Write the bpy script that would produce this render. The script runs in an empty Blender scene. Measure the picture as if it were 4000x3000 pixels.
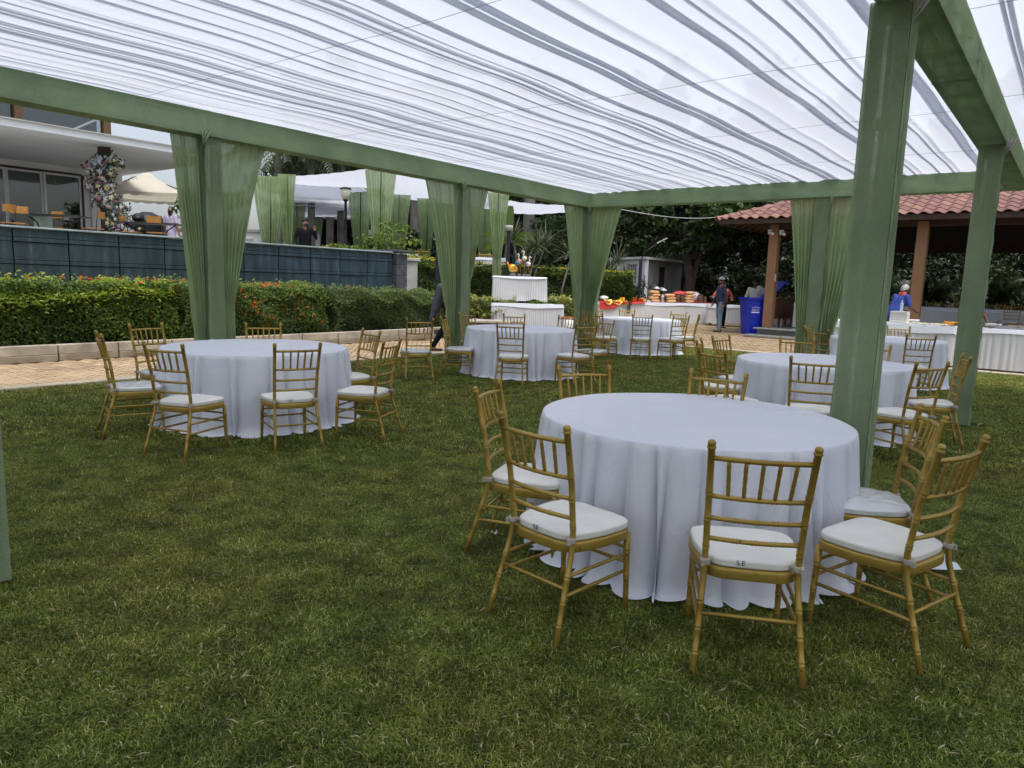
import bpy, bmesh, math, random
import numpy as np
from mathutils import Matrix, Vector

random.seed(7); RNG = np.random.default_rng(7)
D = bpy.data; SC = bpy.context.scene; COL = SC.collection
R = math.radians

# ------------------------------------------------------------------ camera
F_PX, PITCH, ROLL, EYE = 2803.7, 0.14233, 0.03272, 1.518
cd = D.cameras.new('camera'); cam = D.objects.new('camera', cd); COL.objects.link(cam)
cd.sensor_width = 36.0; cd.lens = F_PX / 4000 * 36; cd.clip_start = .05; cd.clip_end = 2000
_cp, _sp, _c, _s = math.cos(PITCH), math.sin(PITCH), math.cos(ROLL), math.sin(ROLL)
FW = Vector((0, _cp, -_sp)); _up = Vector((0, _sp, _cp)); _rt = Vector((1, 0, 0))
RT = _rt * _c + _up * _s; UP = -_rt * _s + _up * _c
m = Matrix((RT, UP, -FW)).transposed().to_4x4(); m.translation = (0, 0, EYE); cam.matrix_world = m
SC.camera = cam

# ------------------------------------------------------------------ sky, sun, exposure
SUN_EL, SUN_AZ = R(72), R(150)      # azimuth measured from +Y towards +X
w = D.worlds.new('World'); SC.world = w; w.use_nodes = True
nt = w.node_tree; nt.nodes.clear()
def N(nt, t, **k):
    n = nt.nodes.new(t)
    for a, b in k.items():
        if a.startswith('i_'):
            key = a[2:]; key = int(key) if key.isdigit() else key.replace('_', ' ')
            n.inputs[key].default_value = b
        else: setattr(n, a, b)
    return n
sky = N(nt, 'ShaderNodeTexSky', sky_type='NISHITA', sun_disc=False, sun_elevation=SUN_EL, sun_rotation=SUN_AZ,
        air_density=1.0, dust_density=4.0, ozone_density=1.0)
hs = N(nt, 'ShaderNodeHueSaturation', i_Saturation=.42, i_Value=1.0)
tc = N(nt, 'ShaderNodeTexCoord'); mp = N(nt, 'ShaderNodeMapping'); mp.inputs['Scale'].default_value = (1.2, 1.2, 3.0)
no = N(nt, 'ShaderNodeTexNoise', i_Scale=2.2, i_Detail=7.0, i_Roughness=.58)
rp = N(nt, 'ShaderNodeValToRGB'); rp.color_ramp.elements[0].position = .36; rp.color_ramp.elements[1].position = .66
rp.color_ramp.elements[0].color = (.97, 1.0, 1.05, 1); rp.color_ramp.elements[1].color = (1.08, 1.08, 1.09, 1)
mx = N(nt, 'ShaderNodeMix', data_type='RGBA', blend_type='MULTIPLY'); mx.inputs[0].default_value = 1
bg = N(nt, 'ShaderNodeBackground', i_Strength=.15); wo = N(nt, 'ShaderNodeOutputWorld')
L = nt.links.new
L(sky.outputs[0], hs.inputs['Color']); L(tc.outputs['Generated'], mp.inputs[0]); L(mp.outputs[0], no.inputs['Vector'])
L(no.outputs[0], rp.inputs[0]); L(hs.outputs[0], mx.inputs[6]); L(rp.outputs[0], mx.inputs[7])
L(mx.outputs[2], bg.inputs[0]); L(bg.outputs[0], wo.inputs[0])
sd = D.lights.new('sun', 'SUN'); sd.energy = 1.5; sd.angle = R(24); sd.color = (1, .97, .92)
sun = D.objects.new('sun', sd); COL.objects.link(sun)
_d = Vector((math.sin(SUN_AZ) * math.cos(SUN_EL), math.cos(SUN_AZ) * math.cos(SUN_EL), math.sin(SUN_EL)))
sun.rotation_euler = _d.to_track_quat('Z', 'Y').to_euler(); sun.location = (0, 0, 30)
SC.view_settings.view_transform = 'Standard'; SC.view_settings.look = 'None'
SC.view_settings.gamma = 1; SC.view_settings.use_curve_mapping = False
SC.view_settings.exposure = 0.5
SC.render.engine = 'CYCLES'
SC.cycles.max_bounces = 6; SC.cycles.diffuse_bounces = 3; SC.cycles.glossy_bounces = 2
SC.cycles.transmission_bounces = 4; SC.cycles.transparent_max_bounces = 10
SC.cycles.caustics_reflective = False; SC.cycles.caustics_refractive = False
SC.cycles.use_denoising = True; SC.cycles.sample_clamp_indirect = 6

# ------------------------------------------------------------------ places
TH = R(38); UX, UY = math.sin(TH), math.cos(TH); VX, VY = UY, -UX   # u: along the tent's long beams, v: across
CX, CY = 1.55, 16.5; GR = -TH                                        # corner post; an Empty turned by GR has x=v, y=u
def W(u, v, z=0): return Vector((CX + u * UX + v * VX, CY + u * UY + v * VY, z))
def uv(x, y): return ((x - CX) * UX + (y - CY) * UY, (x - CX) * VX + (y - CY) * VY)
def gz(x, y):
    u, v = uv(x, y); t = min(1, max(0, (u - 3.2) / 4.5)); return .12 * t
def at(px, py, Y):
    d = FW + RT * ((px - 2000) / F_PX) - UP * ((py - 1500) / F_PX)
    return Vector((0, 0, EYE)) + d * (Y / d.y)

# ------------------------------------------------------------------ mesh builder
def link(o, parent=None):
    COL.objects.link(o)
    if parent is not None: o.parent = parent
    return o
def thing(name, label, cat, loc=(0, 0, 0), rz=0.0, group=None):
    o = D.objects.new(name, None); COL.objects.link(o); o.location = loc; o.rotation_euler = (0, 0, rz)
    o.empty_display_size = .1
    o['label'] = label; o['category'] = cat
    if group: o['group'] = group
    return o
def tag(o, label=None, cat=None, group=None, kind=None):
    if label: o['label'] = label
    if cat: o['category'] = cat
    if group: o['group'] = group
    if kind: o['kind'] = kind
    return o
def copy_tree(o, parent=None):
    c = o.copy(); COL.objects.link(c); c.parent = parent
    for ch in o.children: copy_tree(ch, c)
    return c
class MB:
    def __init__(s): s.v = []; s.f = []; s.m = []; s.sm = []
    def add(s, vs, fs, mi=0, smooth=False):
        b = len(s.v); s.v.extend([tuple(p) for p in vs])
        for f in fs: s.f.append(tuple(i + b for i in f)); s.m.append(mi); s.sm.append(smooth)
        return s
    def box(s, c, d, rz=0, mi=0, M=None, ch=0.0):
        x, y, z = d[0] / 2, d[1] / 2, d[2] / 2
        if ch > 0:
            k = min(ch, x * .9, y * .9, z * .9); vs = []
            for sx in (-1, 1):
                for sy in (-1, 1):
                    for sz in (-1, 1):
                        vs += [(sx * (x - k), sy * (y - k), sz * z), (sx * (x - k), sy * y, sz * (z - k)), (sx * x, sy * (y - k), sz * (z - k))]
            def ix(sx, sy, sz, a): return ((sx > 0) * 4 + (sy > 0) * 2 + (sz > 0)) * 3 + a
            fs = []
            for sz in (-1, 1):
                q = [ix(-1, -1, sz, 0), ix(1, -1, sz, 0), ix(1, 1, sz, 0), ix(-1, 1, sz, 0)]; fs.append(q if sz > 0 else q[::-1])
            for sy in (-1, 1):
                q = [ix(-1, sy, -1, 1), ix(1, sy, -1, 1), ix(1, sy, 1, 1), ix(-1, sy, 1, 1)]; fs.append(q if sy < 0 else q[::-1])
            for sx in (-1, 1):
                q = [ix(sx, -1, -1, 2), ix(sx, 1, -1, 2), ix(sx, 1, 1, 2), ix(sx, -1, 1, 2)]; fs.append(q if sx > 0 else q[::-1])
            for sy in (-1, 1):
                for sz in (-1, 1):
                    q = [ix(-1, sy, sz, 0), ix(1, sy, sz, 0), ix(1, sy, sz, 1), ix(-1, sy, sz, 1)]; fs.append(q if sy * sz < 0 else q[::-1])
            for sx in (-1, 1):
                for sz in (-1, 1):
                    q = [ix(sx, -1, sz, 0), ix(sx, 1, sz, 0), ix(sx, 1, sz, 2), ix(sx, -1, sz, 2)]; fs.append(q if sx * sz > 0 else q[::-1])
                for sy in (-1, 1):
                    q = [ix(sx, sy, -1, 1), ix(sx, sy, 1, 1), ix(sx, sy, 1, 2), ix(sx, sy, -1, 2)]; fs.append(q if sx * sy < 0 else q[::-1])
            for sx in (-1, 1):
                for sy in (-1, 1):
                    for sz in (-1, 1):
                        q = [ix(sx, sy, sz, 0), ix(sx, sy, sz, 1), ix(sx, sy, sz, 2)]; fs.append(q if sx * sy * sz < 0 else q[::-1])
        else:
            vs = [(sx * x, sy * y, sz * z) for sx in (-1, 1) for sy in (-1, 1) for sz in (-1, 1)]
            fs = [(0, 1, 3, 2), (4, 6, 7, 5), (0, 4, 5, 1), (2, 3, 7, 6), (0, 2, 6, 4), (1, 5, 7, 3)]
        ca, sa = math.cos(rz), math.sin(rz); out = []
        for p in vs:
            if M is not None:
                q = M @ Vector(p); out.append((q.x + c[0], q.y + c[1], q.z + c[2]))
            else: out.append((p[0] * ca - p[1] * sa + c[0], p[0] * sa + p[1] * ca + c[1], p[2] + c[2]))
        return s.add(out, fs, mi)
    def bar(s, a, b, wx, wy=None, mi=0, up=(0, 0, 1)):
        a, b = Vector(a), Vector(b); z = (b - a); ln = z.length; z.normalize(); u = Vector(up)
        if abs(z.dot(u)) > .95: u = Vector((0, 1, 0))
        x = u.cross(z).normalized(); y = z.cross(x); M = Matrix((x, y, z)).transposed()
        return s.box((a + b) / 2, (wx, wy or wx, ln), M=M, mi=mi)
    def tube(s, pts, rad, seg=8, mi=0, cap=True, flat=1.0, smooth=True):
        pts = [Vector(p) for p in pts]; n = len(pts)
        if not hasattr(rad, '__len__'): rad = [rad] * n
        vs = []; prev = None
        for i, p in enumerate(pts):
            t = (pts[min(i + 1, n - 1)] - pts[max(i - 1, 0)])
            if t.length < 1e-9: t = Vector((0, 0, 1))
            t.normalize()
            if prev is None:
                a = Vector((0, 0, 1)) if abs(t.z) < .9 else Vector((1, 0, 0)); x = a.cross(t).normalized()
            else:
                x = prev - t * prev.dot(t)
                x = x.normalized() if x.length > 1e-6 else prev
            prev = x; y = t.cross(x)
            for k in range(seg):
                a = 2 * math.pi * k / seg; vs.append(p + (x * math.cos(a) + y * math.sin(a) * flat) * rad[i])
        fs = [(i * seg + k, i * seg + (k + 1) % seg, (i + 1) * seg + (k + 1) % seg, (i + 1) * seg + k) for i in range(n - 1) for k in range(seg)]
        if cap: fs += [tuple(range(seg))[::-1], tuple((n - 1) * seg + k for k in range(seg))]
        return s.add(vs, fs, mi, smooth)
    def lathe(s, prof, c=(0, 0, 0), seg=16, mi=0, M=None, cap=True, smooth=True, sx=1, sy=1):
        vs = []
        for r, z in prof:
            for k in range(seg):
                a = 2 * math.pi * k / seg; p = Vector((r * math.cos(a) * sx, r * math.sin(a) * sy, z))
                if M is not None: p = M @ p
                vs.append(p + Vector(c))
        n = len(prof)
        fs = [(i * seg + k, i * seg + (k + 1) % seg, (i + 1) * seg + (k + 1) % seg, (i + 1) * seg + k) for i in range(n - 1) for k in range(seg)]
        if cap: fs += [tuple(range(seg))[::-1], tuple((n - 1) * seg + k for k in range(seg))]
        return s.add(vs, fs, mi, smooth)
    def ell(s, c, r, seg=14, rings=9, mi=0, M=None):
        if not hasattr(r, '__len__'): r = (r, r, r)
        prof = [(math.sin(math.pi * i / rings), -math.cos(math.pi * i / rings)) for i in range(rings + 1)]
        prof[0] = (1e-4, -1); prof[-1] = (1e-4, 1)
        S = Matrix.Diagonal((r[0], r[1], r[2])); S = (M @ S) if M is not None else S
        return s.lathe(prof, c, seg, mi, S)
    def grid(s, G, mi=0, smooth=True, closed=False):
        h, wd = len(G), len(G[0]); vs = [p for row in G for p in row]
        ww = wd if closed else wd - 1
        fs = [(i * wd + j, i * wd + (j + 1) % wd, (i + 1) * wd + (j + 1) % wd, (i + 1) * wd + j) for i in range(h - 1) for j in range(ww)]
        return s.add(vs, fs, mi, smooth)
    def prism(s, poly, z0, z1, mi=0):
        n = len(poly); vs = [(p[0], p[1], z0) for p in poly] + [(p[0], p[1], z1) for p in poly]
        fs = [tuple(range(n))[::-1], tuple(range(n, 2 * n))] + [(i, (i + 1) % n, (i + 1) % n + n, i + n) for i in range(n)]
        return s.add(vs, fs, mi)
    def mesh(s, name, mats):
        me = D.meshes.new(name); me.from_pydata(s.v, [], s.f)
        for mm in (mats if isinstance(mats, (list, tuple)) else [mats]): me.materials.append(mm)
        me.polygons.foreach_set('material_index', s.m); me.polygons.foreach_set('use_smooth', s.sm); me.update()
        return me
    def build(s, name, mats, parent=None):
        return link(D.objects.new(name, s.mesh(name, mats)), parent)
def inst(name, me, parent, loc=(0, 0, 0), rot=(0, 0, 0), sc=None):
    o = D.objects.new(name, me); link(o, parent); o.location = loc; o.rotation_euler = rot
    if sc: o.scale = sc
    return o
def np_mesh(name, V, Fc, mats, rnd=None, mi=None, smooth=False, parent=None):
    me = D.meshes.new(name); nv = len(V); k = Fc.shape[1]
    me.vertices.add(nv); me.vertices.foreach_set('co', np.asarray(V, np.float32).ravel())
    me.loops.add(Fc.size); me.loops.foreach_set('vertex_index', Fc.astype(np.int32).ravel())
    me.polygons.add(len(Fc)); me.polygons.foreach_set('loop_start', np.arange(0, Fc.size, k, dtype=np.int32))
    for mm in (mats if isinstance(mats, (list, tuple)) else [mats]): me.materials.append(mm)
    if mi is not None: me.polygons.foreach_set('material_index', np.asarray(mi, np.int32))
    me.polygons.foreach_set('use_smooth', np.full(len(Fc), smooth))
    if rnd is not None:
        a = me.attributes.new('rnd', 'FLOAT', 'POINT'); a.data.foreach_set('value', np.asarray(rnd, np.float32))
    me.update(calc_edges=True)
    return link(D.objects.new(name, me), parent)

# ------------------------------------------------------------------ materials
def base(name):
    m = D.materials.new(name); m.use_nodes = True; nt = m.node_tree; nt.nodes.clear()
    out = N(nt, 'ShaderNodeOutputMaterial'); b = N(nt, 'ShaderNodeBsdfPrincipled'); nt.links.new(b.outputs[0], out.inputs[0])
    return m, nt, b, out
def c4(c): return (c[0], c[1], c[2], 1)
def mixc(nt, fac, a, b):
    x = N(nt, 'ShaderNodeMix', data_type='RGBA')
    for i, q in ((0, fac), (6, a), (7, b)):
        if hasattr(q, 'is_linked') or hasattr(q, 'links'): nt.links.new(q, x.inputs[i])
        else: x.inputs[i].default_value = q if i == 0 else c4(q)
    return x.outputs[2]
def noise(nt, scale, detail=4, coord=None, rough=.55, vec=None):
    n = N(nt, 'ShaderNodeTexNoise', i_Scale=scale, i_Detail=detail, i_Roughness=rough)
    if vec is not None: nt.links.new(vec, n.inputs['Vector'])
    elif coord == 'world': g = N(nt, 'ShaderNodeNewGeometry'); nt.links.new(g.outputs['Position'], n.inputs['Vector'])
    else: t = N(nt, 'ShaderNodeTexCoord'); nt.links.new(t.outputs['Object'], n.inputs['Vector'])
    return n.outputs[0]
def ramp(nt, fac, stops):
    r = N(nt, 'ShaderNodeValToRGB'); e = r.color_ramp.elements
    while len(e) < len(stops): e.new(.5)
    for i, (p, c) in enumerate(stops): e[i].position = p; e[i].color = c4(c) if hasattr(c, '__len__') else (c, c, c, 1)
    nt.links.new(fac, r.inputs[0]); return r.outputs[0]
def bump(nt, b, h, strength=.3, dist=.01):
    n = N(nt, 'ShaderNodeBump', i_Strength=strength, i_Distance=dist); nt.links.new(h, n.inputs['Height']); nt.links.new(n.outputs[0], b.inputs['Normal']); return n
def mat(name, col, rough=.6, metal=0, var=.15, vs=5, bmp=0, bs=40, bd=.004, coord='world', transl=0, transp=0, col2=None, spec=.5):
    m, nt, b, out = base(name)
    b.inputs['Roughness'].default_value = rough; b.inputs['Metallic'].default_value = metal; b.inputs['Specular IOR Level'].default_value = spec
    n = noise(nt, vs, 5, coord)
    lo = tuple(c * (1 - var) for c in col); hi = tuple(min(1, c * (1 + var)) for c in (col2 or col))
    cc = ramp(nt, n, [(.32, lo), (.68, hi)]); nt.links.new(cc, b.inputs['Base Color'])
    if bmp: bump(nt, b, noise(nt, bs, 3, coord), bmp, bd)
    sh = b.outputs[0]
    if transl:
        t = N(nt, 'ShaderNodeBsdfTranslucent'); nt.links.new(cc, t.inputs[0]); x = N(nt, 'ShaderNodeMixShader'); x.inputs[0].default_value = transl
        nt.links.new(sh, x.inputs[1]); nt.links.new(t.outputs[0], x.inputs[2]); sh = x.outputs[0]
    if transp:
        t = N(nt, 'ShaderNodeBsdfTransparent'); x = N(nt, 'ShaderNodeMixShader'); x.inputs[0].default_value = transp
        nt.links.new(sh, x.inputs[1]); nt.links.new(t.outputs[0], x.inputs[2]); sh = x.outputs[0]
    nt.links.new(sh, out.inputs[0]); return m
def add_grain(m, scale=170, lo=.78, hi=1.18):
    nt = m.node_tree
    for r in [n for n in nt.nodes if n.type == 'VALTORGB'][:1]:
        tgt = [l.to_socket for l in r.outputs[0].links]; g = ramp(nt, noise(nt, scale, 2, 'world', .7), [(.3, lo), (.7, hi)])
        x = N(nt, 'ShaderNodeMix', data_type='RGBA', blend_type='MULTIPLY'); x.inputs[0].default_value = 1; nt.links.new(r.outputs[0], x.inputs[6]); nt.links.new(g, x.inputs[7])
        for t in tgt: nt.links.new(x.outputs[2], t)
    return m
def leafmat(name, stops, rough=.45, transl=.3):
    m, nt, b, out = base(name); a = N(nt, 'ShaderNodeAttribute', attribute_name='rnd')
    cc = ramp(nt, a.outputs['Fac'], stops); nt.links.new(cc, b.inputs['Base Color']); b.inputs['Roughness'].default_value = rough
    t = N(nt, 'ShaderNodeBsdfTranslucent'); nt.links.new(cc, t.inputs[0]); x = N(nt, 'ShaderNodeMixShader'); x.inputs[0].default_value = transl
    nt.links.new(b.outputs[0], x.inputs[1]); nt.links.new(t.outputs[0], x.inputs[2]); nt.links.new(x.outputs[0], out.inputs[0]); return m
M = {}
M['gold'] = None
def gold_mat():
    m, nt, b, out = base('gold_paint')
    n1 = noise(nt, 3.0, 4, 'world'); cc = ramp(nt, n1, [(.3, (.27, .170, .026)), (.7, (.46, .315, .066))])
    # chipped paint: small sparse dark spots
    n2 = noise(nt, 34, 5, 'world', .7); chip = ramp(nt, n2, [(.63, 0), (.66, 1)])
    n3 = noise(nt, 5, 3, 'world'); area = ramp(nt, n3, [(.40, 0), (.58, 1)])
    mu = N(nt, 'ShaderNodeMath', operation='MULTIPLY'); nt.links.new(chip, mu.inputs[0]); nt.links.new(area, mu.inputs[1])
    c2 = mixc(nt, mu.outputs[0], cc, (.055, .022, .012)); nt.links.new(c2, b.inputs['Base Color'])
    b.inputs['Metallic'].default_value = .35; b.inputs['Roughness'].default_value = .38
    bump(nt, b, n2, .15, .002); return m
M['gold'] = gold_mat()
M['cushion'] = mat('cushion_cream', (.80, .79, .72), .45, var=.07, vs=4, bmp=.25, bs=9, bd=.02)
M['cushion_film'] = mat('cushion_in_plastic_film', (.72, .74, .74), .16, var=.06, vs=5, bmp=.7, bs=14, bd=.02, spec=.8)
M['strap'] = mat('strap_grey', (.42, .38, .32), .8)
M['ink'] = mat('ink_blue', (.03, .035, .10), .7)
def cloth_mat():
    m, nt, b, out = base('white_tablecloth'); b.inputs['Roughness'].default_value = .75; b.inputs['Sheen Weight'].default_value = .15
    n = noise(nt, 2.2, 5, 'world'); cc = ramp(nt, n, [(.3, (.80, .83, .92)), (.7, (.86, .88, .95))]); nt.links.new(cc, b.inputs['Base Color'])
    t = N(nt, 'ShaderNodeTexCoord'); mp = N(nt, 'ShaderNodeMapping'); mp.inputs['Scale'].default_value = (1, 1, .45); nt.links.new(t.outputs['Object'], mp.inputs[0])
    n2 = N(nt, 'ShaderNodeTexNoise', i_Scale=7, i_Detail=6, i_Roughness=.6, i_Distortion=1.2); nt.links.new(mp.outputs[0], n2.inputs['Vector'])
    n3 = N(nt, 'ShaderNodeTexVoronoi', feature='DISTANCE_TO_EDGE', i_Scale=5.0); nt.links.new(mp.outputs[0], n3.inputs['Vector'])
    cr = ramp(nt, n3.outputs[0], [(0.0, 1), (.03, 0)])
    ad = N(nt, 'ShaderNodeMath', operation='MULTIPLY_ADD'); ad.inputs[1].default_value = .18; nt.links.new(cr, ad.inputs[0]); nt.links.new(n2.outputs[0], ad.inputs[2])
    bump(nt, b, ad.outputs[0], .5, .016)
    tr = N(nt, 'ShaderNodeBsdfTranslucent'); nt.links.new(cc, tr.inputs[0]); x = N(nt, 'ShaderNodeMixShader'); x.inputs[0].default_value = .18
    nt.links.new(b.outputs[0], x.inputs[1]); nt.links.new(tr.outputs[0], x.inputs[2]); nt.links.new(x.outputs[0], out.inputs[0]); return m
M['cloth'] = cloth_mat()
M['skirt'] = mat('white_satin_skirt', (.66, .67, .68), .5, var=.05, vs=2, transl=.1)
def canopy_mat(name, tr, col):
    m, nt, b, out = base(name)
    t1 = N(nt, 'ShaderNodeBsdfTranslucent'); t1.inputs[0].default_value = c4(col)
    d1 = N(nt, 'ShaderNodeBsdfDiffuse'); d1.inputs[0].default_value = c4(tuple(c * .9 for c in col))
    x = N(nt, 'ShaderNodeMixShader'); x.inputs[0].default_value = .72
    nt.links.new(d1.outputs[0], x.inputs[1]); nt.links.new(t1.outputs[0], x.inputs[2])
    t2 = N(nt, 'ShaderNodeBsdfTransparent'); t2.inputs[0].default_value = c4((.97, .98, 1)); y = N(nt, 'ShaderNodeMixShader'); y.inputs[0].default_value = tr
    nt.links.new(x.outputs[0], y.inputs[1]); nt.links.new(t2.outputs[0], y.inputs[2]); nt.links.new(y.outputs[0], out.inputs[0]); nt.nodes.remove(b); return m
M['canopy'] = canopy_mat('white_sheer_canopy', .16, (.66, .685, .745))
M['sleeve'] = mat('green_net_sleeve', (.37, .485, .29), 1.0, var=.14, vs=2.2, transl=.24, transp=.10, spec=0.0, bmp=.35, bs=5, bd=.03)
M['curtain'] = mat('green_sheer_curtain', (.43, .54, .30), 1.0, var=.10, vs=3, transl=.45, transp=.09, spec=0.0)
M['sleeve_post'] = mat('green_net_post_sleeve', (.39, .49, .29), 1.0, var=.14, vs=2.2, transl=.35, transp=.2, spec=0.0, bmp=.3, bs=5, bd=.03)
M['truss'] = mat('dark_truss_steel', (.025, .035, .025), .9, 0, spec=.1)
add_grain(M['sleeve']); add_grain(M['sleeve_post'], 150, .84, 1.14)
M['tie'] = mat('grey_tie_cloth', (.38, .36, .33), .9)
M['wire'] = mat('thin_wire', (.16, .16, .18), .6)
M['stone'] = mat('sandstone_kerb', (.36, .31, .24), .9, var=.28, vs=2.6, bmp=.4, bs=40, col2=(.42, .37, .30))
M['stone2'] = mat('sandstone_lower_course', (.29, .235, .17), .85, var=.22, vs=4, bmp=.3, bs=60)
def paver_mat():
    m, nt, b, out = base('buff_paver'); g = N(nt, 'ShaderNodeNewGeometry')
    n1 = noise(nt, 1.1, 4, 'world'); cc = ramp(nt, n1, [(.3, (.36, .25, .145)), (.72, (.53, .40, .25))])
    rn = ramp(nt, g.outputs['Random Per Island'], [(0, .68), (1, 1.14)])
    x = N(nt, 'ShaderNodeMix', data_type='RGBA', blend_type='MULTIPLY'); x.inputs[0].default_value = 1; nt.links.new(cc, x.inputs[6]); nt.links.new(rn, x.inputs[7])
    nt.links.new(x.outputs[2], b.inputs['Base Color']); b.inputs['Roughness'].default_value = .85
    bump(nt, b, noise(nt, 90, 3, 'world'), .3, .003); return m
M['paver'] = paver_mat()
M['grout'] = mat('paver_joint_sand', (.10, .06, .035), .95, var=.2, vs=3)
def tile_wall_mat():
    m, nt, b, out = base('wet_slate_panel'); g = N(nt, 'ShaderNodeNewGeometry')
    mp = N(nt, 'ShaderNodeMapping'); mp.inputs['Scale'].default_value = (4, 4, .7); nt.links.new(g.outputs['Position'], mp.inputs[0])
    n1 = noise(nt, 2.2, 6, vec=mp.outputs[0]); n2 = noise(nt, 1.3, 3, 'world')
    a = ramp(nt, n1, [(.35, (.016, .025, .027)), (.62, (.034, .053, .058)), (.82, (.085, .135, .155))])
    sp = N(nt, 'ShaderNodeSeparateXYZ'); nt.links.new(g.outputs['Position'], sp.inputs[0])
    mr = N(nt, 'ShaderNodeMapRange', i_1=-11.0, i_2=-3.0); nt.links.new(sp.outputs[0], mr.inputs[0])
    tint = mixc(nt, mr.outputs[0], (1.05, 1.08, .98), (.80, 1.10, 1.42))
    x = N(nt, 'ShaderNodeMix', data_type='RGBA', blend_type='MULTIPLY'); x.inputs[0].default_value = 1; nt.links.new(a, x.inputs[6]); nt.links.new(tint, x.inputs[7])
    nt.links.new(x.outputs[2], b.inputs['Base Color']); b.inputs['Roughness'].default_value = .55
    bump(nt, b, n1, .3, .01); return m
M['slate'] = tile_wall_mat()
M['slate_joint'] = mat('dark_panel_joint', (.012, .020, .022), .7)
M['slate_stone'] = mat('grey_slate_block', (.07, .075, .085), .7, var=.35, vs=5, bmp=.3, bs=30)
M['coping'] = mat('pale_coping', (.30, .36, .36), .6, var=.2, vs=3)
M['white_wall'] = mat('white_render', (.74, .75, .77), .85, var=.06, vs=1.2)
M['grey_wall'] = mat('grey_plaster_and_shade', (.22, .23, .22), .9, var=.2, vs=1.2)  # on the hut this grey is shade put into the wall colour
M['edging'] = mat('cream_edging_stone', (.46, .40, .30), .9, var=.2, vs=2)
M['lime'] = mat('pale_concrete', (.42, .42, .39), .9, var=.15, vs=2)
M['wood_col'] = mat('brown_painted_column', (.27, .145, .07), .6, var=.10, vs=3)
M['dark_wood'] = mat('dark_stained_wood', (.05, .022, .012), .6, var=.3, vs=6)
M['rail_wood'] = mat('red_brown_boards', (.10, .042, .022), .6, var=.3, vs=7)
M['black_metal'] = mat('black_metal', (.012, .012, .014), .45, .2)
M['navy_metal'] = mat('dark_navy_pole', (.012, .016, .026), .5, .2)
M['orange_wood'] = mat('orange_varnished_wood', (.33, .145, .025), .5, var=.2, vs=8)
M['bark'] = mat('tree_bark', (.09, .07, .055), .95, var=.4, vs=4, bmp=.6, bs=14, bd=.03)
M['palm_bark'] = mat('grey_palm_trunk', (.17, .155, .135), .9, var=.3, vs=3, bmp=.4, bs=20, bd=.02)
M['soil'] = mat('dark_soil', (.045, .032, .022), .95, var=.3, vs=2)
M['block_core'] = mat('hedge_block_core', (.030, .026, .014), .95, var=.4, vs=9)  # bark brown for the added box that blocks light inside hedges
def roof_tile_mat():
    m, nt, b, out = base('clay_roof_tile'); oi = N(nt, 'ShaderNodeObjectInfo')
    a = ramp(nt, oi.outputs['Random'], [(0, (.17, .075, .064)), (.5, (.22, .098, .08)), (.8, (.29, .145, .10)), (1, (.19, .088, .077))])
    n = noise(nt, 6, 4, 'world'); d = ramp(nt, n, [(.3, .78), (.7, 1.12)])
    x = N(nt, 'ShaderNodeMix', data_type='RGBA', blend_type='MULTIPLY'); x.inputs[0].default_value = 1; nt.links.new(a, x.inputs[6]); nt.links.new(d, x.inputs[7])
    nt.links.new(x.outputs[2], b.inputs['Base Color']); b.inputs['Roughness'].default_value = .6; return m
M['tile'] = roof_tile_mat()
def granite_mat():
    m, nt, b, out = base('speckled_granite'); n = noise(nt, 45, 4, 'world', .8)
    cc = ramp(nt, n, [(.38, (.05, .05, .05)), (.5, (.26, .26, .25)), (.62, (.44, .43, .41))]); nt.links.new(cc, b.inputs['Base Color']); b.inputs['Roughness'].default_value = .4; return m
M['granite'] = granite_mat()
M['floor_polish'] = mat('polished_floor', (.22, .22, .22), .18, var=.2, vs=2)
M['blue_plastic'] = mat('royal_blue_plastic', (.008, .022, .42), .38, var=.05, vs=3)
M['rubber'] = mat('black_rubber', (.012, .012, .012), .7)
M['white_paint'] = mat('white_print', (.75, .78, .82), .6, var=.03)
M['glass'] = None
def glass_mat():
    m, nt, b, out = base('window_glass'); g = N(nt, 'ShaderNodeBsdfGlossy', i_Roughness=.03); g.inputs[0].default_value = (.8, .85, .85, 1)
    t = N(nt, 'ShaderNodeBsdfTransparent'); t.inputs[0].default_value = (.62, .66, .66, 1); x = N(nt, 'ShaderNodeMixShader'); x.inputs[0].default_value = .09
    nt.links.new(t.outputs[0], x.inputs[1]); nt.links.new(g.outputs[0], x.inputs[2]); nt.links.new(x.outputs[0], out.inputs[0]); nt.nodes.remove(b); return m
M['glass'] = glass_mat()
M['gold_foil'] = mat('gold_foil', (.62, .40, .06), .25, .85, var=.3, vs=12, bmp=.5, bs=25, bd=.01)
M['silver'] = mat('silver_foil', (.6, .6, .6), .25, .9, var=.2, vs=12, bmp=.4, bs=25, bd=.01)
M['red_cloth'] = mat('red_table_cloth', (.52, .035, .035), .7, var=.15, vs=4)
M['snack'] = mat('puffed_snacks_in_bag', (.62, .34, .15), .35, var=.35, vs=22, bmp=.5, bs=30, bd=.01, col2=(.72, .42, .2))
M['terracotta'] = mat('glazed_orange_vase', (.42, .12, .03), .3, var=.2, vs=9)
M['jar_brown'] = mat('brown_jar', (.10, .05, .025), .3, var=.5, vs=20)
M['paper'] = mat('white_paper', (.72, .71, .66), .7, var=.06, vs=5)
M['white_plastic'] = mat('white_plastic', (.72, .72, .72), .35, var=.03)
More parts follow.
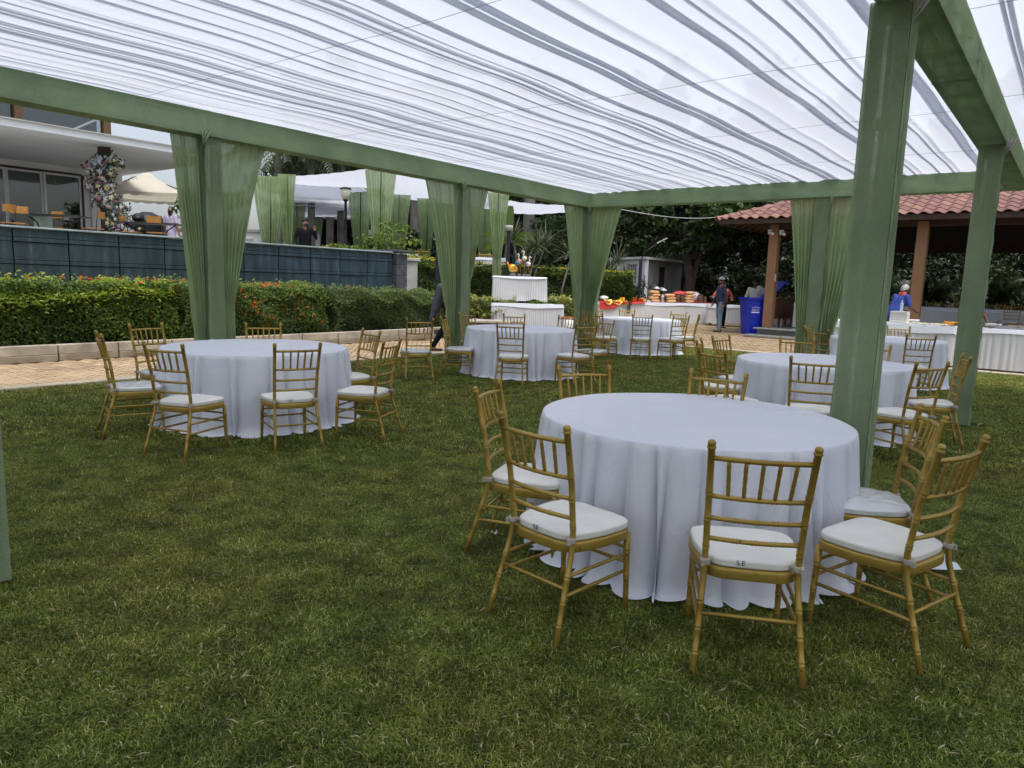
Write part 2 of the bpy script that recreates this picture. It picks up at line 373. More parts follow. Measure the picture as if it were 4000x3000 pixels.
# ================================================================== the setting: ground
def sheet(name, poly, z, mt, kind='structure', sub=None):
    b = MB(); b.add([(p.x, p.y, z) for p in poly], [tuple(range(len(poly)))])
    o = b.build(name, mt); tag(o, kind=kind); return o
M['earth'] = mat('bare_earth_and_leaf_litter', (.085, .06, .035), .95, var=.5, vs=.9, bmp=.4, bs=12, bd=.03)
b = MB(); b.add([(-400, -400, -.06), (400, -400, -.06), (400, 400, -.06), (-400, 400, -.06)], [(0, 1, 2, 3)])
tag(b.build('ground', M['earth']), kind='structure')

def lawn_mat(name='lawn_thatch'):
    m, nt, b, out = base(name)
    n1 = noise(nt, .9, 5, 'world'); n2 = noise(nt, 26, 5, 'world', .7)
    a = ramp(nt, n1, [(.3, (.035, .048, .012)), (.55, (.05, .062, .015)), (.75, (.08, .078, .026))])
    d = ramp(nt, n2, [(.3, .55), (.7, 1.3)])
    x = N(nt, 'ShaderNodeMix', data_type='RGBA', blend_type='MULTIPLY'); x.inputs[0].default_value = 1; nt.links.new(a, x.inputs[6]); nt.links.new(d, x.inputs[7])
    nt.links.new(x.outputs[2], b.inputs['Base Color']); b.inputs['Roughness'].default_value = .9; b.inputs['Specular IOR Level'].default_value = .2
    bump(nt, b, n2, .8, .02); return m
M['lawn'] = lawn_mat()
LV0, LU1 = -1.12, 3.05           # lawn edges: left (v) and far (u)
lawn = sheet('lawn', [W(-24, LV0), W(LU1, LV0 - .0), W(LU1, 24), W(-24, 24)], 0.0, M['lawn'])

# paving: joint bed, edging strip and single herringbone pavers
bed = MB()
us = [-16, -8, -2, 2, 3.2, 4.3, 5.4, 6.5, 7.7, 14, 30]
G = []
for uu in us:
    row = []
    for vv in (-8.2, -4, LV0, 4, 12, 24):
        p = W(uu, vv); row.append((p.x, p.y, gz(p.x, p.y) - .012))
    G.append(row)
bed.grid(G, smooth=False)
path = tag(bed.build('path', M['grout']), kind='structure')
PL, PW, PH = .205, .104, .02
pav_me = MB().box((0, 0, -PH / 2), (PL - .017, PW - .017, PH), ch=.003).mesh('paver', M['paver'])
cands = []
def herring_cells(u0, u1, v0, v1):
    """herringbone: rows a; each brick pair offset one unit along the diagonal"""
    s = PW; out = []; uc, vc = (u0 + u1) / 2, (v0 + v1) / 2; rad = math.hypot(u1 - u0, v1 - v0) / 2 + .4
    n = int(rad / s) + 2
    for a in range(-n, n):
        for b_ in range(-(n // 4) - 2, n // 4 + 3):
            ox, oy = a * s + b_ * 2 * s, a * s - b_ * 2 * s
            for (cx, cy, r) in ((ox + s, oy + s / 2, 0.0), (ox + s / 2 , oy + 2 * s, 90.0)):
                # rotate the lattice by 45 deg
                x = (cx - cy) * .70711; y = (cx + cy) * .70711
                u, v = uc + x, vc + y
                if u0 <= u <= u1 and v0 <= v <= v1: out.append((u, v, r + 45))
    return out
for (u0, u1, v0, v1) in ((-13.8, 3.4, -3.86, LV0 - .22), (3.45, 13.5, -5.5, 14.0)):
    for (u, v, r) in herring_cells(u0, u1, v0, v1):
        p = W(u, v); 
        # only what the lens can see, roughly
        if p.y < 5 or abs(p.x) > .80 * p.y + 1.5: continue
        cands.append((p.length, p, r))
cands.sort(key=lambda t: t[0])
def paver_rot(r): return GR - R(r) + math.pi / 2
for d, p, r in cands[:300]:
    o = inst('paver', pav_me, path, (p.x, p.y, gz(p.x, p.y) + .006 + random.uniform(-.002, .002)), (random.uniform(-.006, .006), random.uniform(-.006, .006), paver_rot(r)))
rest = MB()
for d, p, r in cands[300:]:
    z = gz(p.x, p.y) + .006 + random.uniform(-.002, .002); a = paver_rot(r); x, y = (PL - .017) / 2, (PW - .017) / 2
    ca, sa = math.cos(a), math.sin(a)
    q = [(p.x + sx * x * ca - sy * y * sa, p.y + sx * x * sa + sy * y * ca) for sx, sy in ((-1, -1), (1, -1), (1, 1), (-1, 1))]
    rest.add([(i, j, z - .02) for i, j in q] + [(i, j, z) for i, j in q], [(4, 5, 6, 7), (0, 1, 5, 4), (1, 2, 6, 5), (2, 3, 7, 6), (3, 0, 4, 7)])
tag(rest.build('paver_field', M['paver'], path), kind='stuff')
# edging strip between lawn and paving
edge = thing('lawn_edging', 'narrow pale concrete edging strip between the lawn and the paving', 'edging', W(0, 0), GR)
k = 0
u = -12.0
while u < LU1:
    MB().box((LV0 - .10, u + .5, .012), (.20, .985, .05), ch=.006).build('edging_stone', M['edging'], edge); u += 1.0
v = LV0 - .2
while v < 13:
    MB().box((v + .5, LU1 + .12, .012), (.985, .22, .05), ch=.006).build('edging_stone', M['edging'], edge); v += 1.0

# ------------------------------------------------------------------ planter kerb along the hedge
kerb = thing('planter_kerb', 'low two-course sandstone kerb holding the flowering hedge beside the path', 'kerb', W(0, 0), GR)
kp = [(-12.2, -3.9)]
for i in range(14):
    u = kp[-1][0] + .93; v = -3.9 - (0 if u < -4 else .012 * (u + 4) ** 2); kp.append((u, v))
for (u0, v0), (u1, v1) in zip(kp, kp[1:]):
    c = ((v0 + v1) / 2, (u0 + u1) / 2); a = math.atan2(u1 - u0, v1 - v0); ln = math.hypot(u1 - u0, v1 - v0)
    for zc, h, th, mt in ((.055, .11, .16, 'stone2'), (.19, .155, .15, 'stone')):
        MB().box((c[0] - .08, c[1], zc), (ln - .022, th, h), rz=a, ch=.008).build('kerb_stone', M[mt], kerb)
MB().box((-4.12, -5.6, .11), (.16, 13.4, .2)).build('backing', M['soil'], kerb)
b = MB(); b.add([W(-12.3, -6.2, .24), W(-12.3, -4.0, .24), W(-3, -4.0, .24), W(1.0, -4.35, .24), W(1.0, -6.2, .24)], [(0, 1, 2, 3, 4)])
tag(b.build('hedge_bed', M['soil']), kind='structure')

# ------------------------------------------------------------------ slate panel wall of the terrace
WV, PWD, WU0, WTOP = -6.2, .908, -11.96, 2.2
wall = thing('terrace_wall', 'dark teal slate panel retaining wall with water streaks behind the hedge', 'wall', W(0, 0), GR)
rows = [(.0, .155), (.155, .235), (.235, .56), (.56, .635), (.635, .99), (.99, 1.065), (1.065, 1.9)]
WN = 13
for k in range(WN):
    uc = WU0 + (k + .5) * PWD
    for (t0, t1) in rows:
        h = t1 - t0 - .010; pr = random.uniform(0, .012) + (.012 if h < .1 else 0)
        MB().box((WV - .02 + pr, uc, WTOP - .03 - (t0 + t1) / 2), (.06, PWD - .022, h), ch=.004).build('panel', M['slate'], wall)
MB().box((WV - .15, WU0 + WN * PWD / 2, 1.08), (.2, WN * PWD, 2.16)).build('wall_core', M['slate_joint'], wall)
MB().box((WV - .09, WU0 + WN * PWD / 2, WTOP - .005), (.30, WN * PWD + .02, .035), ch=.006).build('coping', M['coping'], wall)
WE = WU0 + WN * PWD
# slate pier and pale pier that end the wall
pier = thing('slate_pier', 'grey slate block pier that ends the teal wall', 'pier', W(WE + .22, WV - .1), GR)
for i in range(7):
    MB().box((0, 0, .15 + i * .31), (.52, .40, .30), ch=.01).build('block', M['slate_stone'], pier)
MB().box((-.8, 0.0, 2.235), (2.3, .5, .07), ch=.01).build('cap', M['slate_stone'], pier)
pier2 = thing('concrete_pier', 'pale concrete pier beside the slate pier and yellow lantana', 'pier', W(WE + .95, WV - .5), GR)
MB().box((0, 0, 1.0), (.55, .5, 2.0), ch=.012).build('shaft', M['lime'], pier2)
MB().box((0, 0, 2.04), (.66, .62, .09), ch=.012).build('cap', M['lime'], pier2)
MB().box((.35, .1, .55), (.9, 1.2, .1), ch=.012).build('step', M['stone2'], pier2)
MB().box((.55, .1, .75), (.5, 1.2, .1), ch=.012).build('step', M['stone2'], pier2)

# terraces behind the wall
b = MB(); b.prism([W(-26, -6.4), W(-.3, -6.4), W(-.3, -40), W(-26, -40)][::-1], 0, 2.08); tag(b.build('upper_terrace', M['lime']), kind='structure')
b = MB(); b.prism([W(-.29, -7.4), W(30, -7.4), W(30, -60), W(-.29, -60)][::-1], 0, 1.55); tag(b.build('garden_terrace', M['earth']), kind='structure')

# ================================================================== tent frame
H0, BS = 3.2, .28
def sleeve_box(b, a0, a1, half, axis, seg=10, wob=.006):
    """thin cloth box around a bar from a0 to a1 along local axis (0=x,1=y,2=z)"""
    rs = []
    for i in range(seg + 1):
        t = a0 + (a1 - a0) * i / seg; ring = []
        for (p, q) in ((-1, -1), (-.33, -1), (.33, -1), (1, -1), (1, -.33), (1, .33), (1, 1), (.33, 1), (-.33, 1), (-1, 1), (-1, .33), (-1, -.33)):
            corner = abs(p) == 1 and abs(q) == 1
            e = half + (0 if corner else random.uniform(-wob, wob * .3))
            x, y = p * half, q * half
            if abs(p) == 1 and not corner: x = p * e
            if abs(q) == 1 and not corner: y = q * e
            v3 = {0: (t, x, y), 1: (x, t, y), 2: (x, y, t)}[axis]; ring.append(v3)
        rs.append(ring)
    b.grid(rs, smooth=False, closed=True)
def tent_post(u, v, label, half=.112, sub=5, lean=(0, 0), full=False):
    t = thing('tent_post', label, 'tent post', W(u, v), GR, 'cloth wrapped posts of the lawn tent')
    b = MB(); sleeve_box(b, .02, H0, half, 2, 9); b.build('cloth_sleeve', M['sleeve_post'], t)
    r = half - .024
    for (px_, py_) in ((-1, -1), (-1, 1), (1, -1), (1, 1), (.15, -1), (.55, -1), (-1, .2), (1, -.2), (-.2, 1)):
        rr = .020 if abs(px_) == 1 and abs(py_) == 1 else .012; q = half - rr - .010
        MB().tube([(px_ * q, py_ * q, 0), (px_ * q, py_ * q, H0)], rr, 8).build('truss_tube', M['truss'], t)
    n = sub
    for i in range(n + 1):
        z = .06 + (H0 - .12) * i / n; bb = MB()
        for a, c in (((-r, -r), (r, -r)), ((r, -r), (r, r)), ((r, r), (-r, r)), ((-r, r), (-r, -r))): bb.tube([(a[0] * .98, a[1] * .98, z), (c[0] * .98, c[1] * .98, z)], .019, 8)
        bb.build('truss_frame', M['truss'], t)
    # loose seam of the wrapped cloth along one edge
    G = [[(half + .002, -half + .03 + .004 * math.sin(z * 5), z * H0 / 24), (half + .022 + .01 * math.sin(z * 1.7), -half - .012, z * H0 / 24), (half + .004, -half + .0, z * H0 / 24)] for z in range(25)]
    bb = MB(); bb.grid(G); bb.build('cloth_seam', M['sleeve'], t)
    bb = MB()
    for k in range(3): bb.tube([(half * .95, -half * .9, H0 - .03), (half + .05 + .03 * k, -half - .04 + .03 * k, H0 + .03), (half + .03, -half - .05, H0 - .09 - .03 * k)], [.014, .018, .006], 6)
    bb.build('cloth_knot', M['tie'] if full else M['sleeve'], t)
    return t
tent_post(-8.95, 0, 'green wrapped tent post behind the left round table, between two tied curtains')
tent_post(-4.15, 0, 'green wrapped tent post beside the bending person in black')
tent_post(0, 0, 'green wrapped tent post at the far corner of the white canopy')
tent_post(0, 5.08, 'green wrapped tent post in front of the tiled pavilion corner')
tent_post(-4.07, 7.95, 'green wrapped tent post standing second nearest on the right, by the lawn edge', full=True)
tent_post(-9.05, 7.88, 'large green wrapped tent post rising behind the nearest round table', full=True)
tent_post(-12.95, 4.935, 'green wrapped tent post cut off by the left edge of the picture')
def tent_beam(label, axis, a0, a1, off):
    """axis 'u' or 'v'; off = the other coordinate"""
    t = thing('tent_beam', label, 'tent beam', W(0, off, H0 + BS / 2 + .001) if axis == 'u' else W(off, 0, H0 + BS / 2 + .001), GR, 'cloth wrapped beams of the lawn tent')
    ax = 1 if axis == 'u' else 0; ln = a1 - a0; b = MB(); sleeve_box(b, a0, a1, .15, ax, int(ln / .55)); b.build('cloth_sleeve', M['sleeve'], t)
    r = .15 - .022
    for sx in (-1, 1):
        for sy in (-1, 1):
            p = [(sx * r, a0, sy * r), (sx * r, a1, sy * r)] if ax == 1 else [(a0, sx * r, sy * r), (a1, sx * r, sy * r)]
            MB().tube(p, .017, 8).build('truss_tube', M['truss'], t)
    n = int(ln / .62)
    for i in range(n + 1):
        s = a0 + .05 + (ln - .1) * i / n + random.uniform(-.06, .06); bb = MB(); q = [(-r, -r), (r, -r), (r, r), (-r, r)]
        for a, c in zip(q, q[1:] + q[:1]):
            f = (lambda z: (z[0], s, z[1])) if ax == 1 else (lambda z: (s, z[0], z[1]))
            bb.tube([f(a), f(c)], .015, 6)
        bb.build('truss_frame', M['truss'], t)
        # hem band of the sleeve cloth, a little proud
        if i % 3 == 1:
            bb = MB(); sleeve_box(bb, s + .1, s + .13, .1535, ax, 1, .001); bb.build('sleeve_seam', M['sleeve'], t)
    return t
tent_beam('long green wrapped tent beam along the left side of the canopy', 'u', -17.5, -.155, 0)
tent_beam('green wrapped tent beam across the far end of the canopy', 'v', -.15, 17, 0)
tent_beam('green wrapped tent beam overhead on the right side', 'u', -17.5, -.155, 7.95)

# ------------------------------------------------------------------ pleated white cloth ceilings
def pleated(name, label, origin, rz, width, length, fr=(.06, .25), ov=(.02, .11), sag=.035, edge_sag=0.0, nseg=44, seed=1, lip=.02, zt=0.0):
    rg = random.Random(seed); prof = []; x = 0.0
    while x < width:
        wf = rg.uniform(*fr) if rg.random() < .6 else rg.uniform(fr[0] * .35, fr[0])
        o = rg.uniform(*ov); n = 4
        if x / width > .55: wf *= 1.55; o *= 1.5
        for i in range(n): prof.append((x + wf * i / n, -rg.uniform(.15, .5) * min(.12, wf * .3) * math.sin(math.pi * i / n), rg.random()))
        xe = x + wf
        if rg.random() < .85:
            prof += [(xe, 0, rg.random()), (xe + o * .5, .004, .5), (xe + o, .002, .2), (xe + o * .5, .018, .3), (xe + o * .08, .022, .5), (xe + o * .45, .034, .5)]
            x = xe + o * .5
        else:
            prof += [(xe, .0, .4), (xe + .02, .05, .4), (xe + .035, .0, .4)]; x = xe + .04
    prof = [(min(p, width), z, k) for p, z, k in prof]
    G = []
    ph = [rg.uniform(0, 6.28) for _ in range(8)]
    for j in range(nseg + 1):
        t = j / nseg; y = t * length; row = []
        for (p, z, k) in prof:
            wob = (.016 * math.sin(y * .45 + p * 1.3 + ph[0]) + .006 * math.sin(y * 1.1 + p * 2.1 + ph[1])) * math.sin(math.pi * min(1, max(0, p / width)))
            amp = .8 + .35 * math.sin(y * .8 + k * 20)
            zz = z * amp - sag * abs(math.sin(math.pi * y / 2.35)) * .6 - edge_sag * math.sin(math.pi * p / width) * math.sin(math.pi * t)
            row.append((p + wob, y, zz + zt))
        G.append(row)
    b = MB(); b.grid(G); o = b.build(name, M['canopy']); o.location = origin; o.rotation_euler = (0, 0, rz)
    return tag(o, label, 'canopy', 'white pleated cloth ceilings')
ZC = H0 + BS + .035
pleated('cloth_ceiling', 'white pleated cloth ceiling stretched over the round tables', W(-17.4, -.10, ZC), GR, 8.05, 17.5, seed=5)
pleated('cloth_ceiling', 'white pleated cloth ceiling strip beyond the right hand beam', W(-17.4, 8.02, ZC), GR, 8.4, 17.5, seed=8)
for i, u in enumerate((-2.4, -4.9, -7.3, -9.9, -12.2)):
    b = MB(); pts = [(v, .02 * math.sin(v * 1.1 + i), -.045 - .02 * math.sin(math.pi * ((v - .1) / 7.75)) + .006 * math.sin(v * 3 + i)) for v in [.1 + 7.75 * k / 16 for k in range(17)]]
    b.tube(pts, .0018, 5); o = b.build('support_wire', M['wire']); o.location = W(u, 0, ZC - .02); o.rotation_euler = (0, 0, GR)
    tag(o, ('support wire under the white ceiling, %s counted from the far beam' % ('first', 'second', 'third', 'fourth', 'fifth')[i]), 'wire', 'wires under the white ceiling')
for i, u in enumerate((-2.6, -5.3, -8.0)):
    b = MB(); b.tube([(8.12 + k, 0, -.05 + .01 * math.sin(k * 3)) for k in np.linspace(0, 4, 12)], .0018, 5); o = b.build('support_wire', M['wire']); o.location = W(u, 0, ZC - .02); o.rotation_euler = (0, 0, GR)
    tag(o, 'support wire under the right hand ceiling strip, %s from the far beam' % ('first', 'second', 'third')[i], 'wire', 'wires under the right ceiling strip')

# ------------------------------------------------------------------ gathered curtains at the posts
def curtain(name, label, u, v, axis, x0, x1, g0, g1, zg, ztop=H0 - .005, n=84, depth=.055, seed=0, group='green curtains of the lawn tent', zb=.02, rz=GR, mt='curtain', origin=None, folds=7, puddle=.0):
    """hangs from x0..x1 at the top, gathered to g0..g1 at height zg, falling to zb. axis u|v = direction of the hanging line"""
    rg = random.Random(seed); rows = 26; G = []
    ph = [rg.uniform(0, 6.28) for _ in range(6)]; fw = [rg.uniform(.6, 1.4) for _ in range(folds)]; cs = np.cumsum([0] + fw) / sum(fw)
    for r in range(rows + 1):
        z = ztop + (zb - ztop) * r / rows; s = (ztop - z) / max(.01, ztop - zg)
        if s <= 1: k = s ** .92; a, c = x0 + (g0 - x0) * k, x1 + (g1 - x1) * k
        else:
            e = min(1, (zg - z) / max(.2, zg - zb)); a, c = g0 - .03 * e * puddle, g1 + .06 * e * puddle
        row = []; wd = abs(c - a); full = abs(x1 - x0); tight = min(1, s)
        for i in range(n + 1):
            t = i / n; f = np.interp(t, cs, np.arange(folds + 1)); d = depth * (.45 + .95 * tight) * math.sin(2 * math.pi * f + .3 * math.sin(z * 2 + ph[0])) * (1 - .45 * (s > 1))
            x = a + (c - a) * t + .012 * math.sin(f * 6.28 + ph[1]) * tight
            row.append((d, x, z) if axis == 'u' else (x, d, z))
        G.append(row)
    b = MB(); b.grid(G); o = b.build(name, M[mt]); o.location = origin if origin is not None else W(u, v); o.rotation_euler = (0, 0, rz)
    return tag(o, label, 'curtain', group)
curtain('curtain', 'wide sheer green curtain swept to the left of the post behind the left table', -8.95, 0, 'u', -.50, -.115, -.25, -.115, .8, seed=1, folds=7)
curtain('curtain', 'narrow sheer green curtain on the right of the post behind the left table', -8.95, 0, 'u', .15, .82, .145, .30, 1.2, seed=2, folds=6)
curtain('curtain', 'sheer green curtain swept to the left of the post beside the bending person', -4.15, 0, 'u', -.95, -.15, -.36, -.145, 1.0, seed=3, folds=7)
curtain('curtain', 'thin strip of green curtain on the right of the post beside the bending person', -4.15, 0, 'u', .15, .72, .145, .24, 1.5, seed=4, folds=5)
curtain('curtain', 'green curtain tied on the left side of the far corner post', 0, 0, 'u', -.92, -.15, -.30, -.145, 1.1, seed=5, folds=7)
curtain('curtain', 'green curtain tied on the right side of the far corner post', 0, 0, 'v', .15, .92, .145, .34, .95, seed=6, folds=7)
curtain('curtain', 'green curtain on the left of the post before the tiled pavilion', 0, 5.08, 'v', -.62, -.10, -.30, -.145, .8, seed=7, folds=6)
curtain('curtain', 'green curtain pulled to the right of the post before the tiled pavilion', 0, 5.08, 'v', .10, .95, .145, .36, .75, seed=8, folds=7)

# upper terrace tents: slim posts with gathered curtains and white sheets
def terrace_post(px, ptop, Y, wd, label, zb=1.55, seed=0, wb=.3):
    P = at(px, ptop, Y); zt = P.z; rz = GR * .4
    o = thing('terrace_tent_post', 'slim pole inside ' + label, 'tent pole', (P.x, P.y + .06, zb), 0, 'poles of the upper terrace tents')
    MB().tube([(0, 0, 0), (0, 0, zt - zb)], .035, 8).build('pole', M['truss'], o)
    MB().box((0, 0, .02), (.4, .4, .04)).build('base_plate', M['truss'], o)
    curtain('curtain', label, 0, 0, 'v', -wd / 2, wd / 2, -wd * .2, wd * .2, .75, ztop=zt - zb, zb=.02, seed=seed, group='curtains of the upper terrace tents', rz=0, origin=(P.x, P.y, zb), folds=10, depth=.07)
    return P
TP = [(1052, 688, 27, 1.35, 'pale green curtain of the upper tent, leftmost one'), (1120, 680, 25, .62, 'narrow green curtain just left of the man on the phone'),
      (1158, 778, 34, .95, 'green curtain behind the shoulder of the man on the phone'), (1232, 846, 40, .9, 'far dark green curtain right of the man on the phone'),
      (1408, 733, 30, 1.1, 'green curtain of the upper tent right of the globe lamp'), (1488, 658, 26, 1.15, 'tallest green curtain of the upper tent in the middle'),
      (1560, 760, 33, 1.05, 'green curtain of the upper tent behind the small bright shrub'), (1668, 775, 31, .85, 'green curtain of the upper tent left of the second wrapped post'),
      (1895, 815, 30, .95, 'dark green curtain in front of the second palm trunk'), (1948, 752, 24, .72, 'light green curtain hanging left of the two-tier table')]
for i, a in enumerate(TP): terrace_post(*a, seed=20 + i)
def sheet4(label, a, b_, c, d, n=26, sag=.25, seed=0):
    """rippled white sheet between four corner points (a-b near edge, d-c far edge)"""
    rg = random.Random(seed); G = []; ph = rg.uniform(0, 6)
    for i in range(17):
        t = i / 16; row = []
        for j in range(n * 4 + 1):
            s = j / (n * 4); p = (a * (1 - s) + b_ * s) * (1 - t) + (d * (1 - s) + c * s) * t
            z = p.z - sag * math.sin(math.pi * t) * .5 - sag * .5 * math.sin(math.pi * s) + .03 * math.sin(t * 16 * 2.3 + 2 * math.sin(s * 4 + ph)) * min(1, t * 6) + .006 * math.sin(s * n * 2 + ph)
            row.append((p.x, p.y, z))
        G.append(row)
    b = MB(); b.grid(G); return tag(b.build('tent_sheet', M['canopy']), label, 'tent sheet', 'white sheets of the upper terrace tents')
sheet4('white rippled sheet roof of the upper tent, highest one', at(1105, 690, 25), at(1505, 648, 26), at(1505, 738, 33), at(1140, 716, 32), seed=1, sag=.12)
sheet4('white rippled sheet roof right of the tallest terrace curtain', at(1495, 662, 26), at(1990, 752, 26), at(1860, 800, 34), at(1500, 765, 37), seed=2, sag=.15)
sheet4('white rippled sheet roof of the lower middle tent', at(1125, 715, 27.5), at(1420, 735, 29), at(1560, 826, 39), at(1140, 822, 39), seed=3, sag=.12)
sheet4('far low white sheet roof behind the man on the phone', at(1010, 788, 33), at(1385, 806, 34), at(1390, 856, 43), at(1150, 854, 43), seed=4, sag=.12)
sheet4('white sheet roof sagging left of the far corner post', at(1800, 735, 27), at(2255, 800, 27), at(2190, 815, 34), at(1850, 806, 34), seed=5, sag=.4)
sheet4('white sheet edge showing left of the globe lamp', at(1005, 735, 30), at(1120, 755, 30), at(1110, 800, 36), at(1010, 790, 36), seed=6)
# ================================================================== plants
GREEN_DK = [(0, (.010, .022, .006)), (.5, (.022, .045, .012)), (.85, (.042, .075, .018)), (1, (.075, .11, .022))]
GREEN_MD = [(0, (.018, .040, .010)), (.5, (.040, .080, .018)), (.85, (.075, .125, .024)), (1, (.13, .18, .03))]
M['leaf_dark'] = leafmat('leaves_dark', GREEN_DK, .4, .22)
M['leaf_mid'] = leafmat('leaves_mid', GREEN_MD, .42, .3)
M['leaf_duranta'] = leafmat('leaves_yellow_green', [(0, (.042, .084, .017)), (.38, (.125, .205, .032)), (.76, (.26, .35, .045)), (1, (.46, .52, .07))], .5, .42)
M['leaf_tecoma'] = leafmat('leaves_tecoma', [(0, (.05, .095, .026)), (.5, (.14, .22, .05)), (1, (.29, .37, .075))], .55, .42)
M['leaf_plumbago'] = leafmat('leaves_plumbago', [(0, (.05, .085, .028)), (.5, (.12, .18, .055)), (1, (.24, .31, .095))], .6, .35)
M['leaf_lantana'] = leafmat('leaves_lantana', [(0, (.028, .055, .010)), (.5, (.075, .13, .02)), (1, (.20, .27, .03))], .5, .35)
M['leaf_varieg'] = leafmat('leaves_variegated', [(0, (.05, .08, .02)), (.4, (.16, .20, .04)), (.8, (.40, .42, .10)), (1, (.55, .52, .18))], .4, .3)
M['leaf_palm'] = leafmat('leaves_palm', [(0, (.014, .028, .010)), (.6, (.03, .055, .018)), (1, (.075, .10, .03))], .45, .25)
M['leaf_bright'] = leafmat('leaves_bright', [(0, (.06, .11, .015)), (.5, (.14, .22, .025)), (1, (.30, .36, .05))], .4, .35)
M['leaf_dracaena'] = leafmat('leaves_dracaena', [(0, (.04, .055, .03)), (.6, (.09, .12, .055)), (1, (.22, .25, .14))], .45, .2)
M['fl_orange'] = mat('orange_petals', (.78, .16, .02), .5, var=.25, vs=20, transl=.3)
M['fl_yellow'] = mat('yellow_petals', (.80, .58, .03), .5, var=.1, vs=20, transl=.3)
M['fl_white'] = mat('white_petals', (.72, .73, .74), .5, var=.06, vs=20, transl=.25)
M['fl_blue'] = mat('pale_blue_petals', (.55, .62, .80), .5, var=.08, vs=20, transl=.25)
M['fl_pink'] = mat('dusty_pink_petals', (.50, .22, .30), .5, var=.2, vs=20, transl=.25)
M['fl_cream'] = mat('cream_petals', (.74, .66, .42), .5, var=.1, vs=20, transl=.25)
M['fl_red'] = mat('crimson_petals', (.45, .02, .06), .5, var=.2, vs=20, transl=.25)

def unit(a): return a / (np.linalg.norm(a, axis=-1, keepdims=True) + 1e-9)
def leaves(name, P, Nrm, size, mt, parent, rnd=None, asp=.5, rg=RNG, fold=.25, sz_var=.35):
    """one folded two-triangle-pair leaf at every point P, facing roughly Nrm"""
    n = len(P); Nrm = unit(Nrm + rg.normal(0, .45, (n, 3))); a = rg.normal(size=(n, 3)); T = unit(a - (a * Nrm).sum(1, keepdims=True) * Nrm); B = np.cross(Nrm, T)
    s = (size * (1 + rg.uniform(-sz_var, sz_var, n)))[:, None]
    v0 = P - T * s * .5; v1 = P + B * s * asp * .5 + Nrm * s * fold * asp - T * s * .05; v2 = P + T * s * .55 - Nrm * s * .08; v3 = P - B * s * asp * .5 + Nrm * s * fold * asp - T * s * .05
    V = np.stack([v0, v1, v2, v3], 1).reshape(-1, 3); i = np.arange(n)[:, None] * 4
    Fc = np.concatenate([i + np.array([[0, 1, 2]]), i + np.array([[0, 2, 3]])], 0)
    r = rg.random(n) if rnd is None else np.clip(rnd, 0, 1)
    return np_mesh(name, V, Fc, mt, np.repeat(r, 4), parent=parent)
def lump(P, k=1.0, seed=0):
    """cheap smooth 3-D noise in -1..1"""
    s = seed * 1.7
    return (np.sin(P[:, 0] * 2.1 * k + s) * np.cos(P[:, 1] * 1.9 * k - s) + np.sin(P[:, 2] * 2.7 * k + P[:, 0] * 1.1 * k + s * 2) + .6 * np.sin(P[:, 1] * 4.3 * k + P[:, 2] * 3.9 * k + s) + .5 * np.cos(P[:, 0] * 5.1 * k - P[:, 1] * 3.3 * k)) / 2.6

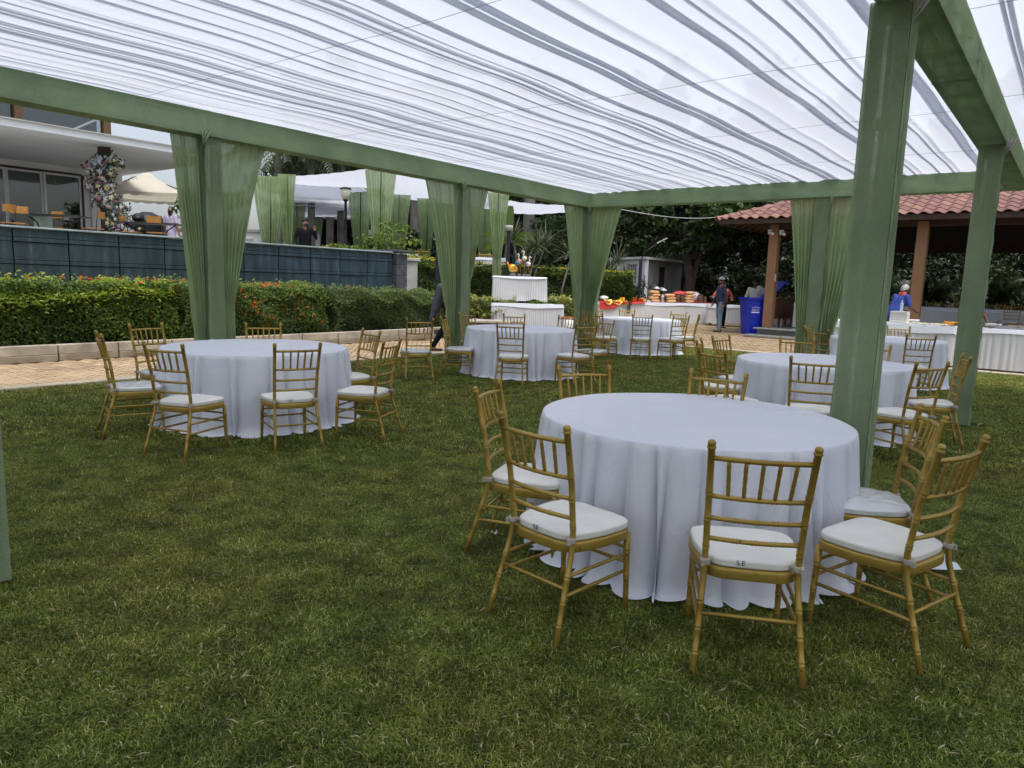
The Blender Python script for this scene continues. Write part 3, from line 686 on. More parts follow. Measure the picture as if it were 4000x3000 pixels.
def hedge(name, label, poly0, poly1, z0, ztop, size, dens, mt, flowers=None, seed=0, rough=.13, core='block_core', sprigs=60, ends=True, topbright=.25, k=1.0):
    """poly0 -> front foot line, poly1 -> back foot line (lists of 2-D points of equal length)."""
    rg = np.random.default_rng(seed); A = np.array([[p[0], p[1]] for p in poly0], float); Bk = np.array([[p[0], p[1]] for p in poly1], float)
    c = (A[0] + Bk[-1]) / 2; t = thing(name, label, 'hedge', (c[0], c[1], z0)); off = np.array([c[0], c[1], z0])
    def along(Q, s): 
        x = np.linspace(0, 1, len(Q)); return np.stack([np.interp(s, x, Q[:, 0]), np.interp(s, x, Q[:, 1])], 1)
    H = (lambda s: np.interp(s, [0, 1], ztop if hasattr(ztop, '__len__') else (ztop, ztop)))
    ln = np.linalg.norm(np.diff(A, axis=0), axis=1).sum(); dp = np.linalg.norm(A[0] - Bk[0]); hh = float(np.mean(H(np.array([0, 1.])))) - z0
    nf = int(ln * hh * dens); ntp = int(ln * dp * dens * .8); ne = int(dp * hh * dens) if ends else 0
    pts = []; nor = []; br = []
    d = unit((Bk[0] - A[0])[None])[0]; fn = np.array([-d[0], -d[1], 0])
    ax = unit((A[-1] - A[0])[None])[0]
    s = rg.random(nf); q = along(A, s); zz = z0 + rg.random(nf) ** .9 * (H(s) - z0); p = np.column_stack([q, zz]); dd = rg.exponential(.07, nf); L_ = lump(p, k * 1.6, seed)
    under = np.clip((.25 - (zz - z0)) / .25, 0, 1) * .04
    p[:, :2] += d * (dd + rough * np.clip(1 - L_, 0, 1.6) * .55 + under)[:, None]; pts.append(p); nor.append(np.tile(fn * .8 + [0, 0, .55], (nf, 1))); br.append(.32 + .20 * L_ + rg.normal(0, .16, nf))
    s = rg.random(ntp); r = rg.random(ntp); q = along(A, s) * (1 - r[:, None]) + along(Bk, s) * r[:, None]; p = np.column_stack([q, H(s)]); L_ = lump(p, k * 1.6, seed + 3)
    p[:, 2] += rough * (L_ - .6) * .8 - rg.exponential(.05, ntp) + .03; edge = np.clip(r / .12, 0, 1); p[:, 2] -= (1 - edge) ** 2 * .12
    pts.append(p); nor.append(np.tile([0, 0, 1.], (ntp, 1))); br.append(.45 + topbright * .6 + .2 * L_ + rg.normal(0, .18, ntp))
    for sgn, s0 in ((-1, 0.), (1, 1.)):
        if ne:
            r = rg.random(ne); q = along(A, np.full(ne, s0)) * (1 - r[:, None]) + along(Bk, np.full(ne, s0)) * r[:, None]; zz = z0 + rg.random(ne) * (H(np.full(ne, s0)) - z0); p = np.column_stack([q, zz])
            p[:, :2] -= sgn * ax * (rg.exponential(.07, ne) + rough * .6 * (1 - lump(p, k * 1.6, seed)))[:, None]; pts.append(p); nor.append(np.tile([sgn * ax[0], sgn * ax[1], .4], (ne, 1))); br.append(.35 + rg.normal(0, .18, ne))
    # sprigs that break the outline
    for _ in range(sprigs):
        s = rg.random(1); r = rg.random() ** 1.5; q = (along(A, s) * (1 - r) + along(Bk, s) * r)[0]; z = float(H(s)[0]); h = rg.uniform(.04, .16); n = 9; tt = np.linspace(0, 1, n)
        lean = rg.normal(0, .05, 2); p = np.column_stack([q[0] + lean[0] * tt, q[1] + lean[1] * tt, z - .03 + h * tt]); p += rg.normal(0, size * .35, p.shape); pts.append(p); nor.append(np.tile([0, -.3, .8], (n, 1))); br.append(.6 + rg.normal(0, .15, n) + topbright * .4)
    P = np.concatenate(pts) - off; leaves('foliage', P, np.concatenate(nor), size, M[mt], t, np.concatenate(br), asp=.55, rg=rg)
    # opaque box added inside the hedge to block light, coloured like bark
    b = MB(); G = []; ins = .30
    for s in np.linspace(0.0, 1.0, 24):
        s_ = np.array([np.clip(s, .03, .97) if ends else s]); a = along(A, s_)[0] + d * (ins + .05); e = along(Bk, s_)[0] - d * ins; z = float(H(s_)[0]) - .22
        G.append([(a[0] - off[0], a[1] - off[1], 0.0), (a[0] - off[0], a[1] - off[1], z - z0), (e[0] - off[0], e[1] - off[1], z - z0), (e[0] - off[0], e[1] - off[1], 0.0)])
    b.grid(G, smooth=False); b.build('light_block_core', M[core], t)
    if flowers:
        for (fm, cnt, fs, where, srange) in flowers:
            bb = MB()
            for _ in range(cnt):
                s = np.array([rg.uniform(*srange)])
                if where == 'front' or (where == 'both' and rg.random() < .5): q = along(A, s)[0]; z = z0 + .15 + rg.random() * (float(H(s)[0]) - z0 - .1); c3 = np.array([q[0] - d[0] * (-.04), q[1] - d[1] * (-.04), z]); L_ = lump(c3[None], k * 1.6, seed)[0]; c3[:2] += d * (rough * (1 - L_) * .8 - .03); nn = np.array([fn[0], fn[1], .5])
                else: r = rg.random() ** 1.3; q = (along(A, s) * (1 - r) + along(Bk, s) * r)[0]; c3 = np.array([q[0], q[1], float(H(s)[0]) + rg.uniform(-.02, .05)]); nn = np.array([fn[0] * .5, fn[1] * .5, .8])
                c3 -= off; kk = max(3, int(fs[1] / .02))
                for _k in range(kk):
                    dv = rg.normal(0, 1, 3) + nn * 1.2; dv /= np.linalg.norm(dv); a = c3 + dv * fs[1] * .15; e = c3 + dv * fs[1] * rg.uniform(.5, 1.0); sd_ = np.cross(dv, rg.normal(size=3)); sd_ = sd_ / np.linalg.norm(sd_) * fs[0]
                    bb.add([a, (a + e) / 2 + sd_, e, (a + e) / 2 - sd_], [(0, 1, 2, 3)])
            bb.build('blossoms', M[fm], t)
    return t
def uvl(*pts): return [(W(u, v).x, W(u, v).y) for u, v in pts]
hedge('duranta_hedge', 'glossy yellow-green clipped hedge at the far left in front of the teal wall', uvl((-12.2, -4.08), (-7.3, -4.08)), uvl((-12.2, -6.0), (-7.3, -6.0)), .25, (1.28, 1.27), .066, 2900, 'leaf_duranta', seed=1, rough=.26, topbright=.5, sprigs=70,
      flowers=[('fl_orange', 26, (.016, .09), 'both', (.3, 1)), ('fl_blue', 4, (.012, .05), 'top', (.5, 1))])
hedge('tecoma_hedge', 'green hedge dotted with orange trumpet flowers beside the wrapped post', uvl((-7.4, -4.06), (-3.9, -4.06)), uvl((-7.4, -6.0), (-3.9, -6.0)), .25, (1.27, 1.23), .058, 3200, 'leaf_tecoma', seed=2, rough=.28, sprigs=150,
      flowers=[('fl_orange', 120, (.017, .095), 'both', (0, .98)), ('fl_blue', 4, (.012, .05), 'top', (0, 1))])
hedge('plumbago_hedge', 'soft fine-leaved grey-green hedge right of the orange flowers', uvl((-4.0, -4.05), (-1.5, -4.08), (.6, -4.4)), uvl((-4.0, -6.0), (-1.5, -6.0), (.6, -6.0)), .25, (1.23, 1.08), .047, 4200, 'leaf_plumbago', seed=3, rough=.30, sprigs=170,
      flowers=[('fl_blue', 3, (.012, .05), 'top', (0, 1)), ('fl_orange', 14, (.016, .085), 'both', (0, .35))])
hedge('lantana_hedge', 'tall hedge with small yellow lantana flowers behind the two-tier table', [(-3.3, 21.4), (-1.6, 24.2), (1.5, 25.6), (4.4, 26.3)], [(-4.6, 22.4), (-2.4, 25.8), (1.2, 27.4), (4.2, 28.1)], .5, (2.12, 1.95), .075, 1500, 'leaf_lantana', seed=4, rough=.22, sprigs=160, topbright=.6,
      flowers=[('fl_yellow', 560, (.02, .06), 'top', (0, 1)), ('fl_yellow', 90, (.02, .06), 'front', (0, 1))])
hedge('variegated_hedge', 'low variegated yellow shrub row on the left of the two-tier table', [(-1.55, 20.5), (.1, 20.9)], [(-1.7, 21.7), (.0, 22.1)], .2, .97, .08, 1000, 'leaf_varieg', seed=5, rough=.3, sprigs=40, topbright=.4)
hedge('variegated_hedge', 'low variegated yellow shrub row between the two-tier table and the corner post', [(1.05, 21.4), (2.6, 22.2)], [(.9, 22.6), (2.5, 23.4)], .3, 1.05, .08, 1000, 'leaf_varieg', seed=6, rough=.3, sprigs=40, topbright=.4)
for (x0, y0, x1, y1, lb) in ((-1.7, 20.3, .3, 20.75, 'red-brown planter kerb under the left variegated shrubs'), (1.0, 21.2, 2.8, 22.05, 'red-brown planter kerb under the right variegated shrubs')):
    a = math.atan2(y1 - y0, x1 - x0); t = thing('planter_edge', lb, 'kerb', ((x0 + x1) / 2, (y0 + y1) / 2, .12), a, 'red-brown planter kerbs'); ln = math.hypot(x1 - x0, y1 - y0)
    n = max(2, int(ln / .5))
    for i in range(n): MB().box((-ln / 2 + (i + .5) * ln / n, 0, .12), (ln / n - .012, .14, .26), ch=.008).build('kerb_stone', M['stone2'], t)

# ------------------------------------------------------------------ trees
def tree(name, label, x, y, h, rx, rz, nleaf, size, mt, seed, z0=0.0, trunk=.2, cz=None, limbs=7, group='trees behind the garden', lean=0.0, clump=.55, nclump=60, cat='tree', asp=.55, hang=0.0, twin=False):
    rg = np.random.default_rng(seed); t = thing(name, label, cat, (x, y, z0), 0, group); cz = cz if cz else h - rz * .9
    b = MB(); top = Vector((lean, 0, cz)); tr = [Vector((0, 0, -.1)), Vector((lean * .2 + rg.normal(0, .08), rg.normal(0, .08), cz * .35)), Vector((lean * .6 + rg.normal(0, .12), rg.normal(0, .12), cz * .7)), top]
    b.tube(tr, [trunk * 1.25, trunk, trunk * .8, trunk * .5], 10)
    if twin: b.tube([Vector((.1, 0, 0)), Vector((.35, .1, cz * .4)), Vector((.9, .1, cz * .9))], [trunk * .8, trunk * .65, trunk * .4], 8)
    C_ = []
    for i in range(nclump):
        dv = rg.normal(size=3); dv /= np.linalg.norm(dv); r = rg.random() ** .42; C_.append([lean + dv[0] * rx * r, dv[1] * rx * r, cz + dv[2] * rz * r])
    C_ = np.array(C_)
    for i in range(limbs):
        c = C_[rg.integers(len(C_))]; s = tr[1].lerp(tr[3], rg.uniform(.1, .95)); e = Vector(c); mid = s.lerp(e, .5) + Vector((0, 0, -.15 * (e - s).length + .1)); b.tube([s, mid, e], [trunk * .38, trunk * .25, trunk * .08], 6)
    b.build('trunk', M['bark'], t)
    w_ = rg.uniform(.4, 1.6, nclump); w_ /= w_.sum(); idx = rg.choice(nclump, nleaf, p=w_); cr = clump * rg.uniform(.6, 1.35, nclump)
    dv = unit(rg.normal(size=(nleaf, 3))); rr = rg.random(nleaf) ** .45; off = dv * (rr * cr[idx])[:, None]; off[:, 2] *= .62
    P = C_[idx] + off; Nn = dv * .55 + np.array([0, 0, .65]); Nn[:, 2] -= hang
    tone = rg.normal(.42, .14, nclump)[idx] + rg.normal(0, .17, nleaf) + .10 * dv[:, 2]
    leaves('crown', P, Nn, size, M[mt], t, tone, asp, rg); return t
# belt of dark trees from the terrace tents to the far right
belt = [(-12.0, 43, 12, 3.4), (-8, 44, 11, 3.8), (-4.5, 41, 11.5, 3.6), (-.5, 40, 11, 3.6), (3.2, 39.5, 11, 3.6), (7, 41, 11.5, 3.8), (11, 39, 11, 3.6), (15, 40, 11, 3.8), (19.5, 38, 10.5, 3.6), (24, 38, 10.5, 3.8), (28.5, 36, 10, 3.6), (33, 36, 10, 3.8)]
wh = ['behind the lower terrace tents', 'behind the globe lamp', 'behind the tallest terrace curtain', 'above the two-tier table', 'behind the far corner post', 'above the small white hut', 'beyond the buffet', 'beyond the blue bin', 'behind the pavilion corner', 'behind the middle of the pavilion', 'behind the pavilion on the right', 'at the far right beyond the pavilion']
for i, (x, y, h, r) in enumerate(belt):
    tree('broadleaf_tree', 'dark broadleaf tree in the background, ' + wh[i], x, y, h, r, 4.6, 9000, .27, 'leaf_dark', 100 + i, trunk=.22, cz=5.6, clump=1.15, nclump=58, limbs=6)
# lower bushes closing the view under the crowns
for i, (x, y) in enumerate([(-10.2, 42.5), (-5.8, 36), (-2.2, 35), (1.2, 34.5), (8.6, 36.5), (12.5, 35), (16.2, 35), (20, 33.5), (24, 33), (28, 32)]):
    tree('understory_bush', 'dark shrub filling the shade under the trees, ' + ['left of the globe lamp', 'right of the globe lamp', 'behind the tallest curtain', 'behind the lantana hedge', 'right of the white hut', 'behind the man in the white cap', 'behind the man in the pale shirt', 'behind the pavilion corner', 'behind the pavilion middle', 'behind the pavilion on the right'][i], x, y, 4.2, 2.4, 2.2, 3600, .22, 'leaf_dark', 150 + i, trunk=.08, cz=1.9, clump=.8, nclump=34, limbs=5, group='shrubs under the trees', cat='shrub')
# dense far wood as one mass
rg = np.random.default_rng(5); n = 60000; xs = rg.uniform(-15, 66, n); zs = rg.random(n) ** .8 * 13; P = np.column_stack([xs, 49 + rg.normal(0, 1.2, n) + 2 * np.sin(xs * .6), zs * (1 + .12 * np.sin(xs * .9) + .1 * np.sin(xs * 2.1))])
o = leaves('far_wood', P, np.tile([0, -.7, .5], (n, 1)), .75, M['leaf_dark'], None, .22 + .2 * lump(P, .5, 2) + rg.normal(0, .15, n), .7, rg); tag(o, 'dense dark wood closing the view far behind the garden', 'wood', kind='stuff')
# near big-leaved tree by the hut
tree('almond_tree', 'large-leaved dark tree spreading over the buffet and the white hut', 7.4, 31.5, 8.6, 3.9, 2.6, 7200, .34, 'leaf_mid', 201, trunk=.2, cz=5.2, clump=.75, nclump=74, asp=.52, limbs=12, twin=True, group=None)
tree('almond_tree', 'large-leaved tree hanging low beside the pavilion corner', 10.4, 30.5, 7.6, 2.6, 2.1, 4200, .30, 'leaf_dark', 202, trunk=.14, cz=4.6, clump=.7, nclump=46, asp=.52, limbs=9, lean=.6, group=None)
tree('bright_shrub', 'small open shrub with pale yellow-green leaves on the terrace by the tents', -4.3, 24.4, 1.7, .95, .62, 520, .16, 'leaf_bright', 203, z0=1.55, trunk=.03, cz=1.15, clump=.3, nclump=22, limbs=14, group=None, cat='shrub')
tree('bright_shrub', 'low yellow-green shrub under the globe lamp', -5.9, 24.2, 1.05, .8, .3, 420, .14, 'leaf_bright', 204, z0=1.55, trunk=.02, cz=.72, clump=.25, nclump=20, limbs=9, group=None, cat='shrub')
tree('bright_shrub', 'small yellow-green shrub in front of the tallest terrace curtain', -4.95, 23.6, .95, .5, .25, 260, .13, 'leaf_bright', 205, z0=1.55, trunk=.02, cz=.68, clump=.2, nclump=14, limbs=7, group=None, cat='shrub')
tree('bright_shrub', 'small yellow-green sprig left of the man on the phone', -6.95, 22.1, .9, .3, .2, 120, .11, 'leaf_bright', 209, z0=1.55, trunk=.015, cz=.66, clump=.16, nclump=8, limbs=5, group=None, cat='shrub')
tree('plumeria_tree', 'frangipani tree with long pale leaves and crimson flowers beside the gazebo', -10.75, 25.6, 2.6, 1.15, .8, 650, .34, 'leaf_bright', 206, z0=2.08, trunk=.06, cz=1.55, clump=.4, nclump=26, asp=.28, limbs=10, group=None)
tree('bougainvillea', 'dark crimson-flowered bush below the frangipani tree', -10.2, 24.8, 1.2, .7, .5, 500, .11, 'leaf_mid', 207, z0=2.08, trunk=.03, cz=.6, clump=.25, nclump=18, limbs=7, group=None, cat='shrub')
tree('light_leaf_tree', 'leafy light green branch showing left of the far corner post', 1.35, 29, 5.4, 1.0, .9, 700, .22, 'leaf_mid', 208, z0=.12, trunk=.06, cz=3.0, clump=.4, nclump=22, limbs=8, group=None)
tree('dark_bush', 'round dark bush at the corner of the white hut', 4.75, 28.6, 1.7, .8, .7, 1200, .13, 'leaf_dark', 210, z0=.12, trunk=.04, cz=.85, clump=.3, nclump=30, limbs=7, group=None, cat='shrub')
b = MB(); rg2 = random.Random(4)
for _ in range(26):
    c = Vector((rg2.uniform(-.9, .9), rg2.uniform(-.9, .2), rg2.uniform(.3, 1.5)))
    for k in range(5):
        a = k * 1.26; b.add([c, c + Vector((.07 * math.cos(a), -.03, .07 * math.sin(a))), c + Vector((.07 * math.cos(a + .7), -.03, .07 * math.sin(a + .7)))], [(0, 1, 2)])
pl = [o for o in COL.objects if o.name.startswith('plumeria_tree')][0]; b.build('blossoms', M['fl_red'], pl)

# ------------------------------------------------------------------ palms
def frond(b, base_, dirv, ln, droop, nl=26, wl=.035, ll=.5, seed=0):
    rg = random.Random(seed); d = Vector(dirv).normalized(); pts = []; side = d.cross(Vector((0, 0, 1)))
    side = side.normalized() if side.length > .01 else Vector((1, 0, 0))
    for i in range(11):
        t = i / 10; h = Vector((d.x, d.y, 0)); pts.append(Vector(base_) + d * ln * t + Vector((0, 0, -droop * t * t * ln)))
    b.tube(pts, [.022 * (1 - .8 * i / 10) for i in range(11)], 5)
    for i in range(nl):
        t = .12 + .86 * i / nl; p = pts[int(t * 10)].lerp(pts[min(10, int(t * 10) + 1)], t * 10 % 1); tan = (pts[min(10, int(t * 10) + 1)] - pts[int(t * 10)]).normalized()
        for sg in (-1, 1):
            l_ = ll * (1 - abs(t - .45) * .9) * rg.uniform(.85, 1.1); dv = (side * sg * .85 + tan * .55 + Vector((0, 0, -.28 - .5 * rg.random()))).normalized(); mid = p + dv * l_ * .5 + Vector((0, 0, .03)); e = p + dv * l_ + Vector((0, 0, -l_ * .35)); wv = tan * wl
            b.add([p - wv * .4, p + wv * .4, mid + wv, mid - wv, e], [(0, 1, 2, 3), (3, 2, 4)])
def palm(name, label, x, y, z0, h, r, nfr, ln, seed, droop=.55, trunk_r=None, ll=.55, group='royal palms', crown=True, elev=(.1, 1.1)):
    rg = random.Random(seed); t = thing(name, label, 'palm', (x, y, z0), 0, group); b = MB(); n = max(10, int(h / .16))
    b.tube([(0, 0, h * i / n) for i in range(n + 1)], [r * (1.15 - .3 * i / n) * (1 + (.035 if i % 2 else -.02)) for i in range(n + 1)], 14); b.build('trunk', M['palm_bark'], t)
    if crown:
        for i in range(nfr):
            a = i * 2.4 + rg.uniform(-.2, .2); e = rg.uniform(*elev); bb = MB(); frond(bb, (0, 0, h), (math.cos(a) * math.cos(e), math.sin(a) * math.cos(e), math.sin(e)), ln * rg.uniform(.85, 1.1), droop, seed=seed * 50 + i, ll=ll)
            o = bb.build('frond', M['leaf_palm'], t); me = o.data; at_ = me.attributes.new('rnd', 'FLOAT', 'POINT'); at_.data.foreach_set('value', np.full(len(me.vertices), .3 + .6 * rg.random() ** 1.5, np.float32))
    return t
p = at(1300, 960, 40); palm('royal_palm', 'grey royal palm trunk between the globe lamp and the man on the phone', p.x - .15, p.y, 1.55, 8, .19, 11, 3.0, 1)
p = at(1620, 900, 38.5); palm('royal_palm', 'thick grey palm trunk right of the small bright shrub', p.x, p.y, 1.55, 9, .25, 9, 3.0, 2)
p = at(1510, 900, 38); palm('royal_palm', 'grey palm trunk just right of the tallest terrace curtain', p.x, p.y, 1.55, 9, .17, 9, 3.0, 3)
p = at(1905, 900, 33); palm('royal_palm', 'grey palm trunk behind the dark green curtain', p.x, p.y, .8, 9, .20, 9, 3.0, 4)
p = at(2065, 900, 32); palm('royal_palm', 'tall grey palm trunk behind the spiky dracaenas', p.x, p.y, .4, 9, .25, 9, 3.0, 5)
for i, (px, py, Y) in enumerate([(1085, 600, 33), (1215, 595, 34), (1330, 640, 36)]):
    p = at(px, py, Y); palm('feather_palm', ['feathery dark palm crown above the leftmost terrace tent', 'feathery dark palm crown above the highest white sheet', 'yellowish palm fronds just under the long beam'][i], p.x, p.y, 1.55, p.z - 1.0, .16, 15, 2.7, 20 + i, droop=.75, ll=.75, group='feather palms above the terrace tents', elev=(-.1, 1.0))
for i, (x, y) in enumerate([tuple(W(20.2 + .3 * (k % 2), v).xy) for k, v in enumerate((4.0, 6.2, 8.4, 10.6, 1.8))]):
    t = palm('areca_palm', ['areca palm behind the second pavilion column', 'areca palm in the shade behind the pavilion middle', 'areca palm behind the right wrapped post', 'areca palm at the right edge behind the pavilion', 'areca palm behind the man in blue'][i], x, y, .1, 1.1, .06, 20, 2.3, 40 + i, droop=.45, ll=.5, group='areca palms behind the pavilion', elev=(.5, 1.4))
# dracaenas: bare canes topped with rosettes of sword leaves
def dracaena(label, x, y, z0, canes, seed, ln=.85):
    rg = random.Random(seed); t = thing('dracaena', label, 'plant', (x, y, z0), 0, 'spiky dracaenas behind the two-tier table')
    for (dx, dy, h) in canes:
        b = MB(); e = Vector((dx, dy, h)); b.tube([(dx * .3, dy * .3, 0), (dx * .55, dy * .6, h * .5), e], [.04, .033, .03], 7); b.build('cane', M['palm_bark'], t)
        n = 60; V = []; Fc = []; rn = []
        for i in range(n):
            a = rg.uniform(0, 6.283); el = rg.uniform(-.35, 1.4); d = Vector((math.cos(a) * math.cos(el), math.sin(a) * math.cos(el), math.sin(el))); s = d.cross(Vector((0, 0, 1))).normalized() * .022; l_ = ln * rg.uniform(.7, 1.1)
            p0 = e + Vector((0, 0, rg.uniform(-.12, .12))); mid = p0 + d * l_ * .5; tip = p0 + d * l_ + Vector((0, 0, -.10 * l_ * math.cos(el))); k = len(V); V += [p0 - s * .6, p0 + s * .6, mid + s, mid - s, tip - s * .05, tip + s * .05]; Fc += [(k, k + 1, k + 2, k + 3), (k + 3, k + 2, k + 5, k + 4)]; r_ = rg.random(); rn += [r_] * 6
        np_mesh('leaf_rosette', np.array([tuple(q) for q in V]), np.array(Fc), M['leaf_dracaena'], rn, parent=t)
    return t
p = at(2040, 1150, 25); dracaena('clump of spiky dracaenas with bare canes left behind the two-tier table', p.x, p.y, .8, [(-.35, 0, 2.15), (.15, .2, 1.55), (.45, -.1, 1.9), (.75, .3, 2.0)], 1)
p = at(2160, 1150, 24); dracaena('single dracaena with a leaning cane right of the two-tier table', p.x, p.y, .3, [(.55, 0, 2.1)], 2)
p = at(2420, 1150, 27); dracaena('spiky dracaenas beside the woman behind the buffet', p.x, p.y, .3, [(-.1, .5, 2.0), (.25, .6, 1.2), (-.35, .3, 1.5)], 3, ln=1.0)
# banana plant
t = thing('banana_plant', 'banana plant with one upright bright leaf behind the lamp post', 'plant', at(1975, 1100, 28).xy.to_3d() + Vector((0, 0, 1.0))); b = MB(); b.tube([(0, 0, 0), (.02, 0, 1.4), (.05, 0, 2.2)], [.12, .10, .06], 9); b.build('stem', M['palm_bark'], t)
for i, (a, el, ln) in enumerate([(1.2, 1.45, 1.5), (.15, .25, 1.3), (.5, -.1, 1.2), (3.4, .3, 1.0), (2.9, -.3, 1.0)]):
    d = Vector((math.cos(a) * math.cos(el), math.sin(a) * math.cos(el), math.sin(el))); s = d.cross(Vector((0, 1, .2))).normalized() * .17; G = []
    for j in range(9):
        tt = j / 8; wv = math.sin(math.pi * min(1, .12 + tt * .88)) ** .7; c = Vector((.05, 0, 2.1)) + d * ln * tt + Vector((0, 0, -.25 * tt * tt * (1 - abs(math.sin(el))))); G.append([c - s * wv + Vector((0, 0, .03)), c, c + s * wv + Vector((0, 0, .03))])
    bb = MB(); bb.grid(G); o = bb.build('leaf_blade', M['leaf_bright'], t); o.data.attributes.new('rnd', 'FLOAT', 'POINT').data.foreach_set('value', np.full(27, .35 + .1 * i, np.float32))
# ================================================================== buildings
def hitv(px, py, v):
    d = FW + RT * ((px - 2000) / F_PX) - UP * ((py - 1500) / F_PX); o = Vector((0, 0, EYE)); t = (v - uv(0, 0)[1]) / (d.x * VX + d.y * VY); P = o + d * t; u_, v_ = uv(P.x, P.y); return u_, P.z
def hitu(px, py, u):
    d = FW + RT * ((px - 2000) / F_PX) - UP * ((py - 1500) / F_PX); o = Vector((0, 0, EYE)); t = (u - uv(0, 0)[0]) / (d.x * UX + d.y * UY); P = o + d * t; u_, v_ = uv(P.x, P.y); return v_, P.z
# ---- left house: deep white roof slab, sliding doors, brown column
house = thing('house', 'white modern house with a deep flat roof slab and sliding glass doors on the terrace', 'house', W(0, 0, 2.08), GR)
Z0 = 2.08; ZS0, ZS1 = 5.04 - Z0, 5.22 - Z0
MB().box((-19.2, -10.6, (ZS0 + ZS1) / 2), (12.0, 19.3, ZS1 - ZS0)).build('roof_slab', M['white_wall'], house)
MB().box((-13.18, -10.6, ZS1 + .015), (.10, 19.36, .03)).build('slab_edge', M['lime'], house)
du1, _ = hitv(322, 700, -20); dt = hitv(322, 687, -20)[1] - Z0; wu1 = hitv(412, 700, -20)[0]
MB().box((-20.15, (du1 + wu1 + .6) / 2, ZS0 / 2), (.3, wu1 + .6 - du1, ZS0)).build('wall', M['white_wall'], house)
MB().box((-20.15, (du1 - 18) / 2, (dt + ZS0) / 2), (.3, du1 + 18, ZS0 - dt)).build('wall_above_doors', M['white_wall'], house)
MB().box((-23.2, -9, ZS0 / 2), (.2, 16, ZS0 - .02)).build('inner_wall', M['grey_wall'], house)
MB().box((-21.6, -9, .005), (3.0, 16, .02)).build('inner_floor', M['floor_polish'], house)
MB().box((-21.6, wu1 + .25, ZS0 / 2), (3.0, .2, ZS0 - .02)).build('end_wall', M['white_wall'], house)
us_ = [hitv(x, 760, -20)[0] for x in (322, 175, 30)]; us_.append(us_[-1] * 2 - us_[-2]); us_.append(us_[-1] * 2 - us_[-2])
MB().box((-20.10, us_[0] + .02, dt / 2), (.22, .05, dt)).build('door_jamb', M['dark_wood'], house)
MB().box((-20.10, (us_[0] + us_[-1]) / 2, dt + .025), (.24, abs(us_[0] - us_[-1]), .05)).build('door_head', M['dark_wood'], house)
for i in range(4):
    a, c = us_[i + 1], us_[i]; x = -20.08 - .05 * (i % 2); f = MB(); fw = .075
    f.box((x, a + fw / 2 + .005, dt / 2), (.05, fw, dt - .02)); f.box((x, c - fw / 2 - .005, dt / 2), (.05, fw, dt - .02)); f.box((x + .001, (a + c) / 2, dt - .05), (.05, c - a - .16, fw)); f.box((x + .001, (a + c) / 2, .06), (.05, c - a - .16, fw + .03))
    d_ = f.build('sliding_door', M['white_wall'], house); MB().box((x, (a + c) / 2, dt / 2), (.008, c - a - .15, dt - .15)).build('pane', M['glass'], d_)
M['olive_drape'] = mat('olive_drape', (.26, .22, .12), .85, var=.2, vs=4)
b = MB(); G = [[(-20.55 + .05 * math.sin(i * 1.15), us_[1] + (us_[0] - us_[1]) * i / 46, z) for i in range(47)] for z in (.02, dt)]; b.grid(G); b.build('drape', M['olive_drape'], house)
o = MB().box((-20.049, (us_[0] + us_[1]) / 2 + .06, 1.18), (.004, .16, .16)).build('door_sign', M['white_paint'], house)
MB().box((-23.08, us_[1] - .75, 1.55), (.03, .8, 1.0)).build('picture', M['black_metal'], house)
MB().box((-23.06, us_[1] - .75, 1.55), (.01, .68, .88)).build('picture_print', mat('faded_print', (.10, .10, .11), .6, var=.9, vs=3, col2=(.45, .45, .47)), house)
cu, _ = hitv(409, 650, -14.2)
MB().box((-14.2, cu, ZS0 / 2), (.26, .26, ZS0 - .01)).build('column', M['dark_wood'], house)
for k in range(3): MB().lathe([(.30, 0), (.30, -.035), (.28, -.04)], (-15.8 - k * .4, -8.35 - k * 3.2, ZS0 - .002), 24).build('ceiling_light', M['white_paint'], house)
# upper storey: glazing between brown posts under a timber roof
uz0, uz1 = ZS1 + .03, ZS1 + 1.9; uu1, _ = hitv(412, 480, -15.6)
for px in (412, 70, -300): u_, _ = hitv(px, 470, -15.6); MB().box((-15.6, u_, (uz0 + uz1) / 2), (.22, .22, uz1 - uz0)).build('upper_post', M['wood_col'], house)
u_ = [hitv(px, 470, -15.6)[0] for px in (412, 70, -300)]
for a, c in zip(u_, u_[1:]): MB().box((-15.65, (a + c) / 2, (uz0 + uz1) / 2), (.02, abs(a - c) - .24, uz1 - uz0)).build('pane', M['glass'], house)
MB().box((-18.5, uu1 - 6.2, (uz0 + uz1) / 2), (5.5, 12, uz1 - uz0 - .02)).build('upper_wall', M['grey_wall'], house)
rt_ = MB(); rt_.box((-17.2, uu1 - 5.2, uz1 + .10), (7.0, 13.0, .12)); rf = rt_.build('upper_roof', M['dark_wood'], house)
for i in range(14): MB().box((-17.2, uu1 + 1.1 - i * .95, uz1 + .0), (6.9, .09, .12)).build('rafter', M['wood_col'], rf)
b = MB(); b.bar((-15.58, u_[0] - .1, uz0 + .9), (-15.58, u_[0] - 1.6, uz0 - .02), .06, .06); b.build('brace', M['white_wall'], house)
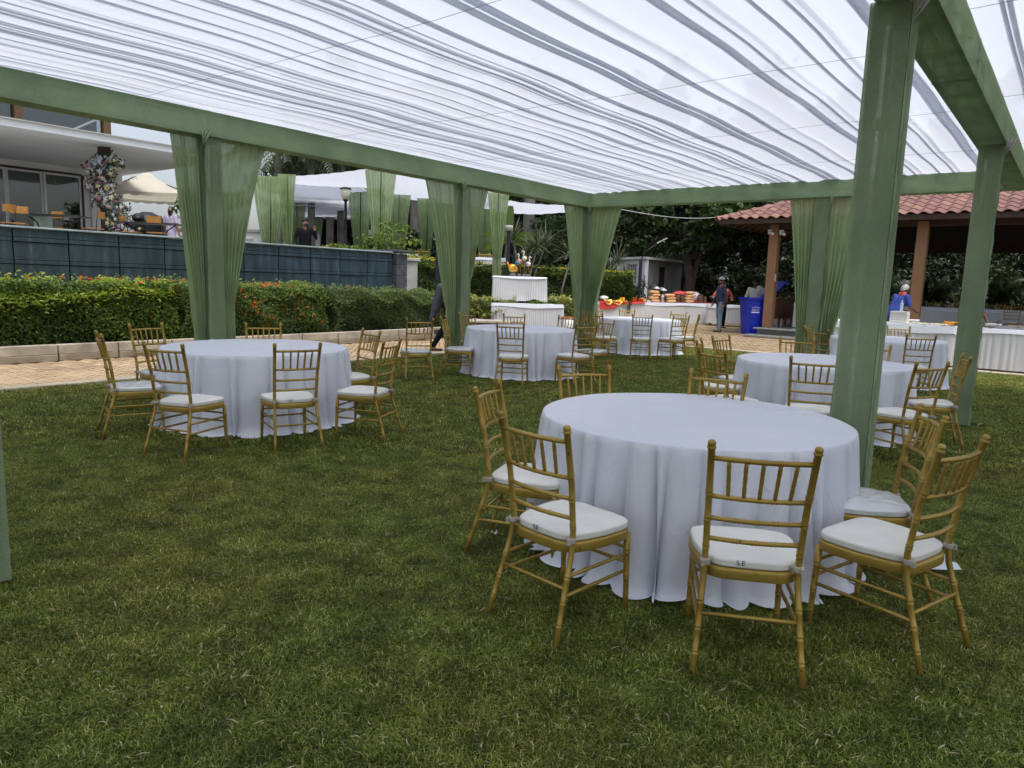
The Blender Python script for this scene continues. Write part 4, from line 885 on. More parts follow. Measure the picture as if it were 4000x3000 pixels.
# ---- flower column wrapped round the brown column
fl = thing('flower_column', 'tall arrangement of white, cream and dusty pink flowers wound round the brown column', 'flowers', (W(cu, -13.95).x, W(cu, -13.95).y, 2.08)); rg = random.Random(3)
spots = []
for i in range(480):
    t = rg.random(); z = .1 + 2.55 * t; w_ = .42 if t < .33 else (.20 if t < .5 else .34); cxs = .12 * math.sin(t * 7) + (.18 if t < .45 else -.05); spots.append((Vector((cxs + rg.gauss(0, w_ * .5), -.12 + rg.gauss(0, .12), z)), rg.random()))
groups = {'fl_white': [], 'fl_cream': [], 'fl_pink': [], 'fl_blue': []}
for p, k in spots: groups['fl_white' if k < .38 else 'fl_cream' if k < .62 else 'fl_pink' if k < .86 else 'fl_blue'].append(p)
for g, ps in groups.items():
    b = MB()
    for p in ps: r_ = rg.uniform(.025, .058); b.ell(p, (r_, r_, r_ * .7), 7, 4); [b.ell(p + Vector((math.cos(q) * r_, -.3 * r_, math.sin(q) * r_)), (r_ * .6, r_ * .4, r_ * .6), 5, 3) for q in (0, 1.25, 2.5, 3.8, 5.0)]
    b.build('blossoms', M[g], fl)
P = np.array([tuple(p) for p, k in spots for _ in range(4)]) + RNG.normal(0, .09, (len(spots) * 4, 3)); leaves('foliage', P, np.tile([0, -1., .3], (len(P), 1)), .11, M['leaf_dark'], fl, None, .4)
b = MB()
for k in range(7): b.tube([(.45, -.1, 1.95), (.55 + .05 * k, -.1, 2.0 + .02 * k), (.72 + .03 * k, -.12, 2.02 + .05 * (k % 3))], [.012, .01, .004], 5)
b.build('dry_twigs', M['bark'], fl)
# ---- gazebo
gp_ = at(578, 760, 29); gaz = thing('gazebo', 'cream pointed gazebo tent with scalloped edge behind the flower column', 'gazebo', (gp_.x, gp_.y, 2.08), R(20))
M['gaz'] = mat('cream_tarpaulin', (.72, .68, .56), .6, var=.06, vs=2, transl=.35)
hz = at(578, 762, 29).z - 2.08; az = at(578, 668, 29).z - 2.08; hw = 1.75; b = MB()
for (ax_, ay, bx_, by) in ((-1, -1, 1, -1), (1, -1, 1, 1), (1, 1, -1, 1), (-1, 1, -1, -1)):
    G = []
    for i in range(9):
        t = i / 8; z = hz + (az - hz) * (t ** 1.6); k = 1 - t; G.append([((ax_ + (bx_ - ax_) * j / 12) * hw * k, (ay + (by - ay) * j / 12) * hw * k, z - .05 * math.sin(math.pi * j / 12) * k) for j in range(13)])
    b.grid(G)
b.build('roof_cloth', M['gaz'], gaz); b = MB()
for (ax_, ay, bx_, by) in ((-1, -1, 1, -1), (1, -1, 1, 1), (1, 1, -1, 1), (-1, 1, -1, -1)):
    G = [[((ax_ + (bx_ - ax_) * j / 40) * hw * 1.005, (ay + (by - ay) * j / 40) * hw * 1.005, hz - .05 * math.sin(math.pi * j / 40) - d * (.10 + .05 * abs(math.sin(j * math.pi / 5)))) for j in range(41)] for d in (0, 1)]; b.grid(G)
b.build('scalloped_valance', M['gaz'], gaz)
for sx in (-1, 1):
    for sy in (-1, 1): MB().tube([(sx * hw * .97, sy * hw * .97, 0), (sx * hw * .97, sy * hw * .97, hz)], .03, 8).build('leg', M['lime'], gaz)
    MB().tube([(sx * hw * .97, -hw * .97, hz - .02), (0, 0, az - .25)], .02, 6).build('roof_strut', M['dark_wood'], gaz)
# far parapet, water tank, small pillar behind the terrace
par = thing('parapet', 'pale boundary wall with arches behind the gazebo', 'wall', (-14.2, 36, 2.0)); MB().box((0, 0, .75), (9, .2, 1.5)).build('wall', M['white_wall'], par); MB().box((0, -.02, 1.55), (9, .3, .12)).build('coping', M['lime'], par)
for i in range(9): MB().box((-4 + i, -.13, .7), (.5, .06, 1.0), ch=.02).build('recess_panel', M['lime'], par)
p = at(575, 830, 33); t = thing('water_tank', 'black ribbed plastic water tank behind the terrace tables', 'water tank', (p.x, p.y, 2.6)); b = MB(); pr = [(.70, 0)]
for i in range(7): pr += [(.74, .05 + i * .16), (.70, .13 + i * .16)]
pr += [(.6, 1.28), (.3, 1.4), (.25, 1.45), (.02, 1.46)]; b.lathe(pr, seg=24); b.build('tank_body', M['black_metal'], t); MB().box((0, 0, -.27), (1.5, 1.5, .52)).build('stand', M['lime'], t)

# ---- terrace cafe furniture
def cafe_chair(label, px, py, Y, rz, wood='orange_wood', z=2.08):
    p = at(px, py, Y); t = thing('cafe_chair', label, 'chair', (p.x, p.y, z), rz, 'wood and metal chairs on the house terrace')
    for sx in (-1, 1):
        MB().tube([(sx * .2, -.2, 0), (sx * .2, -.18, .45), (sx * .2, -.24, .92)], .014, 6).build('back_post', M['black_metal'], t); MB().tube([(sx * .2, .2, 0), (sx * .2, .2, .44)], .014, 6).build('front_leg', M['black_metal'], t)
        MB().tube([(sx * .2, -.18, .42), (sx * .2, .2, .42)], .012, 6).build('side_rail', M['black_metal'], t)
    MB().box((0, .01, .455), (.42, .42, .025), ch=.006).build('seat', M[wood], t); G = [[(-.2 + .4 * i / 8, -.225 - .03 * math.sin(math.pi * i / 8) + dy, z_) for i in range(9)] for z_, dy in ((.72, 0), (.90, -.02))]
    b = MB(); b.grid(G); b.grid([[(q[0], q[1] + .014, q[2]) for q in r][::-1] for r in G]); b.build('backrest', M[wood], t); return t
cafe_chair('orange wood chair facing the camera before the glass doors', 68, 880, 18.2, R(200))
cafe_chair('orange wood chair cut by the left edge, side on', 8, 880, 18.0, R(80))
cafe_chair('chair with a pale green cloth behind the left terrace table', 200, 880, 19.5, R(170))
cafe_chair('chair seen from the side left of the flower column', 362, 880, 19.4, R(95))
cafe_chair('chair seen from the side right of the flower column', 512, 880, 20.6, R(-85))
cafe_chair('orange wood chair at the right terrace table with its back to us', 612, 880, 20.6, R(8))
def cafe_table(label, px, py, Y, rz, L_=1.5):
    p = at(px, py, Y); t = thing('cafe_table', label, 'table', (p.x, p.y, 2.08), rz, 'black tables on the house terrace'); MB().box((0, 0, .735), (L_, .8, .03), ch=.008).build('table_top', M['black_metal'], t)
    for sx in (-1, 1):
        MB().tube([(sx * L_ * .22, 0, 0), (sx * L_ * .22, 0, .3), (sx * L_ * .27, 0, .55), (sx * L_ * .42, 0, .72)], .02, 7).build('leg', M['black_metal'], t); MB().tube([(sx * L_ * .22, -.3, .015), (sx * L_ * .22, .3, .015)], .02, 6).build('foot', M['black_metal'], t)
    MB().tube([(-L_ * .22, 0, .3), (L_ * .22, 0, .3)], .014, 6).build('stretcher', M['black_metal'], t); return t
cafe_table('black metal table in front of the glass doors', 212, 880, 19.0, R(10)); tb = cafe_table('black metal table right of the flower column', 590, 880, 21.0, R(10), 1.6)
o = MB(); o.grid([[(x, -.26, .3 + .42 * z) for x in (-.28, -.1, .1, .28)] for z in (0, .5, 1)]); p = at(200, 880, 19.4); oo = o.build('shawl', mat('pale_green_shawl', (.32, .42, .38), .8)); oo.location = (p.x, p.y, 2.08); oo.rotation_euler = (0, 0, R(-10)); tag(oo, 'pale green cloth hung on a chair behind the left terrace table', 'cloth')
p = at(540, 846, 21.0); t = thing('helmet', 'black helmet lying on the right terrace table', 'helmet', (p.x, p.y, 2.83)); b = MB(); b.ell((0, 0, .13), (.16, .19, .14)); b.build('shell', M['rubber'], t); b = MB(); b.ell((.03, -.10, .12), (.12, .10, .07)); b.build('visor', M['black_metal'], t)

# ================================================================== tiled pavilion
PZ = .12
pav = thing('pavilion', 'open pavilion with red clay tile hip roof and brown square columns', 'pavilion', W(0, 0, PZ), GR)
EZ = 3.45 - PZ; U0, U1, V0, V1 = 7.45, 19.2, .05, 19.0; RU = (U0 + U1) / 2; SL = .37; RH = (RU - U0) * SL
MB().box((1.34 + 8, 13.2, .125), (16, 11.0, .25), ch=.01).build('plinth', M['granite'], pav)
MB().box((1.30 + 8, 7.72, .235), (16.05, .45, .04), ch=.008).build('plinth_nosing', M['granite'], pav)
MB().box((1.18 + 8, 7.45, .03), (16.05, .75, .06), ch=.008).build('lower_step', M['granite'], pav)
MB().box((1.38 + 8, 13.25, .255), (15.8, 10.8, .012)).build('floor', M['floor_polish'], pav)
for (v, u) in ((1.5, 8.15), (5.42, 8.15), (9.35, 8.15), (13.3, 8.15), (1.5, 18.3), (5.42, 18.3), (9.35, 18.3), (13.3, 18.3)):
    MB().box((v, u, .26 + (EZ - .26) / 2), (.27, .27, EZ - .26), ch=.01).build('column', M['wood_col'], pav)
MB().box(((1.5 + 16) / 2, 8.15, EZ - .02), (15.2, .16, .22)).build('eave_beam', M['dark_wood'], pav); MB().box((1.5, 13.2, EZ - .025), (.16, 10.0, .22)).build('eave_beam', M['dark_wood'], pav); MB().box(((1.5 + 16) / 2, 18.3, EZ - .12), (15.2, .16, .42)).build('eave_beam', M['dark_wood'], pav)
# roof underlay (four slopes) and rafters
hv = RU - U0; b = MB(); z1 = EZ + .10; z2 = z1 + RH
b.add([(V0, U0, z1), (V1, U0, z1), (V1, RU, z2), (V0 + hv, RU, z2)], [(0, 1, 2, 3)]); b.add([(V0, U0, z1), (V0 + hv, RU, z2), (V0, U1, z1)], [(0, 1, 2)]); b.add([(V0, U1, z1), (V0 + hv, RU, z2), (V1, RU, z2), (V1, U1, z1)], [(0, 1, 2, 3)])
roof = b.build('roof', M['dark_wood'], pav)
MB().bar((V0 - .03, U0 - .02, z1 - .05), (V1, U0 - .02, z1 - .05), .05, .14).build('fascia', M['dark_wood'], roof); MB().bar((V0 - .03, U0 - .02, z1 - .05), (V0 - .03, U1, z1 - .05), .05, .14).build('fascia', M['dark_wood'], roof)
for i in range(22):
    v = V0 + .45 + i * .6; ue = U0 + min(hv, max(.2, v - V0)); MB().bar((v, U0 + .02, z1 - .06), (v, ue, z1 - .06 + (ue - U0) * SL), .07, .10).build('rafter', M['rail_wood'], roof)
for i in range(19):
    u = U0 + .45 + i * .6; ve = V0 + min(hv, u - U0, U1 - u); MB().bar((V0 + .02, u, z1 - .06), (V0 + max(.3, ve), u, z1 - .06 + max(.3, ve) * SL), .07, .10).build('rafter', M['rail_wood'], roof)
MB().bar((V0, U0, z1 - .08), (V0 + hv, RU, z2 - .08), .10, .16).build('hip_rafter', M['dark_wood'], roof)
# clay tiles, one by one
TWd, TLn = .30, .36
def s_tile():
    b = MB(); G0 = []; n = 10
    for j in (0, 1):
        row = []
        for i in range(n + 1):
            t = i / n; x = (t - .5) * (TWd + .03); h = .045 * math.sin(t * math.pi / .62) if t < .62 else -.016 * math.sin((t - .62) / .38 * math.pi); row.append((x, (j - .0) * (TLn + .06), h + (.0 if j else .018)))
        G0.append(row)
    b.grid(G0); b.grid([[(p[0], p[1], p[2] - .02) for p in r] for r in G0][::-1]); b.grid([[(p[0], p[1], p[2] - .02) for p in G0[0]], G0[0]], smooth=False)
    return b.mesh('roof_tile', M['tile'])
tm = s_tile(); sa = math.atan(SL); cnt = 0
for r in range(9):
    uo = U0 - .10 + r * TLn * math.cos(sa); zo = z1 + .055 + (r * TLn) * math.sin(sa) - .03
    for c in range(34):
        v = V0 + .12 + c * TWd
        if v - V0 < (uo - U0) + .05 or cnt >= 300: continue
        inst('roof_tile', tm, roof, (v, uo, zo), (sa, random.uniform(-.01, .01), random.uniform(-.012, .012))); cnt += 1
b = MB()
for r in range(17):
    for c in range(62):
        v = V0 + .12 + c * TWd
        if (c < 34 and r < 9) or v - V0 < r * TLn * math.cos(sa): continue
        uo = U0 - .10 + r * TLn * math.cos(sa); zo = z1 + .025 + r * TLn * math.sin(sa)
        G0 = [[(v + (t - .5) * (TWd + .03), uo + j * TLn * 1.1 * math.cos(sa), zo + j * TLn * 1.1 * math.sin(sa) + (.045 * math.sin(t * math.pi / .62) if t < .62 else -.016) + (0 if j else .018)) for t in (0, .15, .31, .47, .62, .8, 1)] for j in (0, 1)]; b.grid(G0)
tag(b.build('upper_tiles', M['tile'], roof), kind='stuff')
hd = Vector((hv, hv, RH)).normalized(); hl = math.sqrt(2 * hv * hv + RH * RH); cap = MB(); G0 = []
for j in range(3): G0.append([((.13 - .015 * j) * math.cos(a), j * .21, (.13 - .015 * j) * math.sin(a) * .9) for a in np.linspace(-.15, math.pi + .15, 11)])
cap.grid(G0); cap.grid([[(x * .84, y, z * .84) for x, y, z in r] for r in G0][::-1]); cap.grid([[(x * .84, y, z * .84) for x, y, z in G0[0]], G0[0]], smooth=False); cm = cap.mesh('ridge_tile', M['tile'])
yaw = math.atan2(-hd.x, hd.y)
for i in range(20):
    p = Vector((V0, U0, z1 + .03)) + hd * (i * .37 - .12); inst('ridge_tile', cm, roof, p, (math.asin(hd.z), 0, yaw))
p = Vector((V0, U0, z1 + .03)) + hd * -.12
# railing on the side
for i in range(46):
    u = 8.45 + i * .115; MB().box((1.5, u, .26 + .52), (.025, .105, .56)).build('railing_board', M['rail_wood'], pav)
for i in range(9):
    u = 8.55 + i * .62; MB().box((1.5, u, .26 + .5), (.06, .05, .98)).build('railing_post', M['rail_wood'], pav)
MB().box((1.5, 11.1, .26 + 1.0), (.08, 5.4, .04)).build('handrail', M['dark_wood'], pav); MB().box((1.5, 11.1, .26 + .82), (.05, 5.4, .05)).build('railing_rail', M['dark_wood'], pav)
for dx, dz in ((-.10, -.22), (.24, -.24)):
    c_ = thing('security_camera', 'white security camera on the %s side of the pavilion corner column' % ('left' if dx < 0 else 'right'), 'camera', W(8.0, 1.5 + dx, PZ + EZ + dz), GR); MB().box((0, 0, .0), (.13, .08, .14), ch=.02).build('mount', M['white_plastic'], c_); b = MB(); b.tube([(.04, -.04, -.02), (.13, -.16, -.08)], [.045, .045], 10); b.build('body', M['white_plastic'], c_)
MB().box((1.64, 8.06, 1.75), (.012, .06, .22)).build('notice_plate', M['white_plastic'], pav)

# ---- small white hut
c0, c1, c2 = at(2395, 1150, 33), at(2512, 1150, 30.5), at(2640, 1150, 33.5); hut = thing('hut', 'small white service hut with a barred window behind the buffet', 'hut', (c1.x, c1.y, .12)); hz = at(2512, 1012, 30.5).z - .12
d1 = Vector((c0.x - c1.x, c0.y - c1.y)); d2 = Vector((c2.x - c1.x, c2.y - c1.y)); l1, l2 = d1.length, d2.length; a1, a2 = math.atan2(d1.y, d1.x), math.atan2(d2.y, d2.x); e1, e2 = d1 / l1, d2 / l2
n1 = Vector((-e1.y, e1.x)); n1 = n1 if n1.y > 0 else -n1; n2 = Vector((-e2.y, e2.x)); n2 = n2 if n2.y > 0 else -n2
wx0, wx1 = .62, 1.55; wz0, wz1 = at(2480, 1106, 31).z - .12, at(2480, 1032, 31).z - .12
def wseg(name, e, n, s0, s1, z0, z1, mt, th=.18, off=0.0):
    c = e * ((s0 + s1) / 2) + n * (th / 2 + off); return MB().box((c.x, c.y, (z0 + z1) / 2), (s1 - s0, th, z1 - z0), rz=math.atan2(e.y, e.x)).build(name, M[mt], hut)
L1 = max(l1, 3.2)
wseg('wall', e1, n1, .0, wx0, 0, hz, 'white_wall'); wseg('wall', e1, n1, wx1, L1, 0, hz, 'white_wall'); wseg('wall', e1, n1, wx0, wx1, 0, wz0, 'white_wall'); wseg('wall', e1, n1, wx0, wx1, wz1, hz, 'white_wall')
wn = wseg('window', e1, n1, wx0, wx1, wz0, wz1, 'black_metal', .02, .15)
for i in range(1, 12): z = wz0 + (wz1 - wz0) * i / 12; wseg('window_bar', e1, n1, wx0, wx1, z - .012, z + .012, 'white_wall', .025, .05)
for i in range(1, 5): s = wx0 + (wx1 - wx0) * i / 5; wseg('window_bar', e1, n1, s - .012, s + .012, wz0, wz1, 'white_wall', .02, .078)
wseg('wall', e2, n2, .185, 1.55, 0, hz, 'grey_wall'); wseg('wall', e2, n2, 2.45, 4.2, 0, hz, 'grey_wall'); wseg('wall_over_door', e2, n2, 1.55, 2.45, hz - .25, hz, 'grey_wall'); wseg('door', e2, n2, 1.56, 2.44, 0, hz - .25, 'dark_wood', .04, .12)  # side walls of the white hut, their shade painted in as grey
wseg('switch_box', e2, n2, 1.05, 1.22, 1.25, 1.45, 'lime', .05, -.052)
MB().prism([(e1 * -.0 + e2 * -.0 - n1 * .25 - n2 * .25)[:], (e1 * (L1 + .3) - n1 * .25)[:], (e1 * (L1 + .3) + e2 * 4.4)[:], (e2 * 4.4 - n2 * .25)[:]][::-1], hz + .003, hz + .10).build('roof_slab', M['white_wall'], hut)

# ---- lamp posts
def lamp(label, px, ptop, Y, z0, urn=True):
    P = at(px, ptop, Y); t = thing('lamp_post', label, 'lamp post', (P.x, P.y, z0), 0); h = P.z - z0; hh = h - .45
    MB().lathe([(.09, 0), (.09, .25), (.055, .3), (.05, hh * .5), (.045, hh), (.08, hh + .03), (.09, hh + .08)], seg=12).build('pole', M['navy_metal'], t)
    MB().lathe([(.10, hh + .08), (.15, hh + .22), (.17, hh + .38), (.15, hh + .42)], seg=14).build('glass_urn', mat('frosted_lamp_glass', (.62, .60, .50), .3), t); MB().lathe([(.2, hh + .42), (.19, hh + .45), (.02, hh + .5)], seg=14).build('lamp_cap', M['navy_metal'], t); return t
lamp('dark lamp post with a frosted urn lamp on the terrace', 1350, 735, 25, 1.55)
lamp('small far lamp post with an urn lamp left of the tallest curtain', 1450, 895, 34, 1.55)
def mast(label, px, py0, Y, z0, h, arm):
    P = at(px, py0, Y); t = thing('lamp_mast', label, 'lamp post', (P.x, P.y, z0)); MB().box((0, 0, h / 2), (.11, .11, h), ch=.01).build('mast', M['navy_metal'], t); b = MB()
    for i in range(3): b.box((.11, 0, h - .75 - i * .32), (.12, .03, .03))
    b.box((.17, 0, h - 1.05), (.03, .03, .95)); b.build('bracket', M['navy_metal'], t)
    if arm: MB().tube([(0, 0, h), (.15, 0, h + .3), (arm * .75, 0, h + .62)], .02, 6).build('arm', M['navy_metal'], t); MB().box((arm, 0, h + .74), (.42, .16, .04), M=Matrix.Rotation(-.5, 3, 'Y')).build('solar_lamp', M['lime'], t)
    else: MB().lathe([(.11, h), (.13, h + .12), (.12, h + .16)], seg=12).build('lamp_head', M['lime'], t)
    return t
mast('dark ladder-like lamp mast left of the two-tier table', 1983, 1050, 22.6, .2, 2.85, .0); mast('dark lamp mast with a solar head in front of the barred window', 2496, 1150, 27.6, .12, 2.35, .75); mast('dark pole left of the second wrapped post', 1708, 1100, 20.2, .12, 2.6, .0)
p = at(2425, 818, 17.5); q = at(2835, 846, 24.0); b = MB(); b.tube([p.lerp(q, i / 14) + Vector((0, 0, -.12 * math.sin(math.pi * i / 14))) for i in range(15)], .008, 5); tag(b.build('cable', M['white_plastic']), 'white cable running from the tent corner to the pavilion roof', 'cable')
# ================================================================== gold bamboo-style banquet chairs
def bamboo(path, r, knots, seg=9, taper=None, cap=None):
    path = [Vector(p) for p in path]; ls = [0]
    for a, c in zip(path, path[1:]): ls.append(ls[-1] + (c - a).length)
    Lt = ls[-1]
    def pt(s):
        s = min(max(s, 0), Lt)
        for i in range(len(path) - 1):
            if s <= ls[i + 1] + 1e-9: return path[i].lerp(path[i + 1], (s - ls[i]) / max(1e-9, ls[i + 1] - ls[i]))
        return path[-1]
    st = {0.0: 1.0, Lt: 1.0}
    for l_ in ls[1:-1]: st[l_] = 1.0
    for k in knots:
        c = k * Lt
        for d, m_ in ((-.0135, 1.0), (-.0095, 1.13), (-.005, 1.13), (-.002, 1.01), (.002, 1.01), (.005, 1.13), (.0095, 1.13), (.0135, 1.0)): st[c + d] = m_
    ss = sorted(s for s in st if -1e-9 <= s <= Lt + 1e-9); tp = taper or (1, 1)
    b = MB(); pts = [pt(s) for s in ss]; rad = [r * st[s] * (tp[0] + (tp[1] - tp[0]) * s / Lt) for s in ss]
    if cap:
        e = (path[-1] - path[-2]).normalized(); p = path[-1]
        for d, m_ in ((.003, 1.25), (.010, 1.25), (.014, .95), (.020, 1.15), (.028, 1.1), (.034, .75), (.037, .2)): pts.append(p + e * d); rad.append(r * m_)
    b.tube(pts, rad, seg); return b
def bow(x0, x1, y, z, d, n=9): return [(x0 + (x1 - x0) * i / (n - 1), y - d * math.sin(math.pi * i / (n - 1)), z) for i in range(n)]
CH = {}
def chair_meshes():
    g = M['gold']
    for sx, k in ((-1, 'postL'), (1, 'postR')):
        CH[k] = bamboo([(sx * .208, -.308, 0), (sx * .190, -.242, .22), (sx * .180, -.198, .37), (sx * .178, -.190, .47), (sx * .183, -.218, .68), (sx * .192, -.272, .912)], .0142, [.10, .20, .31, .55, .68, .80], taper=(.85, 1.0), cap=True).mesh('back_post', g)
        CH['leg' + k[-1]] = bamboo([(sx * .196, .198, 0), (sx * .188, .188, .385)], .0145, [.22, .45, .78], taper=(.8, 1.1)).mesh('front_leg', g)
    def yb(z): return np.interp(z, [.47, .68, .912], [-.190, -.218, -.272])
    def xb(z): return np.interp(z, [.47, .68, .912], [.178, .183, .192])
    CH['top_rail'] = bamboo(bow(-xb(.875), xb(.875), yb(.875), .875, .028), .0105, [.2, .35, .5, .65, .8]).mesh('top_rail', g)
    CH['lower_rail'] = bamboo(bow(-xb(.715), xb(.715), yb(.715), .715, .026), .0098, [.2, .35, .5, .65, .8]).mesh('lower_rail', g)
    CH['slat1'] = bamboo(bow(-xb(.622), xb(.622), yb(.622), .622, .024), .0098, [.3, .5, .7]).mesh('back_slat', g)
    CH['slat2'] = bamboo(bow(-xb(.535), xb(.535), yb(.535), .535, .022), .0098, [.3, .5, .7]).mesh('back_slat', g)
    for i in range(5):
        t = (i + 1) / 6; x1 = (t - .5) * 2 * xb(.875) * .98; x0 = (t - .5) * 2 * xb(.715) * .93; s1 = .028 * math.sin(math.pi * t); s0 = .026 * math.sin(math.pi * t)
        CH['spindle%d' % i] = bamboo([(x0, yb(.715) - s0, .718), (x1, yb(.875) - s1, .872)], .0078, [.22, .5, .78], 8).mesh('spindle', g)
    # seat frame ring and cushion share a rounded trapezoid outline
    def outline(sc, n=48):
        out = []
        for i in range(n):
            a = 2 * math.pi * i / n; c, s = math.cos(a), math.sin(a); e = 2 / 5.0
            x = math.copysign(abs(c) ** e, c); y = math.copysign(abs(s) ** e, s); wx = .214 + (.010 * y) - (.030 if y < 0 else 0) * abs(y); out.append((x * wx * sc, y * .208 * sc + .0))
        return out
    o0, o1 = outline(1.0), outline(.80); b = MB(); n = len(o0)
    rings = [[(x * k, y * k, z - .03) for x, y in oo_] for oo_, k, z in ((o0, 1, .402), (o0, 1.012, .41), (o0, 1.012, .438), (o0, 1, .446), (o1, 1, .446), (o1, 1, .402), (o0, 1, .402))]
    b.grid(rings, closed=True); CH['frame'] = b.mesh('seat_frame', g)
    def cush(mt, seed, wr=0.0):
        rg = random.Random(seed); b = MB(); rs = []
        for sc, z in ((.3, .447), (.93, .447), (.968, .452), (.982, .462), (.976, .468), (.984, .474), (.986, .483), (.975, .490), (.94, .4955), (.85, .500), (.65, .5035), (.4, .505), (.15, .5055), (.02, .506)):
            ring = []
            for i, (x, y) in enumerate(outline(sc)):
                w_ = wr * (math.sin(x * 60 + y * 25 + seed) * math.sin(y * 48 - x * 20)) * (z > .49); ring.append((x, y + .004, .417 + (z - .447) * .80 + w_ + .004 * math.sin(x * 9 + seed) * (sc < .9)))
            rs.append(ring)
        b.grid(rs, closed=True); b.add(rs[-1], [tuple(range(n))], 0, True); return b.mesh('cushion', mt)
    CH['cushion'] = cush(M['cushion'], 1); CH['cushion_film'] = cush(M['cushion_film'], 2, .007); CH['cushion_b'] = cush(M['cushion'], 5, .003); CH['cushion_c'] = cush(M['cushion_film'], 9, .004)
    for sx, k in ((-1, 'strapL'), (1, 'strapR')):
        b = MB(); b.lathe([(.0205, .425), (.0215, .428), (.0215, .446), (.0205, .449)], (sx * .1785, -.194, 0), 10); b.tube([(sx * .165, -.19, .438), (sx * .15, -.17, .436)], [.008, .008], 6); b.box((sx * .188, -.216, .434), (.012, .016, .022)); CH[k] = b.mesh('strap', M['strap'])
    S = []
    for sx in (-1, 1):
        for z in (.285, .205): S.append(bamboo([(sx * (.187 + (.285 - z) * .09), -.228 + (.285 - z) * -.3, z), (sx * .19, .19, z)], .0085, [.3, .5, .7], 7))
    S.append(bamboo([(-.190, -.24, .235), (.190, -.24, .235)], .0085, [.3, .5, .7], 7)); S.append(bamboo([(-.19, .19, .245), (.19, .19, .245)], .0085, [.3, .5, .7], 7)); S.append(bamboo([(-.19, .19, .315), (.19, .19, .315)], .0085, [.3, .5, .7], 7))
    CH['stretchers'] = [s.mesh('stretcher', g) for s in S]
chair_meshes()
def text_mesh(body, size, mt, name='lettering', ext=.0006, align='CENTER'):
    cu_ = D.curves.new(name, 'FONT'); cu_.body = body; cu_.size = size; cu_.align_x = align; cu_.align_y = 'CENTER'; cu_.extrude = ext; cu_.resolution_u = 3
    o = D.objects.new(name, cu_); COL.objects.link(o); bpy.context.view_layer.update(); dg = bpy.context.evaluated_depsgraph_get(); me = D.meshes.new_from_object(o.evaluated_get(dg)); D.objects.remove(o); me.materials.clear(); me.materials.append(mt); return me
SE = text_mesh('S.E', .03, M['ink'])
def chair(bx, by, yaw, label, group, film=False, letters=False, z=0.0, parts=True):
    """bx,by: middle of the back's top; yaw: facing direction in degrees (0 = +X)"""
    a = R(yaw); t = thing('banquet_chair', label, 'chair', (bx + .272 * math.cos(a), by + .272 * math.sin(a), z), a - math.pi / 2, group)
    for k, nm in (('postL', 'back_post'), ('postR', 'back_post'), ('legL', 'front_leg'), ('legR', 'front_leg'), ('top_rail', 'top_rail'), ('lower_rail', 'lower_rail'), ('slat1', 'back_slat'), ('slat2', 'back_slat')): inst(nm, CH[k], t)
    for i in range(5): inst('spindle', CH['spindle%d' % i], t)
    for me in CH['stretchers']: inst('stretcher', me, t)
    f = inst('seat_frame', CH['frame'], t); c = inst('cushion', CH[random.choice(('cushion_film', 'cushion_c')) if film else random.choice(('cushion', 'cushion', 'cushion_b'))], t, rot=(0, 0, random.uniform(-.03, .03)))
    inst('strap', CH['strapL'], c); inst('strap', CH['strapR'], c)
    if letters: inst('lettering', SE, c, (-.03 + random.uniform(-.05, .02), -.2065, .4425), (math.pi / 2, 0, 0))
    return t
# ================================================================== round tables under white cloths
def drape_cloth(label, x, y, rad, h, seed, nf=26, amp=.05, hem=.015, group='white round tablecloths', rz=0):
    rg = random.Random(seed); nph = 420; ph = [rg.uniform(0, 6.28) for _ in range(12)]
    # irregular fold positions
    cuts = sorted(2 * math.pi * (i_ + rg.uniform(-.42, .42)) / nf + .3 for i_ in range(nf)); knots = np.array(cuts); val = np.arange(nf)
    rows = []
    tops = [.02, .25, .5, .7, .85, .93, .965, .985, .996]
    def fold(a):
        f = np.interp(a, np.concatenate([[knots[-1] - 2 * math.pi], knots, [knots[0] + 2 * math.pi]]), np.concatenate([[-1], val, [nf]])); return f
    for t in tops:
        rows.append([(rad * t * math.cos(a), rad * t * math.sin(a), h + .004 + .0025 * math.sin(6 * t * math.cos(a) + ph[0]) * math.sin(5 * t * math.sin(a) + ph[1]) + .006 * math.exp(-((t * math.sin(a - ph[2]) - .12) / .02) ** 2)) for a in np.linspace(0, 2 * math.pi, nph, endpoint=False)])
    for i in range(22):
        s = i / 21; row = []
        for a in np.linspace(0, 2 * math.pi, nph, endpoint=False):
            f = fold(a); w_ = math.cos(2 * math.pi * f); sharp = abs(math.sin(math.pi * f)) ** .55; big = .5 + .5 * math.sin(3 * a + ph[3]) * math.sin(2 * a + ph[4]); am = amp * (.62 + .55 * big) * (s ** .6); drift = .05 * s * math.sin(f * 2.4 + ph[5])
            rr = rad + .006 + .035 * s + am * (sharp - .55) + .01 * s * math.sin(9 * a + 7 * s + ph[6]); z = h * (1 - s) - .006 + .004 * math.cos(s * 3); aa = a + drift
            if s > .85: k = (s - .85) / .15; rr += k * k * .035 * (.4 + big); z += hem * k * (.3 + math.sin(11 * a + ph[7]) * .5)
            row.append((rr * math.cos(aa), rr * math.sin(aa), max(.027 + .006 * math.sin(13 * a), z)))
        rows.append(row)
    b = MB(); b.grid(rows, closed=True); b.add(rows[0], [tuple(range(nph))[::-1]], 0, True); o = b.build('tablecloth', M['cloth']); o.location = (x, y, 0); o.rotation_euler = (0, 0, rz)
    return tag(o, label, 'tablecloth', group)
TAB = [('nearest the camera on the right', 1.08, 4.2, .885), ('on the left of the lawn', -2.66, 7.42, .91), ('in the middle distance', .12, 11.8, .885), ('standing farthest, by the corner post', 2.86, 16.4, .9), ('behind the big near post', 3.40, 7.85, .885), ('by the right hand food counter', 6.32, 12.15, .88)]
